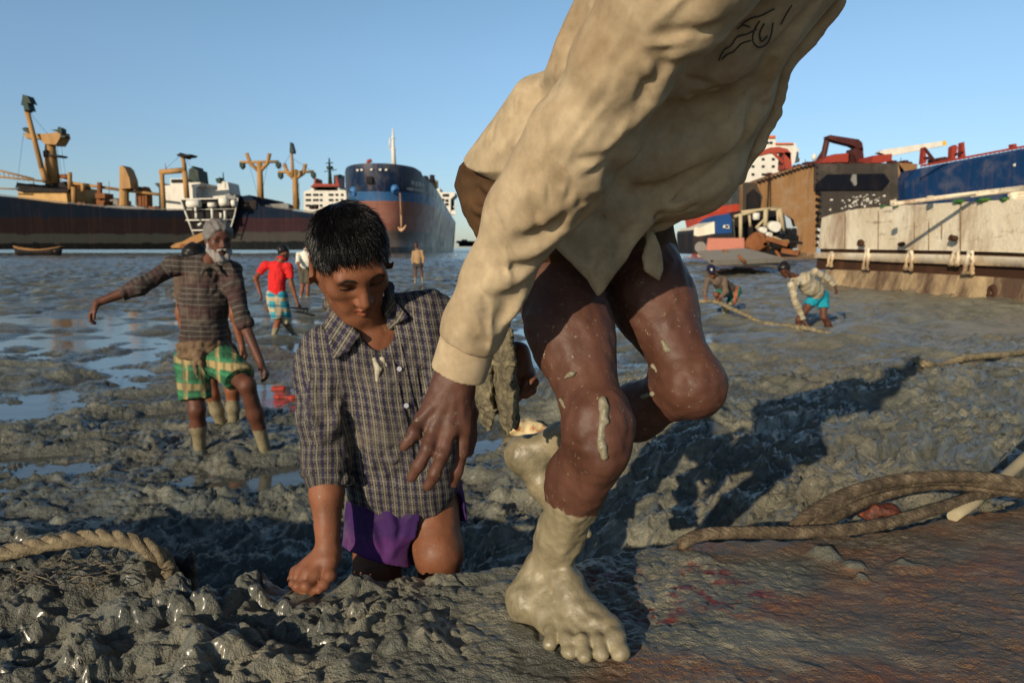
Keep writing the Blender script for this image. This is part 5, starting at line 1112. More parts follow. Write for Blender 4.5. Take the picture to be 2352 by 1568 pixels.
    sk = [([(1362, 935), (1350, 985), (1362, 1035)], -.0035, .010), ([(1438, 940), (1450, 995), (1436, 1045)], -.003, .010), ([(1378, 1042), (1402, 1058), (1428, 1046)], -.003, .009), ([(1376, 930), (1402, 922), (1428, 932)], -.002, .010),
          ([(1388, 1060), (1355, 1130), (1315, 1210), (1290, 1280)], .0035, .012), ([(1300, 700), (1335, 790), (1362, 880)], -.004, .018), ([(1260, 760), (1290, 850), (1310, 930)], -.003, .014), ([(1290, 1000), (1270, 1080), (1262, 1150)], -.003, .012), ([(1312, 930), (1300, 990), (1284, 1050)], .004, .010),
          ([(1540, 700), (1580, 780), (1600, 850)], -.003, .016), ([(1570, 850), (1560, 890), (1575, 925)], -.003, .010), ([(1628, 850), (1640, 890), (1625, 920)], -.003, .009),
          ([(1285, 1370), (1320, 1410), (1352, 1448)], .0022, .006), ([(1275, 1375), (1300, 1412), (1325, 1450)], .002, .006), ([(1298, 1365), (1345, 1405), (1392, 1446)], .0025, .007), ([(1262, 1380), (1278, 1412), (1296, 1446)], .002, .006), ([(1225, 1300), (1210, 1340), (1205, 1370)], -.003, .008), ([(1240, 1290), (1228, 1325)], .003, .009)]
    S.strokes(sk); zt0 = P(1290, 1148, 1.2)[2]
    def crust(p, d):
        i = np.nonzero((np.abs(d) < .03) & (p[:, 2] < zt0+.03) & (p[:, 1] < 1.42))[0]
        if not len(i): return d
        q = p[i]; e = sstep(.006, -.010, q[:, 2]-zt0-.10*(P(1290, 1148, 1.2)[0]-q[:, 0])+.012*noise3(q*30)); d = d.copy()
        d[i] -= e*(.0012+.0030*np.maximum(noise3(q*V(34, 34, 16)), -.3)+.0012*noise3(q*90)); return d
    S.post.append(crust)
    S.wrinkle(.0010, 40)
    def mud(vs):
        z = vs[:, 2]; x = vs[:, 0]; near = (vs[:, 1] < 1.42) & (z < 1.0)
        zt = P(1290, 1148, 1.2)[2]; d = P(1255, 1000, 1.58); far = (z < 1.3) & (vs[:, 1] > 1.42)
        m1 = sstep(.03, -.03, z-zt-.10*(P(1290, 1148, 1.2)[0]-x))*near
        kL, aL = J['knL'], J['anL']; tt = ((vs-kL)@(aL-kL))/float((aL-kL)@(aL-kL)); m2 = sstep(.70, .82, tt+.06*noise3(vs*20))*far
        return np.maximum(m1, m2)
    fm = {'mud': mud}
    def mk(i): return lambda vs: face_mask(vs, hc, Mh, 1.0)[i]
    fm.update(lip=mk(0), brow=mk(1), sock=mk(2))
    S.wrinkle(.0022, 55, None)
    body = sdf_obj(S, .0042, 'body', skin, root, fm)
    # finger nails
    m = MB()
    nail = NT('finger_nail'); nail.set(Base_Color=(*rgb(150, 120, 98), 1), Roughness=.35)
    # hair
    H = Sdf(.02); H.ell(hc+Mh@V(0, -.018, .045), (.083, .102, .088), Mh, .0); H.cut(hc+Mh@V(0, .065, .03), Mh@V(0, .9, -.55), .02); H.wrinkle(.008, 60, Mh@V(0, 1, 0), 4)
    sdf_obj(H, .006, 'hair', HAIR, root)
    # drips of mud on the thigh and knee
    mudm = NT('drying_mud'); pp = mudm.pos('Object'); mudm.set(Base_Color=mudm.mix(mudm.noise(60, pp, 4), rgb(100, 95, 76), rgb(134, 126, 102)), Roughness=.5, Normal=mudm.bump(mudm.noise(120, pp, 4), .5, .004))
    for pts, r in (([(1384, 918), (1389, 945), (1386, 968), (1382, 988), (1382, 1008), (1384, 1028), (1387, 1048)], (.0075, .0085, .0075, .0055, .0055, .0075, .0065)), ([(1298, 868), (1312, 860), (1326, 853)], (.004, .005, .003)), ([(1289, 920), (1296, 936)], (.005, .004)),
                   ([(1524, 785), (1532, 800), (1540, 806)], (.006, .007, .004)), ([(1478, 912), (1500, 905)], (.005, .005)), ([(1500, 840), (1508, 852)], (.005, .004))):
        q = [S.hit(x, y) for x, y in pts]; q = [v+V(0, .002, 0) for v in q if v is not None]; r = [w_*.9 for w_ in r]
        if len(q) < 2: continue
        D = Sdf(.008); D.chain(q, r[:len(q)], .006); D.wrinkle(.0030, 90); sdf_obj(D, .0024, 'mud_splash', mudm.m, root)
    # ---- shirt
    sh = NT('stained_beige_cotton'); p = sh.pos('Object'); mp0 = sh.n('Mapping'); sh.put(mp0.inputs[0], p); mp0.inputs['Rotation'].default_value = (0, -.72, .35); mp0.inputs['Scale'].default_value = (1, 1, .45); mp0 = mp0.outputs[0]
    n = sh.noise(4.5, p, 6, .62); n2 = sh.noise(26, p, 5, .65); n3 = sh.noise(9, p, 3, .5)
    col = sh.mix(sh.mapr(n2, .3, .7), rgb(144, 128, 102), rgb(176, 158, 128))
    col = sh.mix(sh.mapr(n, .48, .68, 0, .62), col, rgb(112, 88, 58))
    col = sh.mix(sh.math('MULTIPLY', sh.mapr(sh.noise(7, mp0, 5, .7), .57, .70), .6), col, rgb(88, 70, 48))
    col = sh.mix(sh.math('MULTIPLY', sh.mapr(sh.noise(46, p, 5, .7), .71, .75), .45), col, rgb(70, 56, 40))
    mp = sh.n('Mapping'); sh.put(mp.inputs[0], p); mp.inputs['Rotation'].default_value = (0, -.72, .35); mp.inputs['Scale'].default_value = (1, 1, .16)
    lines = sh.noise(34, mp.outputs[0], 5, .62)
    sh.set(Base_Color=col, Roughness=.9, Normal=sh.bump(sh.math('ADD', sh.noise(1100, p, 1), sh.math('ADD', sh.math('MULTIPLY', sh.noise(30, p, 4, .6), .9), sh.math('MULTIPLY', lines, 2.2))), .26, .006)); sh.b.inputs['Specular IOR Level'].default_value = .2
    T = Sdf(.03)
    q = lambda l: [P(*z) for z in l]
    # back panel and chest
    pillow(T, q([(1085, 338, 1.44), (1140, 262, 1.38), (1205, 172, 1.30), (1262, 160, 1.27), (1290, 60, 1.2), (1340, -60, 1.12), (1500, -260, 1.0), (1800, -320, .98), (2060, -200, .98), (1990, -80, 1.02), (1905, 6, 1.07), (1812, 112, 1.12), (1772, 238, 1.19), (1700, 378, 1.24), (1610, 452, 1.28), (1500, 510, 1.32), (1400, 560, 1.36), (1280, 540, 1.38), (1170, 390, 1.42)]), .10, .115, .03)
    T.cone(J['waist'], J['chest'], .118, .125, .06); T.cone(pel+V(-.02, 0, .08), J['waist'], .10, .118, .05)
    T.ell(P(1560, 380, 1.2), (.10, .08, .055), frame(P(1600, 300, 1.2)-P(1480, 480, 1.3), V(0, -1, .3)), .06)
    # sleeve of the near arm
    line = [(1600, -90, .82), (1505, 20, .855), (1430, 150, .90), (1352, 292, .955), (1278, 400, .99), (1210, 492, 1.025), (1140, 640, 1.065), (1090, 745, 1.085), (1064, 815, 1.098)]
    T.chain(q(line), [.075, .062, .063, .066, .063, .058, .050, .047, .044], .03)
    # far sleeve
    T.chain([J['shL'], elL, wrL], [.075, .062, .05], .04); T.cone(J['shR'], J['shL'], .07, .075, .05); T.cone(J['chest'], J['neck'], .10, .06, .06)
    # front tail and side tail
    pillow(T, q([(1250, 500, 1.205), (1300, 400, 1.20), (1420, 400, 1.20), (1485, 516, 1.215), (1440, 600, 1.205), (1385, 672, 1.19), (1374, 684, 1.19), (1345, 640, 1.195), (1262, 562, 1.205)]), .016, .014, .03)
    pillow(T, q([(1480, 515, 1.27), (1505, 535, 1.27), (1522, 580, 1.265), (1524, 620, 1.265), (1514, 647, 1.265), (1478, 624, 1.265), (1472, 590, 1.265), (1482, 555, 1.27)]), .010, .008, .012)
    # hollow: the belly side is open towards the trousers, neck open, cuff open
    cu0, cu1 = P(1064, 815, 1.098), P(1052, 856, 1.104)
    ax = unit(P(1064, 815, 1.098)-P(1140, 640, 1.065))
    T.cut(P(1073, 786, 1.093), ax, .0, V(-.6, .9, .9), V(.03, 1.3, 1.35))
    # folds of the sleeve
    fo = T.fold
    fo([(1500, 30), (1420, 190), (1330, 330), (1235, 470)], .003, .022); fo([(1600, 40), (1560, 130), (1510, 230), (1440, 330)], .006, .014)
    fo([(1560, 60), (1520, 150), (1465, 240), (1400, 320)], -.006, .012); fo([(1640, -30), (1630, 80), (1590, 170)], .006, .02)
    fo([(1480, 260), (1420, 340), (1360, 390), (1300, 440)], .006, .016); fo([(1440, 180), (1400, 260), (1340, 330)], -.003, .016)
    fo([(1292, 500), (1250, 540), (1200, 548)], -.011, .013); fo([(1300, 468), (1250, 505), (1180, 520)], .009, .013); fo([(1285, 540), (1235, 578), (1170, 590)], .009, .014); fo([(1268, 572), (1220, 610), (1150, 622)], -.007, .012)
    fo([(1240, 610), (1190, 650), (1120, 655)], .006, .013); fo([(1200, 690), (1180, 745), (1140, 775)], .013, .013); fo([(1178, 660), (1160, 720), (1148, 770)], -.014, .013); fo([(1215, 640), (1180, 690), (1128, 690)], -.007, .012)
    fo([(1110, 640), (1080, 710), (1062, 770)], .006, .016); fo([(1160, 500), (1110, 600), (1070, 680)], -.005, .018); fo([(1090, 780), (1130, 790)], -.006, .01)
    fo([(1230, 420), (1160, 520), (1105, 620)], .005, .02)
    # folds of the back and the front
    fo([(1262, 170), (1210, 190), (1150, 260)], .006, .022); fo([(1258, 215), (1225, 235), (1190, 270), (1165, 330)], -.012, .02); fo([(1300, 60), (1270, 160), (1230, 260)], .012, .024)
    fo([(1345, 0), (1310, 90), (1282, 170)], -.011, .02); fo([(1220, 280), (1180, 330), (1130, 350)], .008, .018)
    fo([(1760, 250), (1660, 330), (1520, 390), (1430, 400)], .020, .034); fo([(1790, 180), (1700, 230), (1600, 250), (1520, 290)], -.014, .030); fo([(1720, 330), (1620, 400), (1500, 440)], -.014, .026)
    fo([(1690, 390), (1580, 450), (1480, 490), (1400, 470)], .014, .026); fo([(1850, 40), (1790, 140), (1760, 240)], .012, .02); fo([(1480, 300), (1420, 370), (1390, 430)], -.016, .026)
    fo([(1410, 380), (1370, 430), (1410, 480), (1470, 520)], .013, .018); fo([(1390, 440), (1340, 500), (1290, 540)], .010, .018); fo([(1440, 440), (1400, 520), (1390, 600), (1378, 660)], .009, .016); fo([(1350, 470), (1330, 550), (1350, 620)], -.008, .016)
    fo([(1470, 500), (1430, 560), (1400, 640)], -.009, .014); fo([(1740, 60), (1690, 160), (1640, 200), (1560, 220)], .010, .022); fo([(1500, 150), (1480, 250)], -.004, .014)
    fo([(1600, 330), (1520, 350), (1450, 350)], .010, .02); fo([(1700, 200), (1620, 290), (1540, 330)], -.009, .02)
    R = random.Random(11); st = []
    ln = [(1600, -60), (1505, 20), (1430, 150), (1352, 292), (1278, 400), (1210, 492), (1140, 640), (1090, 745), (1064, 815)]; hw = [130, 118, 110, 105, 92, 82, 68, 60, 54]
    for i in range(62):
        u = R.uniform(0, 7.2); k = int(u); f = u-k; cx = ln[k][0]+(ln[k+1][0]-ln[k][0])*f; cy = ln[k][1]+(ln[k+1][1]-ln[k][1])*f; ww = hw[k]+(hw[k+1]-hw[k])*f
        a = math.atan2(ln[k+1][1]-ln[k][1], ln[k+1][0]-ln[k][0]); o = R.uniform(-.75, .75); L = R.uniform(110, 240) if k < 4 else R.uniform(35, 100)
        th = a+(R.uniform(-.22, .22) if k < 4 else R.uniform(-1.15, -.3)); x = cx+math.cos(a+1.57)*ww*o; y = cy+math.sin(a+1.57)*ww*o; b = R.uniform(-.35, .35)
        if k < 4 and i % 3: continue
        st.append(([(x+math.cos(th+b*s_)*L*s_, y+math.sin(th+b*s_)*L*s_) for s_ in (-.5, -.17, .17, .5)], R.choice((1, 1, -1))*(R.uniform(.0012, .0030) if k < 4 else R.uniform(.003, .006)), R.uniform(.0042, .0066)))
    for i in range(66):                                             # the torso: drag lines fanning out from the armpit and the waist
        x = R.uniform(1300, 1840); y = R.uniform(10, 520)
        if not (x > 1300+(500-y)*.62 and x < 1960-y*.78): continue
        th = math.atan2(y-560, x-1180)+R.uniform(-.5, .5) if y > 230 else math.atan2(y-120, x-1480)+R.uniform(-.4, .4); L = R.uniform(50, 170); b = R.uniform(-.5, .5)
        st.append(([(x+math.cos(th+b*s_)*L*s_, y+math.sin(th+b*s_)*L*s_) for s_ in (-.5, -.17, .17, .5)], R.choice((1, 1, -1))*R.uniform(.005, .009), R.uniform(.005, .009)))
    for i in range(26):                                             # the tails and the back
        x, y = R.choice(((1370, 560), (1420, 480), (1330, 500), (1160, 280), (1240, 120), (1200, 230), (1120, 320)))
        x += R.uniform(-50, 50); y += R.uniform(-60, 60); th = R.uniform(.9, 2.4) if x > 1280 else R.uniform(1.6, 2.6); L = R.uniform(30, 90); b = R.uniform(-.4, .4)
        st.append(([(x+math.cos(th+b*s_)*L*s_, y+math.sin(th+b*s_)*L*s_) for s_ in (-.5, 0, .5)], R.choice((1, -1))*R.uniform(.003, .005), R.uniform(.005, .009)))
    st.append(([(1880, 0), (1820, 70), (1768, 130), (1742, 235), (1700, 325), (1655, 392), (1580, 440), (1500, 490)], -.024, .009))
    st += [([(1585, 207), (1620, 198), (1660, 191), (1700, 186), (1738, 182)], .0045, .0042), ([(1585, 214), (1620, 205), (1660, 198), (1700, 193), (1738, 189)], -.003, .004), ([(1158, 372), (1182, 352), (1200, 330)], -.004, .004), ([(1300, 560), (1340, 606), (1366, 640)], .003, .004)]
    T.strokes(st)
    ad = P(1100, 740, 1.08)-P(1505, 20, .855); T.wrinkle(.0010, 9, ad, 4.0); T.wrinkle(.0009, 15, ad, 5., 5., True); T.wrinkle(.0008, 30, ad+V(.1, 0, 0), 3.0, 3., True); T.wrinkle(.0003, 70, ad, 2.0, 9., True)
    shirt = sdf_obj(T, .0036, 'shirt', sh.m, root)
    # cuff: a band round the wrist with an open end
    Cf = Sdf(.004); e = P(1056, 846, 1.104); b0 = P(1076, 778, 1.092); ax = unit(e-b0); e = b0+ax*.066
    Cf.cone(b0, e, .0475, .0465, 0, n=V(.3, 1, 0), fl=.86); Cf.cut(e-ax*.004, ax); Cf.cone(b0, e+ax*.06, .036, .039, .002, n=V(.3, 1, 0), fl=.86, sub=True)
    Cf.wrinkle(.0018, 16); Cf.crease([b0+ax*.008+V(-.04, -.04, .0), b0+ax*.008+V(.05, -.04, 0)], -.002, .004)
    cuff = sdf_obj(Cf, .003, 'cuff', sh.m, shirt)
    # placket: the doubled front edge
    pk = [(1912, 0), (1838, 92), (1790, 148), (1766, 250), (1728, 330), (1690, 398), (1610, 455), (1520, 505), (1480, 524)]
    pts = [P(x+13*min(1, (560-y)/300.), y+7, Y) for (x, y), Y in zip(pk, (1.05, 1.09, 1.11, 1.17, 1.2, 1.23, 1.26, 1.29, 1.30))]
    B = Sdf(.006); B.chain(pts, [.012]*len(pts), .006); B.wrinkle(.004, 25); B.wrinkle(.0015, 80)
    sdf_obj(B, .0035, 'placket', sh.m, shirt)
    dk = NT('dark_thread'); dk.set(Base_Color=(*rgb(52, 48, 46), 1), Roughness=.8)
    Em = MB()
    for pl in ([(1648, 142), (1660, 118), (1676, 108), (1690, 88), (1712, 82), (1735, 70)], [(1655, 140), (1668, 128), (1682, 122), (1700, 104), (1722, 96)], [(1742, 52), (1730, 72), (1726, 98), (1740, 112), (1758, 104), (1768, 82), (1772, 56)], [(1752, 58), (1742, 80), (1746, 98), (1760, 86)], [(1700, 60), (1722, 46), (1744, 40), (1776, 24)], [(1790, 60), (1802, 36), (1815, 16)], [(1690, 70), (1704, 62), (1720, 66)]):
        pp = [T.hit(x, y) for x, y in pl]; pp = [v+V(0, -.0055, 0) for v in pp if v is not None]
        if len(pp) > 1: Em.tube(spline(pp, 5), .0012, 5)
    if Em.v: mb_obj(Em, 'embroidery', dk.m, shirt)
    # ---- brown trousers rolled up to the thigh
    tr = cloth_mat('brown_trouser_cloth', rgb(72, 50, 28), rgb(44, 32, 20), .6, 500)
    G = Sdf(.03)
    pillow(G, q([(1080, 352, 1.45), (1160, 380, 1.42), (1250, 420, 1.40), (1300, 520, 1.38), (1230, 620, 1.38), (1120, 560, 1.45), (1075, 500, 1.47), (1056, 430, 1.48), (1064, 380, 1.47)]), .07, .09, .03)
    a, b = J['hipR'], J['knR']; G.cone(a+V(0, .02, .04), a+(b-a)*.27, .122, .108, .05)
    a2, b2 = J['hipL'], J['knL']; G.cone(a2+V(-.02, .0, .06), a2+(b2-a2)*.16, .112, .105, .05)
    dR = unit(b-a); G.cut(a+(b-a)*.275, dR, .004, V(-.2, .9, 1.0), V(.24, 1.9, 1.6)); 
    fo = G.fold
    for l, am in (([(1075, 400), (1120, 430), (1165, 430)], .012), ([(1070, 440), (1110, 460), (1150, 470)], -.012), ([(1080, 470), (1120, 490), (1160, 480)], .012), ([(1090, 510), (1125, 520), (1150, 500)], -.010), ([(1110, 385), (1130, 450), (1120, 540)], .009)): fo(l, am, .012)
    G.wrinkle(.006, 16, V(.3, 0, 1), 2, 0., True); G.wrinkle(.003, 34, V(.3, 0, 1), 2, 4., True)
    sdf_obj(G, .0055, 'trousers', tr, root)
    return S, T
MAN_S, MAN_T = build_man()
# ---------------------------------------------------------------- the boy leaning on the plate
def build_boy():
    root = empty('person', V(-.17, 1.52, .02), 'boy in a dark checked shirt and purple lungi leaning on his fist against the plate', 'person')
    skin = skin_mat('brown_skin', rgb(116, 73, 50), splat=.9)
    hc = P(806, 603, 1.43); M = frame(V(.44, -.68, -.60), V(.05, -.45, .87))
    S = Sdf(.03)
    nb = P(845, 800, 1.50)
    S.cone(nb, hc+M@V(0, -.025, -.05), .050, .047, .03)
    shR, shL = P(748, 815, 1.48), P(1000, 745, 1.54)
    S.cone(shR, shL, .042, .042, .04); ch = P(885, 870, 1.54); pel = P(925, 1130, 1.57)
    S.cone(ch, pel, .085, .085, .05); S.cone(nb, ch, .05, .08, .05)
    S.ell(P(868, 790, 1.515), (.045, .03, .045), None, .04)
    elR, wrR = P(750, 1050, 1.435), P(753, 1272, 1.365)
    S.chain([shR, elR], [.040, .034], .02); S.chain([elR, P(751, 1130, 1.41), wrR], [.036, .0335, .0235], .02)
    # fist on the plate
    z = PLATE_Z
    kn = [P(728, 1320, 1.325), P(707, 1314, 1.335), P(690, 1312, 1.35), P(680, 1312, 1.37)]
    for i, q in enumerate(kn): S.cone(wrR+V(.006-.006*i, 0, -.004), q, .0185, .0120, .016)
    pp = [P(703, 1346, 1.30), P(683, 1346, 1.315), P(674, 1340, 1.335), P(670, 1330, 1.36)]
    tp = [P(722, 1356, 1.305), P(704, 1364, 1.315), P(690, 1360, 1.33), P(684, 1350, 1.35)]
    for i in range(4): finger(S, [kn[i], pp[i], tp[i], tp[i]+V(.012, .014, .006)], .0105-.0006*i, .0082-.0004*i, .010)
    finger(S, [P(762, 1290, 1.345), P(758, 1320, 1.32), P(744, 1342, 1.305), P(733, 1354, 1.295)], .0135, .0085, .012)
    # the other arm, held out behind the man's cuff
    elL, wrL = P(1112, 900, 1.50), P(1186, 812, 1.44)
    S.chain([shL, elL, wrL], [.040, .034, .024], .02)
    kn2 = [P(1172, 848, 1.425), P(1190, 845, 1.42), P(1206, 848, 1.425), P(1216, 856, 1.435)]
    for i, q in enumerate(kn2): S.cone(wrL+V(-.006+.005*i, 0, 0), q, .0175, .0118, .014)
    for i, (a, b, c) in enumerate((((1160, 880), (1152, 905), (1162, 922)), ((1184, 878), (1176, 908), (1170, 925)), ((1210, 876), (1200, 902), (1188, 915)), ((1228, 876), (1222, 896), (1208, 908)))):
        finger(S, [kn2[i], P(*a, 1.405), P(*b, 1.395), P(*c, 1.392)], .0102-.0005*i, .008, .01)
    finger(S, [P(1168, 830, 1.43), P(1172, 850, 1.40), P(1176, 874, 1.385), P(1180, 884, 1.38)], .013, .0085, .01)
    # legs, going down behind the plate
    hR, hL = P(872, 1160, 1.59), P(985, 1150, 1.59); kR, kL = P(866, 1320, 1.53), P(1008, 1268, 1.50)
    S.cone(hR, kR, .075, .052, .03); S.cone(hL, kL, .075, .052, .03)
    aR = V(kR[0]+.02, 1.68, .06); aL = V(kL[0]-.03, 1.72, .08)
    S.chain([kR, kR+(aR-kR)*.4, aR], [.050, .050, .032], .03); S.chain([kL, kL+(aL-kL)*.4, aL], [.050, .050, .032], .03)
    for a in (aR, aL): foot(S, a, V(.1, -1, 0), V(0, 0, 1), .2)
    head(S, hc, M, .95, ears=1.22)
    S.wrinkle(.0010, 45)
    mk = lambda i: (lambda vs: face_mask(vs, hc, M, .95)[i])
    def mud(vs): return sstep(.46, .38, vs[:, 2])
    sdf_obj(S, .0032, 'body', skin, root, {'mud': mud, 'lip': mk(0), 'brow': mk(1), 'sock': mk(2)})
    # hair: a close cap and wet locks
    cap = Sdf(.015); hz = .95; W = lambda x, y, zz: hc+M@(V(x, y, zz)*hz)
    cap.ell(W(0, -.016, .038), V(.0785, .0965, .086)*hz, M, 0); cap.cut(W(0, .072, .050), M@V(0, .85, -.6), .012)
    for x in (-1, 1): cap.cut(W(x*.07, .02, -.012), M@V(x*.15, .55, -1), .01)
    cap.wrinkle(.004, 70, M@V(0, 1, -.4), 4)
    hair = sdf_obj(cap, .004, 'hair', HAIR, root)
    R = np.random.RandomState(4); n = 52000; u = R.normal(size=(n, 3)); u /= np.linalg.norm(u, axis=1, keepdims=True)
    loc = u*V(.0775, .0955, .085)+V(0, -.016, .038)
    hl = np.interp(loc[:, 1], [-.12, -.05, -.03, .01, .035, .06, .09], [-.055, -.045, .005, .004, .02, .062, .066])
    loc = loc[loc[:, 2] > hl][:17000]; nr = (loc-V(0, -.016, .038))/V(.0775, .0955, .085)**2; nr /= np.linalg.norm(nr, axis=1, keepdims=True)
    whorl = V(.012, -.075, .105); d = loc-whorl; d /= np.linalg.norm(d, axis=1, keepdims=True)
    d = d+V(.30, .25, -.35)*sstep(.0, .09, loc[:, 1])[:, None]+V(0, .1, -.6)*sstep(.05, .0, loc[:, 2])[:, None]
    cl = np.stack([noise3(loc*38+i*17) for i in range(3)], 1); d = d+cl*.6
    d = d-(d*nr).sum(1, keepdims=True)*nr; d /= np.linalg.norm(d, axis=1, keepdims=True); d = d+nr*(.05+.07*R.rand(len(loc), 1))
    Ln = np.interp(loc[:, 2], [-.05, .0, .05, .12], [.018, .024, .036, .040])[:, None]*np.interp(loc[:, 1], [.03, .07], [1, .62])[:, None]
    vs, fs = strand_mesh(loc, d, nr, Ln, .00068, -nr*.24+V(0, .03, -.08), .10, 2)
    HB = hair_mat('wet_black_hair', (.0045, .004, .004), .30)
    np_obj('locks', hc+(vs*hz)@M.T, fs, HB, hair)
    # ---- shirt
    T = Sdf(.025); q = lambda l: [P(*v) for v in l]
    pillow(T, q([(722, 812, 1.50), (752, 752, 1.50), (790, 712, 1.50), (905, 672, 1.53), (1000, 664, 1.55), (1036, 706, 1.55), (1052, 800, 1.55), (1062, 980, 1.56), (1050, 1120, 1.57), (1003, 1172, 1.55), (952, 1166, 1.54), (880, 1158, 1.54), (802, 1136, 1.55), (800, 1050, 1.55), (790, 950, 1.54), (760, 880, 1.52)]), .085, .092)
    T.chain(q([(752, 812, 1.475), (738, 870, 1.465), (744, 960, 1.45), (750, 1050, 1.435), (751, 1096, 1.425)]), [.050, .053, .051, .047, .046], .03)
    T.chain([shL, elL, P(1150, 850, 1.465)], [.052, .049, .045], .03)
    ax = unit(wrR-elR); T.cut(P(751, 1088, 1.427), ax, .004, P(690, 1040, 1.30), P(812, 1180, 1.55))
    T.cone(shR, shL, .056, .056, .04); T.cone(ch, pel, .098, .098, .05); T.cone(nb+V(0, 0, -.02), ch, .062, .095, .05)
    # open neck
    T.ell(P(862, 742, 1.44), (.036, .065, .060), frame(V(0, 1, 0), V(-.35, 0, 1)), .010, True)
    fo = T.fold
    fo([(722, 830), (735, 930), (760, 1040)], -.007, .012); fo([(700, 900), (720, 980), (760, 1010)], .007, .012); fo([(790, 900), (770, 980), (720, 1020)], .008, .012); fo([(700, 1000), (740, 1030), (790, 1010)], -.006, .01); fo([(705, 1060), (750, 1050), (800, 1070)], .005, .01)
    fo([(800, 960), (830, 1040), (905, 1080)], -.010, .014); fo([(815, 1010), (860, 1060), (930, 1065)], .010, .014); fo([(810, 1070), (880, 1095), (950, 1090)], -.010, .012); fo([(860, 880), (880, 960), (900, 1050)], .006, .014); fo([(980, 860), (960, 960), (940, 1060)], -.007, .016); fo([(1020, 800), (985, 900), (970, 1000)], .008, .016)
    fo([(790, 760), (800, 850), (850, 930)], -.004, .014); fo([(950, 700), (990, 760), (1000, 850)], .005, .016); fo([(840, 1100), (850, 1150)], .006, .012); fo([(900, 1100), (905, 1155)], -.006, .012)
    Rn = random.Random(6); st = []
    for i in range(46):
        if i < 16: x, y = Rn.uniform(700, 790), Rn.uniform(820, 1080); th = Rn.choice((1.57+Rn.uniform(-.3, .3), Rn.uniform(-.7, .5)))
        else: x, y = Rn.uniform(800, 1040), Rn.uniform(800, 1150); th = 1.57+Rn.uniform(-.7, .9)
        L = Rn.uniform(40, 120); bb = Rn.uniform(-.5, .5); st.append(([(x+math.cos(th+bb*s_)*L*s_, y+math.sin(th+bb*s_)*L*s_) for s_ in (-.5, 0, .5)], Rn.choice((1, -1))*Rn.uniform(.003, .006), Rn.uniform(.005, .010)))
    T.strokes(st)
    T.wrinkle(.0035, 17, V(.2, 0, 1), 2.0); T.wrinkle(.0016, 45)
    ca = lambda vs: vs
    def cuv(vs):
        c0 = V(*P(870, 950, 1.45)); o = np.zeros_like(vs); X = unit(V(1, .25, .12)); Z = unit(V(.13, .0, 1))
        wob = .004*noise3(vs*14)[:, None]
        o[:, 0] = (vs-c0)@X; o[:, 1] = (vs-c0)@Z
        t, r = seg_t(vs, shR, P(751, 1096, 1.425)); dd = np.sqrt((r*r).sum(1)); sl = (dd < .064) & (vs[:, 0] < P(800, 950, 1.47)[0]+.0*vs[:, 0]) & (t > .02)
        A = unit(P(751, 1096, 1.425)-shR); B = unit(np.cross(A, V(0, 1, 0))); C = np.cross(A, B); th = np.arctan2(r@B, -(r@C))
        o[sl, 0] = th[sl]*.05; o[sl, 1] = t[sl]*float(np.linalg.norm(P(751, 1096, 1.425)-shR))
        return o+wob
    chk = check_mat('dark_checked_cotton', rgb(90, 86, 75), [(0, .0098, .56, rgb(28, 28, 36), .92, 0.), (1, .0098, .40, rgb(34, 34, 42), .75, 0.), (0, .0196, .10, rgb(140, 132, 118), .6, .25), (1, .0196, .08, rgb(130, 124, 116), .5, .25), (0, .0196, .12, rgb(44, 36, 70), .7, .75)])
    shirt = sdf_obj(T, .0036, 'shirt', chk, root, {'cuv': cuv})
    base = V(*root.location)
    # rolled cuff
    Cf = Sdf(.006); c0 = P(751, 1094, 1.426)
    for k in range(14):
        a = k*2*math.pi/14; b = (k+1)*2*math.pi/14; B = unit(np.cross(ax, V(0, 1, 0))); C = np.cross(ax, B)
        Cf.cone(c0+(B*math.cos(a)*1.12+C*math.sin(a))*.041+ax*.012*math.cos(a+.5), c0+(B*math.cos(b)*1.12+C*math.sin(b))*.041+ax*.012*math.cos(b+.5), .0125, .0125)
    Cf.wrinkle(.004, 40); sdf_obj(Cf, .003, 'rolled_cuff', chk, shirt, {'cuv': cuv})
    # collar wings, placket, pocket, buttons
    def patch(pix, th, off, name, rim=.004):
        hs = [T.hit(x, y) for x, y in pix]; hs = [h if h is not None else P(x, y, 1.46) for h, (x, y) in zip(hs, pix)]
        ym = np.median([h[1] for h in hs]); hs = [P(x, y, min(max(h[1], ym-.035), ym+.03)-off) for h, (x, y) in zip(hs, pix)]
        K = Sdf(.004); n = len(hs); c = np.mean(hs, 0)
        for i in range(n): K.chain([hs[i], hs[(i+1) % n]], [th, th], .004)
        pillow(K, hs, rim, th*1.25, .006); K.wrinkle(.0025, 30); return sdf_obj(K, .0026, name, chk, shirt, {'cuv': lambda vs: cuv(vs)@np.array([[.8, .6, 0], [-.6, .8, 0], [0, 0, 1]])})
    patch([(758, 694), (786, 728), (822, 772), (800, 800), (772, 820), (760, 785), (749, 745)], .0048, .014, 'collar_wing')
    patch([(889, 676), (912, 700), (934, 728), (914, 738), (897, 756), (889, 720)], .0048, .014, 'collar_wing')
    st = Sdf(.006); st.chain([P(752, 700, 1.46), P(768, 672, 1.50), P(800, 655, 1.545), P(850, 645, 1.56), P(892, 660, 1.53), P(897, 690, 1.48)], [.012]*6, .01); sdf_obj(st, .004, 'collar_band', chk, shirt, {'cuv': cuv})
    pl = [(894, 792), (906, 840), (918, 900), (930, 950), (942, 1010), (950, 1070), (956, 1120)]
    hs = [T.hit(x, y) for x, y in pl]; hs = [h for h in hs if h is not None]
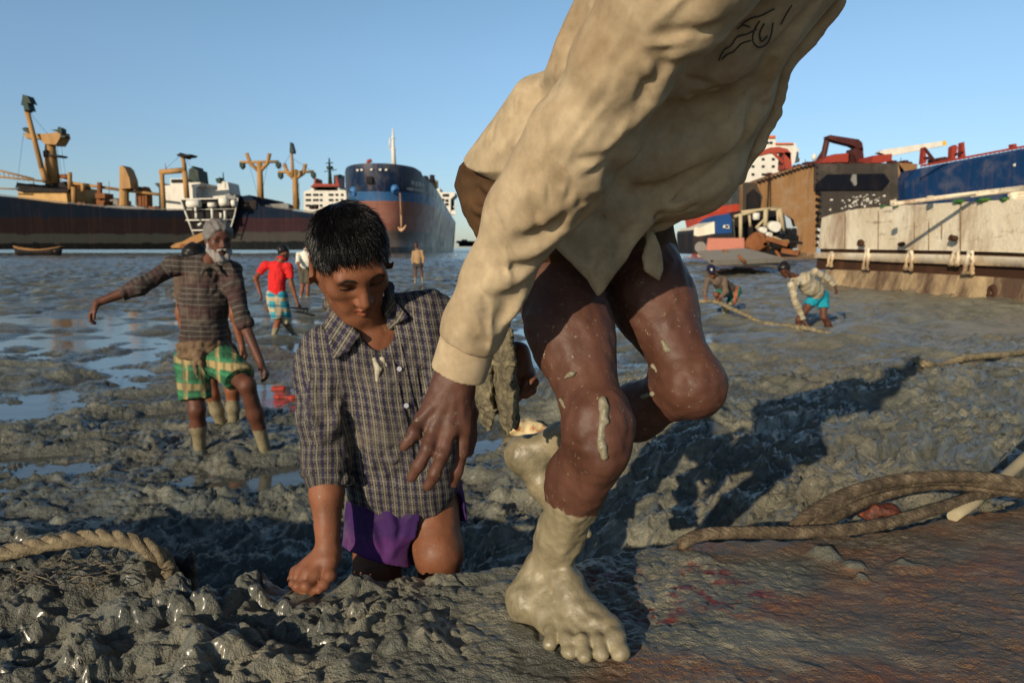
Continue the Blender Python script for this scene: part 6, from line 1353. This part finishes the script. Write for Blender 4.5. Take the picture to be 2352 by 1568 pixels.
    K = Sdf(.004); K.chain(hs, [.0032]*len(hs), .003); hs2 = [T.hit(x+26, y-2) for x, y in pl]; K.chain([h for h in hs2 if h is not None], [.0026]*len(hs2), .003); K.wrinkle(.001, 60)
    sdf_obj(K, .0022, 'placket', chk, shirt, {'cuv': cuv})
    K = Sdf(.003); pk = [(957, 846), (996, 842), (1000, 900), (965, 905), (957, 846)]; hs = [h for h in (T.hit(x, y) for x, y in pk) if h is not None]
    if len(hs) > 2: K.chain(hs, [.0022]*len(hs)); sdf_obj(K, .002, 'pocket', chk, shirt, {'cuv': cuv})
    bt = NT('pale_button'); bt.set(Base_Color=(*rgb(150, 150, 160), 1), Roughness=.25)
    for x, y in ((918, 846), (934, 930), (948, 1012), (958, 1090)):
        h = T.hit(x, y)
        if h is not None:
            m = MB(); m.tube([h+V(0, -.001, 0), h+V(0, -.0055, 0)], .0055, 12); mb_obj(m, 'button', bt.m, shirt, True)
    mm = NT('pale_dried_mud'); mm.set(Base_Color=mm.mix(mm.noise(80, mm.pos('Object'), 4), rgb(132, 126, 108), rgb(182, 176, 156)), Roughness=.7, Normal=mm.bump(mm.noise(150, mm.pos('Object'), 3), .5, .004))
    K = Sdf(.006)
    for l, r in (([(858, 826), (868, 848), (864, 876)], (.004, .0065, .0035)), ([(876, 824), (886, 838)], (.005, .003))):
        hs = [T.hit(x, y) for x, y in l]
        if all(h is not None for h in hs): K.chain([h+V(0, .0035, 0) for h in hs], r, .008)
    K.wrinkle(.003, 90)
    if K.ops: sdf_obj(K, .0024, 'mud_smear', mm.m, shirt)
    # ---- purple lungi
    G = Sdf(.03); pu = check_mat('purple_lungi_cloth', rgb(74, 36, 88), [(1, .3, .18, rgb(40, 24, 70), .7, .18)], .3)
    G.cone(P(925, 1095, 1.575), P(925, 1150, 1.575), .108, .118, .03, n=V(0, 1, 0), fl=.85)
    e1 = (P(868, 1280, 1.50), unit(V(-.30, -.30, -1))); e2 = (P(1005, 1216, 1.50), unit(V(.10, -.2, -1)))
    G.cone(P(892, 1150, 1.57), P(866, 1330, 1.525), .092, .090, .04, end=e1); G.cone(P(985, 1140, 1.58), P(1006, 1260, 1.54), .082, .080, .04, end=e2)
    G.cone(P(869, 1255, 1.535), P(866, 1360, 1.515), .066, .076, .004, sub=True); G.cone(P(1003, 1175, 1.54), P(1006, 1260, 1.52), .066, .072, .004, sub=True)
    fo = G.fold
    fo([(830, 1150), (845, 1210), (870, 1265)], .008, .012); fo([(850, 1140), (870, 1210), (885, 1270)], -.009, .011); fo([(880, 1150), (905, 1210), (900, 1270)], .010, .011); fo([(910, 1160), (925, 1210), (905, 1260)], -.009, .011); fo([(935, 1170), (925, 1230), (890, 1280)], .010, .011); fo([(815, 1160), (822, 1220)], -.006, .01); fo([(990, 1160), (1010, 1190)], .006, .01)
    G.wrinkle(.004, 26, V(0, 0, 1), 3)
    def cuv2(vs): o = np.zeros_like(vs); o[:, 0] = vs[:, 0]; o[:, 1] = vs[:, 2]-P(868, 1278, 1.5)[2]; return o
    sdf_obj(G, .0042, 'lungi', pu, root, {'cuv': cuv2})
    # ---- muddy sandals held in his hand
    sm = NT('mud_caked_leather'); p = sm.pos('Object'); sm.set(Base_Color=sm.ramp(sm.noise(40, p, 6, .7), [(.3, rgb(52, 46, 36)), (.5, rgb(96, 88, 66)), (.7, rgb(136, 126, 94))]), Roughness=.6, Normal=sm.bump(sm.noise(70, p, 5, .65), .9, .012))
    for pts, lab in (([(1150, 765, 1.40), (1158, 800, 1.385), (1152, 850, 1.38), (1162, 900, 1.378), (1170, 945, 1.38)], 'mud caked sandal pinched under the boy\'s fingers, the nearer of the two'), ([(1128, 790, 1.42), (1108, 850, 1.43), (1105, 895, 1.43), (1118, 938, 1.43)], 'mud caked sandal hanging darkly behind the man\'s cuff, the further one')):
        r = empty('sandal', P(*pts[-1]), lab, 'sandal'); K = Sdf(.02); a = q(pts)
        for i in range(len(a)-1): K.cone(a[i], a[i+1], .042, .042, .012, n=V(1, .35, 0), fl=.27)
        K.wrinkle(.005, 26); K.wrinkle(.004, 80); so = sdf_obj(K, .0036, 'sole', sm.m, r)
        K = Sdf(.01); K.chain([a[1]+V(.02, .03, 0), a[1]+V(-.035, .0, -.02), a[2]+V(.02, -.03, 0)], [.006]*3); K.wrinkle(.004, 60); sdf_obj(K, .003, 'strap', sm.m, r)
build_boy()
# ---------------------------------------------------------------- the other men on the mud
SK1 = skin_mat('brown_skin_worker', rgb(116, 70, 46), splat=.5); SK2 = skin_mat('dark_skin_worker', rgb(88, 54, 40), splat=.6)
def worker(label, Y, J, shirt, sleeve=(1.0, 1.0), legs=None, lower='lungi', lmat=None, hem=(.5, .5), skin=SK1, fwd=(0, -1, 0), hfwd=None, s=1.0, h=.012, mudz=.30, hairm=HAIR, beard=None, curl=None, fold=.010, hands=True, tails=True, flat=.72, ctop=None, hair=True, hv=1.06):
    G = {k: P(v[0], v[1], v[2] if len(v) > 2 else Y) for k, v in J.items()}
    gz = min(G['anR'][2], G['anL'][2]); root = empty('person', V(*((G['anR']+G['anL'])[:2]/2), gz-.05), label, 'person')
    F0 = unit(V(*fwd)); S = Sdf(.03*s); c = lambda a, b, r0, r1, k=None, **kw: S.cone(G[a] if isinstance(a, str) else a, G[b] if isinstance(b, str) else b, r0*s, r1*s, k, **kw)
    hc = G['head']; hf = unit(V(*(hfwd or fwd))); up = unit(hc-G['neck']+V(0, 0, .25)); M = frame(hf, up)
    sh = (G['shR']+G['shL'])/2; pel = (G['hipR']+G['hipL'])/2; ch = sh*.62+pel*.38-V(0, 0, .02); wa = sh*.25+pel*.75
    S.cone(ch, wa, .115*s, .10*s, n=F0, fl=.8); S.cone(wa, pel, .10*s, .11*s, n=F0, fl=.85); S.cone(G['shR'], G['shL'], .05*s, .05*s); S.cone(sh, ch, .08*s, .105*s, n=F0, fl=.78)
    S.cone(G['neck'], hc-up*.05*s, .05*s, .048*s); S.cone(sh, G['neck'], .07*s, .05*s)
    for a in 'RL':
        c('sh'+a, 'el'+a, .047, .038); c('el'+a, 'wr'+a, .040, .026)
        hp, kn, an = G['hip'+a], G['kn'+a], G['an'+a]; S.cone(hp, kn, .080*s, .054*s, .03*s); S.cone(kn, kn+(an-kn)*.38, .053*s, .052*s); S.cone(kn+(an-kn)*.38, an, .052*s, .036*s)
        foot(S, an, F0+V(.15 if a == 'L' else -.1, 0, 0), V(0, 0, 1), .24*s)
        d = unit(G['hand'+a]-G['wr'+a]) if 'hand'+a in G else unit(G['wr'+a]-G['el'+a]); B = unit(-F0 if abs(d@F0) < .8 else V(0, 0, 1)); Tn = np.cross(d, V(0, 0, 1)) if abs(d[2]) < .8 else F0
        cu = (curl or {}).get(a, ((28, 40, 30), (32, 45, 32), (36, 48, 34), (40, 50, 36)))
        bk = (curl or {}).get('B'+a, V(1 if a == 'L' else -1, 0, .2)); hand(S, G['wr'+a], d, bk, (curl or {}).get('T'+a, F0), .175*s, cu)
    head(S, hc, M, s)
    mk = lambda i: (lambda vs: face_mask(vs, hc, M, s)[i])
    ar = sdf_obj(S, h, 'body', skin, root, {'mud': lambda vs: sstep(gz+mudz+.07, gz+mudz-.07, vs[:, 2])*(vs[:, 2] < pel[2]), 'lip': mk(0), 'brow': mk(1), 'sock': mk(2)})
    if hair:
        H = Sdf(.01); H.ell(hc+M@(V(0, -.018, .042)*s), V(.082, .099, .088)*s*hv, M, 0); H.cut(hc+M@(V(0, .065, .045)*s), M@V(0, .85, -.6), .012*s)
        for x in (-1, 1): H.cut(hc+M@(V(x*.07, .015, -.012)*s), M@V(x*.15, .6, -1), .01)
        H.wrinkle(.009*s, 38, M@V(0, 1, -.3), 2.5); sdf_obj(H, h*.8, 'hair', hairm, root)
    if beard is not None:
        Bd = Sdf(.02); W = lambda x, y, z: hc+M@(V(x, y, z)*s)
        for x in (-1, 1): Bd.chain([W(x*.064, .006, -.035), W(x*.056, .03, -.075), W(x*.028, .062, -.105), W(0, .068, -.118)], [.016*s, .022*s, .028*s, .03*s])
        Bd.chain([W(-.034, .076, -.064), W(-.016, .090, -.055), W(.016, .090, -.055), W(.034, .076, -.064)], [.008*s, .0095*s, .0095*s, .008*s], .008); Bd.ell(W(0, .062, -.128), V(.034, .026, .03)*s, M); Bd.wrinkle(.009*s, 45, M@V(0, .2, -1), 2.5); sdf_obj(Bd, h*.7, 'beard', beard, root)
    # shirt
    T = Sdf(.035*s); T.cone(sh-V(0, 0, .02), ch, .128*s, .154*s, n=F0, fl=flat+.04); T.cone(ch, wa, .152*s, .142*s, n=F0, fl=flat+.06)
    ax = unit(pel-sh); ce = wa+ax*(ctop if ctop is not None else .10)*s
    if tails: T.cone(wa, ce+ax*.1, .142*s, .150*s, n=F0, fl=flat+.1, end=(ce, ax))
    T.cone(G['shR'], G['shL'], .068*s, .068*s)
    for a, fr in zip('RL', sleeve):
        A, E, W_ = G['sh'+a], G['el'+a], G['wr'+a]
        if fr <= 1: e = A+(E-A)*fr; d = unit(E-A); T.cone(A, A+(E-A)*min(1, fr+.2), .068*s, .066*s, end=(e, d))
        else: e = E+(W_-E)*(fr-1); d = unit(W_-E); T.cone(A, E, .068*s, .058*s); T.cone(E, E+(W_-E)*min(1.1, fr-.9+.1), .058*s, .050*s, end=(e, d))
    T.wrinkle(fold*s, 11, V(.2, .1, 1), 2.0); T.wrinkle(fold*.6*s, 20, V(.5, .1, 1), 1.6, 4., True)
    cz = sh.copy()
    def cuv(vs):
        o = np.zeros_like(vs); X = unit(np.cross(F0, V(0, 0, 1))); o[:, 0] = (vs-cz)@X; o[:, 1] = (vs-cz)@unit(sh-pel)
        for a in 'RL':
            t, q = seg_t(vs, G['sh'+a], G['wr'+a]); dd = np.sqrt((q*q).sum(1)); k = (dd < .085*s) & (t > .12); o[k, 0] = (q@unit(V(.1, -.5, 1)))[k]; o[k, 1] = t[k]*.55
        return o+.006*noise3(vs*9)[:, None]
    so = sdf_obj(T, h*.9, 'shirt', shirt, root, {'cuv': cuv})
    Cl = Sdf(.01); n0 = G['neck']; X = unit(np.cross(F0, V(0, 0, 1)))
    for k in range(10):
        a, b = k*2*math.pi/10, (k+1)*2*math.pi/10; f = lambda t: n0+X*math.cos(t)*.066*s+F0*math.sin(t)*.058*s+V(0, 0, (.006-.028*math.sin(t))*s)
        Cl.cone(f(a), f(b), .015*s, .015*s)
    for x in (-1, 1): Cl.cone(n0+X*x*.03*s+F0*.058*s-V(0, 0, .018*s), n0+X*x*.060*s+F0*.082*s-V(0, 0, .072*s), .020*s, .011*s, .01, n=F0, fl=.5)
    sdf_obj(Cl, h*.8, 'collar', shirt, so, {'cuv': cuv})
    # lower cloth
    Lg = Sdf(.05*s); Lg.cone(wa+V(0, 0, -.02*s), pel, .118*s, .128*s, n=F0, fl=.85)
    for a, hm in zip('RL', hem):
        hp, kn = G['hip'+a], G['kn'+a]; d = unit(kn-hp); e = hp+(kn-hp)*hm; r0, r1 = (.115, .108) if lower == 'lungi' else (.105, .098)
        Lg.cone(hp, hp+(kn-hp)*min(1.15, hm+.25), r0*s, r1*s, .05*s, end=(e, unit(d*.8+V(0, 0, -.35))))
    Lg.wrinkle(.010*s, 14, V(0, 0, 1), 3); Lg.wrinkle(.006*s, 26, V(0, 0, 1), 2.5, 3, True)
    sdf_obj(Lg, h*.9, lower, lmat, root, {'cuv': cuv})
    return root, G
def G_hit(px, py, t0=1.6, t1=80):
    """where the line of sight meets the mud"""
    o = V(0, 0, CAM_Z); d = unit(P(px, py, 1.)-o); t = np.geomspace(t0, t1, 4000); q = o+d*t[:, None]; z = np.maximum(terrain(q[:, 0], q[:, 1], q[:, 1]*.004), 0); i = np.nonzero(q[:, 2] <= z)[0]
    return q[i[0]] if len(i) else q[-1]
def build_workers():
    c4 = lambda l: {k: (153+v[0]*.3906, 474.7+v[1]*.3906, *v[2:]) for k, v in l.items()}
    stripe = check_mat('dark_striped_cotton', rgb(58, 50, 46), [(1, .034, .15, rgb(140, 134, 122), .30, .3), (1, .21, .36, rgb(66, 42, 42), .6, .85), (0, .07, .06, rgb(100, 92, 84), .3, 0.)], .25)
    green = check_mat('green_checked_lungi', rgb(42, 92, 62), [(0, .10, .22, rgb(168, 142, 96), .75, .1), (1, .16, .20, rgb(168, 142, 96), .75, .25), (0, .05, .3, rgb(28, 70, 56), .5, .5), (1, .08, .2, rgb(60, 130, 90), .5, .6)], .3)
    grey = hair_mat('grey_hair', (.13, .12, .11), .6); white = hair_mat('white_beard', (.22, .20, .18), .7)
    r, G = worker('bearded old man in a striped dark shirt and green checked lungi reaching out his arm', 4.47, c4(dict(head=(892, 195, 4.38), neck=(850, 330, 4.45), shR=(640, 345, 4.45), elR=(430, 470, 4.32), wrR=(178, 565, 4.22), handR=(105, 690, 4.18), shL=(965, 375, 4.5), elL=(1045, 690, 4.46), wrL=(1140, 915, 4.40), handL=(1185, 985, 4.37),
        hipR=(735, 890), hipL=(880, 880), knR=(765, 1190, 4.36), anR=(788, 1460, 4.47), knL=(1060, 1050, 4.22), anL=(1180, 1470, 4.38))), stripe, (1.45, 1.1), lmat=green, hem=(.82, .78), skin=SK2, fwd=(.35, -.9, 0), hfwd=(.66, -.74, -.12), s=.95, h=.0085, mudz=.22, hairm=grey, beard=white, hv=1.13, fold=.012, ctop=.06,
        curl=dict(BR=V(-.5, -.3, .8), TR=V(.6, -.8, .0), R=((25, 40, 25), (30, 42, 28), (32, 42, 28), (30, 40, 25))))
    # his knotted waist cloth
    wc = cloth_mat('brown_waist_cloth', rgb(104, 84, 64), rgb(60, 48, 38), .5, 300)
    cc = c4(dict(a=(630, 830), b=(740, 840), c=(870, 830), d=(960, 800))); Wc = Sdf(.015); pel = (G['hipR']+G['hipL'])/2+V(0, 0, .045)
    X = unit(V(.93, .35, 0)); Fw = unit(V(.35, -.93, 0))
    for lv in (-.030, -.002, .026, .05):
        for k in range(16):
            a, b = k*2*math.pi/16, (k+1)*2*math.pi/16; f = lambda t: pel+X*math.cos(t)*.138+Fw*math.sin(t)*.128+V(0, 0, lv+.012*math.sin(2*t+lv*90)); Wc.cone(f(a), f(b), .021, .021)
    kn = pel+Fw*.145+X*-.02; Wc.ell(kn, (.035, .03, .032)); Wc.chain([kn, kn+V(-.02, -.02, -.07), kn+V(-.01, -.01, -.15)], [.018, .014, .008]); Wc.chain([kn, kn+V(.02, -.02, -.06), kn+V(.035, -.01, -.11)], [.016, .013, .007]); Wc.wrinkle(.007, 32, V(0, 0, 1), .6)
    sdf_obj(Wc, .007, 'waist_cloth', wc, r)
    # the man half hidden behind him
    plain = cloth_mat('dull_brown_shirt', rgb(84, 70, 58), rgb(50, 42, 36), .5, 400); dkl = cloth_mat('dark_lungi', rgb(60, 62, 56), rgb(36, 34, 34), .5, 400)
    worker('dark haired man almost hidden behind the bearded old man, only legs and arm showing', 5.2, dict(head=(452, 596), neck=(456, 632), shR=(420, 640), elR=(415, 720), wrR=(430, 790), shL=(512, 640), elL=(538, 722), wrL=(556, 795), handL=(565, 818), hipR=(470, 815), hipL=(515, 812), knR=(487, 905, 5.1), anR=(515, 996, 5.2), knL=(534, 895, 5.1), anL=(538, 1000, 5.2)), plain, (.6, .6), lmat=dkl, hem=(.6, .6), skin=SK1, fwd=(.2, -.95, 0), hfwd=(.5, .85, -.1), s=.93, h=.011, mudz=.30)
    # red shirt
    c5 = lambda l: {k: (566.5+v[0]*.1709, 535.9+v[1]*.1709, *v[2:]) for k, v in l.items()}
    red = cloth_mat('bright_red_shirt', rgb(196, 34, 34), rgb(140, 24, 26), .4, 300); teal = check_mat('turquoise_checked_lungi', rgb(44, 140, 156), [(0, .14, .34, rgb(176, 158, 124), .85, .2), (1, .16, .32, rgb(176, 158, 124), .85, .6), (1, .16, .12, rgb(24, 92, 116), .8, .2)], .2)
    r, G = worker('man in a red shirt and turquoise checked lungi walking away across the mud', 10.4, c5(dict(head=(500, 262, 10.55), neck=(470, 345), shL=(255, 430), elL=(118, 600, 10.3), wrL=(180, 800, 10.3), handL=(205, 870, 10.3), shR=(565, 455), elR=(605, 690), wrR=(680, 925), handR=(695, 985), hipL=(345, 835), hipR=(460, 835), knL=(425, 1160), anL=(345, 1440), knR=(525, 1200, 10.55), anR=(640, 1360, 10.75))), red, (.62, .68), lmat=teal, hem=(.98, .95), fwd=(.4, .9, 0), hfwd=(.55, .8, -.35), s=.92, h=.014, mudz=.2, ctop=.1)
    bs = paint('black_rubber', rgb(20, 20, 20), .6, .1)
    for i, (o, lab) in enumerate(((V(.02, -.02, -.10), 'black sandal dangling flat from the red shirted man\'s hand'), (V(.10, .02, -.14), 'black sandal tilted downward below its mate in the red shirted man\'s hand'))):
        q = G['wrR']+o; e = empty('sandal', q, lab, 'sandal'); S = Sdf(.02); S.cone(q+V(-.11, 0, .02-.02*i), q+V(.12, 0, .0-.06*i), .04, .045, n=V(0, .2, 1), fl=.35); sdf_obj(S, .012, 'sole', bs, e); S = Sdf(.01); S.chain([q+V(-.02, -.035, 0), q+V(.03, 0, .05), q+V(.04, .035, -.01)], [.009]*3); sdf_obj(S, .008, 'strap', bs, e)
    wh = cloth_mat('white_shirt', rgb(206, 204, 188), rgb(150, 146, 130), .4, 200); ol = cloth_mat('olive_shorts', rgb(74, 70, 58), None)
    worker('man in a white shirt and dark olive shorts seen from behind by the boy\'s head', 18.6, c5(dict(head=(828, 168), neck=(808, 222), shL=(700, 285), elL=(690, 400, 18.3), wrL=(715, 470, 18.1), shR=(885, 275), elR=(905, 390, 18.3), wrR=(885, 470, 18.1), hipL=(745, 480), hipR=(835, 480), knL=(755, 690), anL=(722, 885), knR=(825, 690), anR=(812, 912))), wh, (1.0, 1.0), lower='shorts', lmat=ol, hem=(.9, .9), fwd=(.1, .99, 0), s=1.0, h=.02, mudz=.15, ctop=.08)
    c6 = lambda l: {k: (651+v[0]*.3173, 459+v[1]*.3173, *v[2:]) for k, v in l.items()}
    tn = cloth_mat('tan_shirt', rgb(150, 122, 90), rgb(104, 84, 62), .4, 200); dk2 = cloth_mat('dark_shorts', rgb(52, 50, 46), None)
    worker('distant man in a tan shirt and short dark lungi standing alone before the blue ship', 27, c6(dict(head=(961, 327), neck=(966, 352), shR=(942, 378), elR=(934, 425), wrR=(938, 472), shL=(1002, 374), elL=(1014, 420), wrL=(1012, 470), hipR=(958, 468), hipL=(988, 468), knR=(956, 525), anR=(953, 605), knL=(1000, 525), anL=(1010, 605))), tn, (1.8, 1.8), lower='shorts', lmat=dk2, hem=(.45, .45), skin=SK2, fwd=(-.1, -1, 0), s=.95, h=.024, mudz=.25)
    c7 = lambda l: {k: (1569.5+v[0]*.1790, 566.5+v[1]*.1790, *v[2:]) for k, v in l.items()}
    br = cloth_mat('grey_brown_shirt', rgb(96, 82, 70), rgb(64, 54, 48), .4, 200); gr2 = check_mat('green_orange_lungi', rgb(24, 100, 84), [(0, .18, .3, rgb(176, 92, 66), .7, .3), (1, .2, .3, rgb(176, 92, 66), .5, .5)], .25)
    r, G = worker('man in a navy cap and green checked lungi crouching over the rope', 14.2, c7(dict(head=(362, 318, 13.75), neck=(415, 400, 13.85), shR=(310, 425, 13.85), elR=(275, 560, 13.7), wrR=(280, 655, 13.65), handR=(288, 700, 13.6), shL=(525, 420, 13.9), elL=(545, 570, 13.75), wrL=(465, 665, 13.65), handL=(440, 705, 13.6), hipR=(600, 575, 14.3), hipL=(685, 570, 14.3), knR=(420, 615, 13.75), anR=(540, 800, 14.2), knL=(600, 730, 14.1), anL=(555, 885, 14.2))), br, (1.85, 1.85), lmat=gr2, hem=(.85, .95), skin=SK1, fwd=(-.45, -.85, -.25), hfwd=(-.1, -.93, -.35), s=.93, h=.016, mudz=.35, hair=False, tails=False, flat=.8)
    nv = paint('navy_cap_cloth', rgb(24, 28, 52), .8, .1); hc = G['head']; hf = unit(V(-.1, -.93, -.35)); M = frame(hf, unit(hc-G['neck']+V(0, 0, .25)))
    C = Sdf(.01); C.ell(hc+M@V(0, -.012, .055), (.088, .104, .088), M); C.cut(hc+M@V(0, 0, .032), M@V(0, -.1, -1), .005); cap = sdf_obj(C, .012, 'cap', nv, r); C = Sdf(.01); C.ell(hc+M@V(0, .105, .036), (.075, .075, .012), M); sdf_obj(C, .009, 'peak', nv, cap)
    C = Sdf(.004); C.ell(hc+M@V(0, .088, .078), (.022, .012, .026), M); sdf_obj(C, .006, 'badge', WHITE, cap)
    pale = check_mat('pale_muddy_shirt', rgb(168, 156, 128), [(0, .16, .2, rgb(130, 136, 138), .5, .2), (1, .09, .2, rgb(196, 188, 166), .5, .1), (1, .2, .3, rgb(124, 112, 86), .5, .7)], .3); tq = cloth_mat('turquoise_shorts', rgb(20, 130, 148), rgb(16, 90, 110), .4, 200)
    worker('man in a pale muddy shirt and turquoise shorts bending to grip the rope', 11.1, c7(dict(head=(1300, 300, 10.75), neck=(1420, 385, 10.85), shR=(1390, 500, 10.75), elR=(1450, 740, 10.75), wrR=(1560, 970, 10.75), handR=(1590, 1040, 10.75), shL=(1690, 320, 10.95), elL=(1870, 415, 11.0), wrL=(1950, 510, 11.0), handL=(1970, 580, 11.0), hipR=(1690, 640, 11.1), hipL=(1790, 620, 11.2), knR=(1485, 930, 11.0), anR=(1475, 1110, 11.1), knL=(1800, 900, 11.05), anL=(1935, 1110, 11.2))), pale, (1.85, 1.75), lower='shorts', lmat=tq, hem=(.40, .62), skin=SK2, hv=1.22, fwd=(-.35, -.9, -.2), hfwd=(-.42, -.7, -.58), s=.93, h=.0135, mudz=.12, flat=.85, ctop=.06, fold=.014)
def build_props():
    wet = rope_mat('muddy_rope', rgb(82, 74, 56), rgb(124, 112, 86), rgb(150, 138, 108), 12)
    def pts(l, h=.02): return [G_hit(x, y)+V(0, 0, h) for x, y in l]
    rope('fibre_rope', [P(1560, 690, 13.7), P(1590, 693, 13.65), P(1620, 692, 13.62), P(1648, 694, 13.6), P(1680, 708, 13.0), P(1712, 722, 12.4), P(1745, 738, 11.8), P(1790, 747, 11.3), P(1852, 753, 10.75), P(1890, 764, 10.5), P(1940, 778, 10.2), P(1975, 796, 9.8)], .042, wet, 'mud coated rope held by the two bending men on the right', 'rope', 3, 6)
    rope('fibre_rope', pts([(2104, 830), (2130, 840), (2160, 842)], .01)+pts([(2222, 834), (2300, 827), (2360, 818), (2480, 800), (2700, 770)], .05), .032, wet, 'muddy rope with a frayed end lying on the mud below the white hull', 'rope', 3, 6, fray=40)
    rd = paint('red_plastic', rgb(150, 52, 40), .35, .5, 6, rgb(84, 80, 68)); q0 = G_hit(650, 910); r = empty('red_scrap', q0, 'broken red plastic scraps half sunk in the wet mud by the old man', 'scrap')
    for x, y, a, b in ((636, 895, .06, .04), (655, 913, .08, .045), (676, 914, .07, .04), (641, 914, .035, .025)):
        q = G_hit(x, y); S = Sdf(.01); S.ell(q+V(0, 0, .012), (a, b, .012)); S.wrinkle(.03, 9); sdf_obj(S, .012, 'shard', rd, r)
    tb = NT('yellowed_block'); p = tb.pos('Object'); tb.set(Base_Color=tb.mix(tb.mapr(tb.noise(16, p, 5, .65), .52, .62), rgb(190, 172, 128), rgb(150, 86, 34)), Roughness=.6, Normal=tb.bump(tb.noise(40, p, 5), .5, .01))
    q = G_hit(1215, 995, 1.75); k = q[1]/1568; r = empty('foam_block', q, 'yellowed rust stained block lying in the mud behind the lifted heel', 'block')
    S = Sdf(.012); dn = lambda x, y, o=0: P(x, y, q[1]+o)
    pillow(S, [dn(1150, 975, .03), dn(1185, 957, .04), dn(1230, 965), dn(1285, 988), dn(1292, 1010), dn(1215, 1018, -.03), dn(1165, 998, -.02)], .10*q[1]/2.5*.5, .05*q[1]/2.5); S.wrinkle(.012*q[1]/2.5, 14); sdf_obj(S, .009, 'block', tb.m, r)
    ws = paint('pale_stone', rgb(176, 170, 156), .6, .3, 8)
    for x, y, s_, lab in ((1147, 672, .10, 'pale stone on the mud just left of the beige sleeve'), (1615, 590, .5, 'pale lump on the low mud bank near the deck plates')):
        q = G_hit(x, y); r = empty('stone', q, lab, 'stone'); S = Sdf(.05); S.ell(q+V(0, 0, s_*.2), (s_*1.3, s_, s_*.4)); S.ell(q+V(s_*.8, 0, s_*.1), (s_*.8, s_*.6, s_*.3)); S.wrinkle(s_*.25, 2.2/s_*.5); sdf_obj(S, s_*.12, 'rock', ws, r)
build_workers(); build_props()
